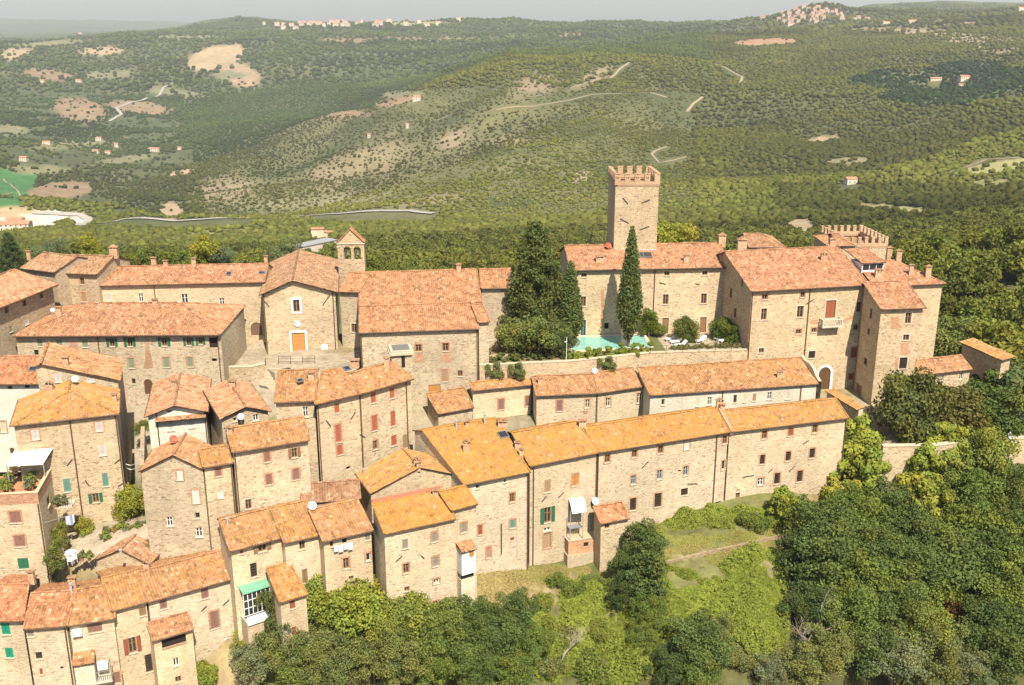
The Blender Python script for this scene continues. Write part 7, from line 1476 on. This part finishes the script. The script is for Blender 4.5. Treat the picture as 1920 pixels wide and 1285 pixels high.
# ------------------------------------------------------------------ annexes along the lower wall
h = House('small_annex', 'little annex with a red tile roof against the long lower building', 'house', z0=-14, roof=(1.15, 1.0, .9), lichen=.12, wcol=(1.02, 1.0, .95))
zA = -9.4; r = h.block(px('Z8', 903, 588), px('Z8', 1292, 515), zA, -17, .36, ridge=[px('Z8', 820, 365), px('Z8', 1170, 282)], rl=px('Z8', 805, 365), rr=px('Z8', 1178, 280), kind='mono', ov=.25); F = r['F']
h.win(F, [('Z8', 988, 612, 66, 80, 'frame:brown')]); h.win(r['Fl'], [('Z8', 850, 520, 1, 1, 'dark')] if False else []); h.finish()
h = House('brick_cellar', 'flat topped brick box with one small opening beside the annex', 'shed', z0=-16, wall=BRICK, wcol=(1.12, 1.08, 1.0))
zB = -12.25; A_, B_ = at_z(px('Z8', 470, 832), zB), at_z(px('Z8', 878, 768), zB); d = (B_ - A_).normalized(); n_ = V((-d.y, d.x, 0)); dpt = 1.6
F = h.facade(A_, B_, -18, zB); h.facade(B_, B_ + n_ * dpt, -18, zB); h.facade(B_ + n_ * dpt, A_ + n_ * dpt, -18, zB); h.facade(A_ + n_ * dpt, A_, -18, zB); h.win(F, [('Z8', 705, 868, 62, 62, 'dark')]); h.finish()
mb = MB(); mb.box(A_ - d * .05 - n_ * .05 + V((0, 0, .003)), (B_ - A_) + d * .1, n_ * (dpt + .05), V((0, 0, .12))); part(mb, 'roof_slab', [DRESS], h.root, col=(.85, .78, .7, 1)); CELL = (A_, B_, d, n_)
mb = MB(); zb2 = Facade(A_, B_, -18, zB, (0, 0)).hit(px('Z8', 650, 985))[1]; mb.box(A_ - d * .12 - n_ * .12 + V((0, 0, -18 - zB)), (B_ - A_) + d * .24, n_ * dpt, V((0, 0, zb2 + 18))); part(mb, 'plinth', [DRESS], h.root, col=(.8, .74, .66, 1))
aw = thing('awning', 'white barrel shaped awning on posts above the brick cellar', 'awning', A_ + n_ * 1.0 + V((0, 0, .1))); o = A_ + d * .1 + n_ * .5; zt2 = K1['F'].hit(px('Z8', 480, 300))[1]
KF = K1['F']; aL, aR = at_pl(px('Z8', 522, 455), A_ - n_ * .2, n_), at_pl(px('Z8', 715, 425), A_ - n_ * .2, n_); bL = at_pl(px('Z8', 452, 250), A_ + n_ * 1.5, n_); zt2 = aL.z; mb = MB(); prev = None; wdr = aR - aL
for k in range(9):
    f_ = k / 8; q = aL.lerp(bL, f_) + V((0, 0, .55 * math.sin(math.pi * f_))) ; ring = [q, q + wdr]
    if prev: mb.face([prev[0], prev[1], ring[1], ring[0]]); mb.face([p - V((0, 0, .03)) for p in (prev[1], prev[0], ring[0], ring[1])])
    prev = ring
part(mb, 'canopy', [CLOTH], aw)
for sx in (.2, 1.7):
    for sy in (.05, 1.4): mb = MB(); p = A_ + d * sx + n_ * sy; mb.tube([V((p.x, p.y, zB + .1)), V((p.x, p.y, zt2 + .2))], .05, 6); part(mb, 'post', [METAL], aw, col=(1.4, 1.4, 1.4, 1))
mb = MB(); p = A_ + d * .2 + n_ * .4; mb.box(V((p.x, p.y, zB + 1.3)), d * 1.6, n_ * 1.2, V((0, 0, .1))); part(mb, 'platform', [METAL], aw)
ss = thing('outdoor_stairs', 'grey outdoor stair between the awning and the little annex', 'stairs', B_)
for k in range(8):
    p = A_ + d * (2.3 + k * .38) + n_ * (1.7 - k * .06); mb = MB(); mb.box(V((p.x, p.y, zB + 1.7 - k * .2)), d * .36, n_ * .9, V((0, 0, .07))); part(mb, 'step', [DRESS], ss, col=(.7, .66, .6, 1))
for off in (0, .88): mb = MB(); p, q = A_ + d * 2.3 + n_ * (1.7 + off), A_ + d * 5.2 + n_ * (1.3 + off); mb.tube([V((p.x, p.y, zB + 2.6)), V((q.x, q.y, zB + 1.0))], .04, 5); part(mb, 'handrail', [METAL], ss)
# white bay with a toy roof on the tall plain house
F = I1b['F']; q0, q1 = F.hit(px('Q2', 1447, 480)), F.hit(px('Q2', 1527, 470)); zt3 = F.hit(px('Q2', 1490, 478))[1]; zb3 = F.hit(px('Q2', 1490, 595))[1]
by = thing('lift_bay', 'narrow white bay with a little tile roof on the side of the tall plain house', 'bay', F.p(q0[0], -14)); mb = MB(); ww = q1[0] - q0[0]
mb.box(F.p(q0[0], zb3, .003), F.d * ww, F.n * 1.1, V((0, 0, zt3 - zb3 + .5))); part(mb, 'upper_box', [WHITE], by)
mb = MB(); mb.box(F.p(q0[0], -18, .003), F.d * ww, F.n * .9, V((0, 0, zb3 + 18 - .6))); part(mb, 'lower_box', [CREAM], by, col=(1.15, 1.15, 1.15, 1))
mb = MB(); mb.box(F.p(q0[0] + .05, zb3 - .6, .1), F.d * (ww - .1), F.n * .7, V((0, 0, .598))); part(mb, 'glass_band', [GLASS], by)
mb = MB(); mb.box(F.p(q0[0] + ww * .55, zt3 - .35, 1.105), F.d * (ww * .35), F.n * .02, V((0, 0, .75))); part(mb, 'shutter', [FRAME], by, col=(.40, .22, .08, 1))
mb = MB(); roof_poly(mb, [F.p(q0[0] - .1, zt3 + .5, 1.35), F.p(q1[0] + .1, zt3 + .5, 1.35), F.p(q1[0] + .1, zt3 + 1.0, .02), F.p(q0[0] - .1, zt3 + 1.0, .02)], F.d, (2, 2)); part(mb, 'roof', [TILE, WOODD], by, col=(1.1, 1, .9, .25))
# veranda and orange roofed annex at the bottom
h = House('small_annex', 'rendered annex with an orange roof and red shutters below the lower middle row', 'house', z0=-16, roof=(1.08, 1.0, .82), lichen=.5, wall=CREAM, wcol=(.98, .9, .82))
r = h.block(px('Z5', 552, 474), px('Z5', 824, 392), -9.1, -21, .45, ridge=[px('Z5', 420, 125), px('Z5', 640, 85)], rl=px('Z5', 412, 128), rr=px('Z5', 648, 84), kind='mono', ov=.2, side=.08); F = r['F']; SA = r
h.win(F, [('Z5', 672, 488, 56, 86, 'shut:redbrown'), ('Z5', 690, 748, 44, 80, 'shut:redbrown'), ('Z5', 590, 735, 80, 70, 'frame:white')]); h.finish()
vr = thing('veranda', 'green roofed glazed veranda with white railing beside the orange roofed annex', 'veranda', at_z(px('Z5', 260, 640), -15)); zv = -9.1
a, b2 = at_z(px('Z5', 188, 396), zv), at_z(px('Z5', 462, 308), zv); d = (b2 - a).normalized(); n_ = V((-d.y, d.x, 0)); w_ = (b2 - a).length; GRN = plain_mat('green_sheet_roof', (.16, .36, .24), .6, .15, 2)
mb = MB(); up = V((0, 0, .55)); mb.face([a, b2, b2 + n_ * 2.0 + up, a + n_ * 2.0 + up]); mb.face([p - V((0, 0, .05)) for p in (a + n_ * 2.0 + up, b2 + n_ * 2.0 + up, b2, a)]); part(mb, 'roof', [GRN], vr)
mb = MB(); o = a + n_ * .15
for k in range(7): mb.box(o + d * (w_ * k / 6.3) - V((0, 0, 2.5)), d * .07, n_ * .07, V((0, 0, 2.4)))
for z in (-2.5, -1.7, -.9): mb.box(o + V((0, 0, z)) - n_ * .01, d * w_, n_ * .065, V((0, 0, .06)))
part(mb, 'glazing_bars', [WHITE], vr); mb = MB(); mb.face([o + n_ * .04 - V((0, 0, 2.5)), o + n_ * .04 + d * w_ - V((0, 0, 2.5)), o + n_ * .04 + d * w_ - V((0, 0, .1)), o + n_ * .04 - V((0, 0, .1))]); part(mb, 'pane', [GLASS], vr)
mb = MB(); mb.box(a - n_ * .5 - V((0, 0, 3.1)), d * w_, n_ * 2.5, V((0, 0, .25))); part(mb, 'floor', [DRESS], vr); mb = MB(); mb.box(a - n_ * .6 - V((0, 0, 3.1)), d * w_, n_ * .1, V((0, 0, .9))); part(mb, 'railing', [WHITE], vr, col=(1, 1, 1, 1))
mb = MB(); Facade(a - n_ * .4, a - n_ * .4 + d * w_, -21, a.z - 3.1, (3, 3)).emit(mb); Facade(a + n_ * 2, a - n_ * .4, -21, a.z - 3.1, (3, 3)).emit(mb); part(mb, 'base_wall', [CREAM], vr, col=(.95, .86, .77, 1))
tc_o = bpy.data.objects.new('climbing_plant', crown('ivy', 0)); C.objects.link(tc_o); tc_o.location = a + d * (w_ * .80) - n_ * .7 - V((0, 0, 4.0)); tc_o.scale = (.42, .6, 1.0); tc_o.color = (.14, .155, .05, 1); tag(tc_o, 'green climbing plant covering the right part of the veranda', 'plants')
tc_o = bpy.data.objects.new('climbing_plant', crown('ivy', 1)); C.objects.link(tc_o); tc_o.location = a + d * (w_ * .62) - n_ * .7 - V((0, 0, 7.6)); tc_o.scale = (.6, .8, 1.1); tc_o.color = (.13, .15, .05, 1); tag(tc_o, 'column of ivy below the veranda', 'plants')
# tiled loggia and balcony porch on the bottom row
h = House('loggia', 'small tiled loggia projecting from the right house of the bottom row', 'loggia', z0=-18, roof=(1.1, 1.02, .95), lichen=.2, wall=CREAM, wcol=(1.0, .93, .85))
r = h.block(px('Q1', 1068, 978), px('Q1', 1352, 896), -11.9, -23, .36, ridge=[px('Q1', 1060, 850), px('Q1', 1300, 772)], kind='mono', ov=.2, side=.08); F = r['F']
h.win(F, [('Q1', 1215, 975, 175, 70, 'dark'), ('Q1', 1230, 1122, 44, 58, 'frame:white'), ('Q1', 1245, 1242, 44, 40, 'frame:brown')]); h.finish(); mb = MB(); g0, g1 = F.holes[0][:2]; mb.box(F.p(g0, F.holes[0][2] - .05, -.05), F.d * (g1 - g0), F.n * .12, V((0, 0, .12))); part(mb, 'sill', [BRICK], h.root)
F = P3['F']; bp = thing('balcony_porch', 'whitewashed balcony porch with a scrap of tile roof on the third bottom row house', 'balcony', F.p(2, -15)); q0, q1, q2 = F.hit(px('Q1', 515, 1045))[0], F.hit(px('Q1', 655, 1045))[0], F.hit(px('Q1', 770, 1030))[0]; zt4, zb4 = F.hit(px('Q1', 580, 1040))[1] - .6, F.hit(px('Q1', 600, 1185))[1] - .6
mb = MB(); mb.box(F.p(q0, zb4, .003), F.d * (q1 - q0), F.n * 1.2, V((0, 0, zt4 - zb4))); part(mb, 'closet', [CREAM], bp, col=(1.15, 1.15, 1.13, 1)); mb = MB(); roof_poly(mb, [F.p(q0 - .1, zt4, 1.45), F.p(q1 + .1, zt4, 1.45), F.p(q1 + .1, zt4 + .5, .02), F.p(q0 - .1, zt4 + .5, .02)], F.d, (9, 2)); part(mb, 'roof', [TILE, WOODD], bp, col=(1.1, 1, .85, .3))
mb = MB(); mb.box(F.p(q0, zb4 - .2, .003), F.d * (q2 - q0), F.n * 1.25, V((0, 0, .198))); part(mb, 'floor', [DRESS], bp); mb = MB()
for k in range(8): p = F.p(q1 + .05 + (q2 - q1 - .1) * k / 7, zb4, 1.2); mb.tube([p, p + V((0, 0, 1.0 if 0 < k < 7 else zt4 - zb4))], .025 if 0 < k < 7 else .05, 5)
mb.box(F.p(q1, zb4 + 1.0, 1.18), F.d * (q2 - q1), F.n * .05, V((0, 0, .05))); part(mb, 'balustrade', [METAL], bp); mb = MB(); mb.box(F.p(q1 + .2, zb4 + .9, .5), F.d * .9, F.n * .3, V((0, 0, .8))); part(mb, 'cupboard', [WHITE], bp)
F = P3['F']; qa = F.hit(px('Q1', 540, 912)); mb = MB(); mb.box(F.p(qa[0] - .4, qa[1] - .3, .003), F.d * .8, F.n * .35, V((0, 0, .6))); tag(mb.build('air_conditioner', [WHITE]), 'white air conditioner box under the eave of the third bottom row house', 'air conditioner')

# ------------------------------------------------------------------ roof terrace and courtyard life
A_, B_, dd, zt_, e, n_, e2, n2 = TERR; zf = zt_ - 1.15
aw = thing('awning', 'cream cloth awning over the roof terrace at the left edge', 'awning', B_ + dd * .6); c4 = [at_z(px('Z3', 62, 258), .9), at_z(px('Z3', 400, 242), .9), at_z(px('Z3', 490, 100), 1.7), at_z(px('Z3', 130, 128), 1.7)]
mb = MB(); mb.face(c4); mb.face([p - V((0, 0, .04)) for p in c4[::-1]]); mb.box(c4[0] - V((0, 0, .16)), c4[1] - c4[0], V((0, .04, 0)), V((0, 0, .16))); part(mb, 'canopy', [CLOTH], aw)
for p in c4[:2]: mb = MB(); mb.tube([V((p.x, p.y, zf)), p], .05, 6); part(mb, 'post', [METAL], aw, col=(1.3, 1.3, 1.3, 1))
tb = thing('garden_table', 'round wooden table in the shade of the roof terrace awning', 'table', at_z(px('Z3', 200, 350), zf)); o = at_z(px('Z3', 200, 350), zf); mb = MB(); mb.tube([o + V((0, 0, .68)), o + V((0, 0, .73))], .55, 14); part(mb, 'tabletop', [WOODD], tb); mb = MB(); mb.tube([o, o + V((0, 0, .68))], .06); part(mb, 'leg', [WOODD], tb)
def chair(p, z, rz, label, mat, group):
    root = thing('garden_chair', label, 'chair', at_z(p, z), group); o = at_z(p, z); X, Y, Z = V((math.cos(rz), math.sin(rz), 0)), V((-math.sin(rz), math.cos(rz), 0)), V((0, 0, 1))
    mb = MB(); mb.box(o - X * .24 - Y * .24 + Z * .42, X * .48, Y * .48, Z * .05); part(mb, 'seat', [mat], root); mb = MB(); mb.box(o - X * .24 + Y * .2 + Z * .47, X * .48, Y * .04, Z * .5); part(mb, 'backrest', [mat], root)
    for sx in (-.23, .19):
        for sy in (-.23, .19): mb = MB(); mb.box(o + X * sx + Y * sy, X * .04, Y * .04, Z * .418); part(mb, 'leg', [mat], root)
chair(px('Z3', 150, 370), zf, .5, 'dark garden chair left of the terrace table', WOODD, None); chair(px('Z3', 262, 335), zf, -1.3, 'dark garden chair right of the terrace table', WOODD, None)
POTM = plain_mat('terracotta_pot', (.40, .20, .11), .85, .15)
def pot(p, z, s, tint, label, group=None):
    P = at_z(p, z); root = thing('potted_plant', label, 'potted plant', P, group); mb = MB(); mb.tube([P, P + V((0, 0, .35 * s))], .16 * s, 10, 0, .22 * s); part(mb, 'pot', [POTM], root)
    c = bpy.data.objects.new('plant', crown('pot', 0)); C.objects.link(c); c.parent = root; c.location = (0, 0, .6 * s); c.scale = (s, s, s * 1.1); c.rotation_euler = (0, 0, rng.random() * 6); c.color = (*tint, 1)
for k, (x, y, s, t_) in enumerate([(20, 470, 1.0, YG), (60, 500, 1.2, G3_), (95, 510, 1.0, G3_), (110, 440, 1.0, G4), (90, 400, .9, YG), (130, 330, .9, G1), (300, 400, 1.5, YG), (350, 385, 1.1, G3_), (285, 430, 1.2, G3_), (290, 490, 1.2, G4), (20, 515, 1.1, YG), (470, 180, 2.0, G3_), (500, 220, 1.6, G1)]): pot(px('Z3', x, y), zf, s, t_, 'leafy potted plant on the planted roof terrace', 'plants on the roof terrace')
zc = -7.75
for k, (x, y, s, t_) in enumerate([(1000, 915, 1.0, G4), (1050, 905, .9, OR_), (1130, 890, 1.3, YG), (1190, 895, 1.0, G4), (1260, 880, 1.0, G3_), (1310, 868, 1.0, G4), (985, 960, 1.1, G3_), (1350, 850, .9, G4), (1170, 780, 1.1, G3_), (1120, 790, .9, G4), (760, 1150, 1.0, G4), (830, 1140, 1.0, G3_), (610, 1010, .9, G4)]): pot(px('Z3', x, y), zc, s, t_, 'potted plant along the edge of the courtyard', 'plants round the courtyard')
tree(at_z(px('Z3', 785, 900), zc), 1.1, .7, 'bushy', YG, 'yellow green round bush by the downpipe in the courtyard', name='bush', cat='bush'); tree(at_z(px('Z3', 520, 1200), zc), 1.2, 1.0, 'tall', G1, 'shrub at the foot of the roof terrace house', name='bush', cat='bush'); tree(at_z(px('Z3', 560, 1010), zc), 1.0, .9, 'tall', G3_, 'creeper shrub beside the laundry', name='bush', cat='bush')
tree(at_z(px('Z3', 1275, 790), zc), 1.9, 2.1, 'broad', YG, 'bright leafy vine arbour at the end of the alley', name='vine', cat='plant'); tree(at_z((268, 822), -4.5), .9, 1.2, 'fine', G1, 'small shrub on the sunny corner of the alley', name='bush', cat='bush'); tree(at_z((243, 745), -3.0), 1.0, 2.6, 'tall', G1, 'ivy hanging in the upper part of the dark alley', name='vine', cat='plant')
tree(at_z((290, 1030), -8.2), .8, .5, 'bushy', G4, 'small round bush on the lane above the bottom row', name='bush', cat='bush')
REDM = plain_mat('red_cloth', (.40, .07, .05), .8, .2, 5); tb = thing('garden_table', 'table under a red cloth in the courtyard', 'table', at_z(px('Z3', 985, 800), zc)); o = at_z(px('Z3', 985, 800), zc); mb = MB(); mb.box(o + V((-.75, -.45, .72)), V((1.5, .2, 0)), V((-.1, .85, 0)), V((0, 0, .06))); mb.box(o + V((-.75, -.46, .45)), V((1.5, .2, 0)), V((0, .015, 0)), V((0, 0, .27))); part(mb, 'tablecloth', [REDM], tb)
for sx in (-.55, .55): mb = MB(); mb.box(o + V((sx, 0, 0)), V((.07, 0, 0)), V((0, .07, 0)), V((0, 0, .715))); part(mb, 'leg', [WHITE], tb)
tb = thing('garden_table', 'white plastic table at the lower edge of the courtyard', 'table', at_z(px('Z3', 650, 1130), zc)); o = at_z(px('Z3', 650, 1130), zc); mb = MB(); mb.tube([o + V((0, 0, .7)), o + V((0, 0, .75))], .6, 16); part(mb, 'tabletop', [WHITE], tb); mb = MB(); mb.tube([o, o + V((0, 0, .7))], .08); part(mb, 'leg', [WHITE], tb)
for k, (x, y, rz) in enumerate([(600, 1120, 1.2), (705, 1105, -1.2), (660, 1180, 3.1), (690, 1160, -2.4)]): chair(px('Z3', x, y), zc, rz, 'white plastic chair round the white courtyard table', WHITE, 'white courtyard chairs')
ln = thing('washing_line', 'washing hung on a line between the terrace house and the tall house', 'washing', at_z(px('Z3', 520, 760), -4.0)); a, b2 = at_z(px('Z3', 405, 795), -4.2), at_z(px('Z3', 660, 720), -4.2); mb = MB(); mb.tube([a, b2], .02, 4); part(mb, 'line', [METAL], ln)
for k, (q, w_, hh, cl) in enumerate([(.78, .45, .9, (.55, .60, .70)), (.86, .4, 1.0, (.75, .75, .78)), (.93, .45, 1.1, (.25, .35, .55)), (.99, .4, .9, (.7, .72, .75))]):
    p = a.lerp(b2, q); mb = MB(); mb.box(p - V((0, 0, hh)), (b2 - a).normalized() * w_ * .6, V((.02, .03, 0)), V((0, 0, hh))); part(mb, 'garment', [FRAME], ln, col=(*cl, 1))
bl = thing('iron_balcony', 'small plant filled balcony on the shaded side of the terrace house', 'balcony', at_z(px('Z3', 540, 660), -2.6)); o = at_z(px('Z3', 500, 665), -3.4); mb = MB(); mb.box(o, V((1.7, .3, 0)), V((-.3, 1.6, 0)), V((0, 0, .12))); part(mb, 'floor', [DRESS], bl); mb = MB()
for k in range(9): p = o + V((1.7 * k / 8, .3 * k / 8, .12)); mb.tube([p, p + V((0, 0, .9))], .02, 4)
mb.tube([o + V((0, 0, 1.02)), o + V((1.7, .3, 1.02))], .03, 4); part(mb, 'balustrade', [IRON], bl)
for x, y in ((510, 590), (545, 560), (585, 570)): pot(px('Z3', x, y + 60), -3.28, 1.0, G4, 'potted plant crowded on the small balcony', 'plants on the small balcony')
# washing on the lower middle row
F = G3['F']; q0, z0_ = F.hit(px('Q2', 770, 440)); lw = thing('washing_line', 'white washing hanging below a window of the lower middle row', 'washing', F.p(q0, z0_)); mb = MB(); mb.tube([F.p(q0 - 1.2, z0_ + .1, .35), F.p(q0 + 1.2, z0_ + .1, .35)], .02, 4); part(mb, 'line', [METAL], lw)
for k in range(4): mb = MB(); mb.box(F.p(q0 - 1.0 + k * .48, z0_ - .55 - .15 * (k % 2), .33), F.d * .42, F.n * .03, V((0, 0, .62 + .15 * (k % 2)))); part(mb, 'garment', [WHITE], lw)

for nm_, a, za, b2, zb_, lb in (('R1', (948, 925), -1.2, (1035, 908), -1.0, 'upper cable slung across the dark alley'), ('R1', (955, 955), -1.7, (1032, 945), -1.6, 'lower cable slung across the dark alley'), ('R1', (970, 1165), -4.4, (1070, 1130), -4.0, 'thin cable across the foot of the dark alley'), ('T1', (690, 825), 2.6, (1500, 825), 2.6, 'long cable running along the front of the broad hipped house')):
    A0, B0 = at_z(px(nm_, *a), za), at_z(px(nm_, *b2), zb_); pts_ = [A0.lerp(B0, k / 8) - V((0, 0, .25 * math.sin(math.pi * k / 8))) for k in range(9)]; mb = MB(); mb.tube(pts_, .03, 4); tag(mb.build('cable', [METAL], col=(1.6, 1.55, 1.5, 1)), lb, 'cable')

# ------------------------------------------------------------------ far houses on the land
FW = plain_mat('far_wall', (.62, .52, .42), .9, .1, .1, True); FRF = plain_mat('far_roof', (.45, .22, .13), .9, .2, .2, True)
def far_house(p, w_, dp, hh, label, group=None, wc=(1, 1, 1), lift=0, name='farmhouse', cat='house'):
    P = ray_ground(p) + V((0, 0, lift)); root = thing(name, label, cat, P, group); mb = MB(); a = rng.uniform(-.35, .35); X, Y = V((math.cos(a), math.sin(a), 0)), V((-math.sin(a), math.cos(a), 0)); o = P - X * w_ / 2 - Y * dp / 2 - V((0, 0, 3 + lift))
    mb.box(o, X * w_, Y * dp, V((0, 0, hh + 3 + lift))); ow = part(mb, 'wall', [FW], root, col=(*wc, 1)); mb = MB(); z = V((0, 0, hh)); e = .4; c = [P - X * (w_ / 2 + e) - Y * (dp / 2 + e) + z, P + X * (w_ / 2 + e) - Y * (dp / 2 + e) + z, P + X * (w_ / 2 + e) + Y * (dp / 2 + e) + z, P - X * (w_ / 2 + e) + Y * (dp / 2 + e) + z]
    r0, r1 = P - X * (w_ / 2 + e) + z + V((0, 0, dp * .22)), P + X * (w_ / 2 + e) + z + V((0, 0, dp * .22)); mb.face([c[0], c[1], r1, r0]); mb.face([c[2], c[3], r0, r1]); mb.face([c[3], c[0], r0]); mb.face([c[1], c[2], r1]); part(mb, 'roof', [FRF], root)
    mb = MB(); n = max(2, int(w_ / 4))
    for k in range(n):
        for zz in ([1.2, 4.2] if hh > 5 else [1.2]): mb = MB(); mb.box(P - X * (w_ / 2) + X * (w_ * (k + .5) / n - .5) - Y * (dp / 2 + .03) + V((0, 0, zz)), X * 1.0, Y * .025, V((0, 0, 1.5))); part(mb, 'window', [DARK], root)
for p, w_, dp, hh, lb in SITES: far_house(p, w_, dp, hh, lb)
h = House('ruined_farmhouse', 'pale farmhouse with orange roofs in the wood behind the church', 'house', z0=-60, roof=(1.15, 1.1, 1.05), lichen=.15, wall=CREAM); G = ray_ground((600, 446)); zz = G.z
h.block(V((G.x - 7, G.y, 0)), V((G.x + 3, G.y + 1, 0)), zz + 6.5, zz - 4, .3, depth=4); h.block(V((G.x + 2, G.y + 2, 0)), V((G.x + 11, G.y - 1, 0)), zz + 4, zz - 4, .3, depth=3.5); h.finish()
sh = thing('long_shed', 'grey roofed shed in the wood behind the church', 'shed', ray_ground((560, 478))); G = ray_ground((552, 476)); mb = MB(); X, Y = V((.62, .78, 0)), V((-.78, .62, 0)); mb.box(G - V((0, 0, 3)), X * 34, Y * 9, V((0, 0, 6))); part(mb, 'wall', [FW], sh); mb = MB(); mb.box(G - X * .5 - Y * .5 + V((0, 0, 3.01)), X * 35, Y * 10, V((0, 0, .4))); part(mb, 'roof', [METAL], sh, col=(1.4, 1.35, 1.3, 1))
# village strung along the far ridge, and the hill town
for k in range(46):
    u = rng.choice([rng.uniform(490, 760), rng.uniform(530, 650), rng.uniform(660, 830)]); v = 50 - 9 * rng.random() if u > 560 else 55 - 10 * rng.random(); far_house((u, v + 2), rng.uniform(14, 26), rng.uniform(10, 14), rng.uniform(6, 9), 'pale house with red roof in the ridge village', 'houses of the ridge village', lift=9, name='ridge_house')
for k in range(74):
    u = np.clip(rng.normal(1508, 46), 1395, 1640); top = 8 + abs(u - 1515) * .16; v = top + 6 + rng.random() * max(4, 38 - top); far_house((u, v), rng.uniform(10, 18), rng.uniform(8, 11), rng.uniform(6, 9), 'pale house with red roof in the hill town', 'houses of the hill town', wc=(.85, .82, .8), lift=4, name='town_house')
for (u, v) in ((1313, 39), (1380, 32), (1390, 33), (905, 38), (860, 40), (1225, 41)): far_house((u, v), 20, 12, 8, 'lone house on the distant skyline', 'lone houses on the skyline', lift=9, name='ridge_house')
far_house((8, 432), 46, 12, 6, 'long red roofed works building beside the white quarry', name='works_building', cat='building')
far_house((30, 420), 16, 10, 5, 'pale works shed in the white quarry', name='works_building', cat='building')

# ------------------------------------------------------------------ hazy summer air
def haze():
    mb = MB(); x0, x1, y0, y1, z0, z1 = -12500, 12500, -300, 16200, -420, 760
    mb.box(V((x0, y0, z0)), V((x1 - x0, 0, 0)), V((0, y1 - y0, 0)), V((0, 0, z1 - z0))); m = bpy.data.materials.new('haze_air'); m.use_nodes = True; t = m.node_tree; t.nodes.clear()
    o = t.nodes.new('ShaderNodeOutputMaterial'); v_ = t.nodes.new('ShaderNodeVolumePrincipled'); v_.inputs['Color'].default_value = (.84, .90, .96, 1); v_.inputs['Density'].default_value = HAZE; v_.inputs['Anisotropy'].default_value = 0.0; t.links.new(v_.outputs[0], o.inputs['Volume'])
    h_ = mb.build('haze', [m]); h_['kind'] = 'stuff'; return h_
HAZE = 0.00007
print('terrain z', GZ.min(), GZ.max()); haze()


# ------------------------------------------------------------------ tidy up helper properties
for o in bpy.data.objects:
    if '_o' in o: del o['_o']
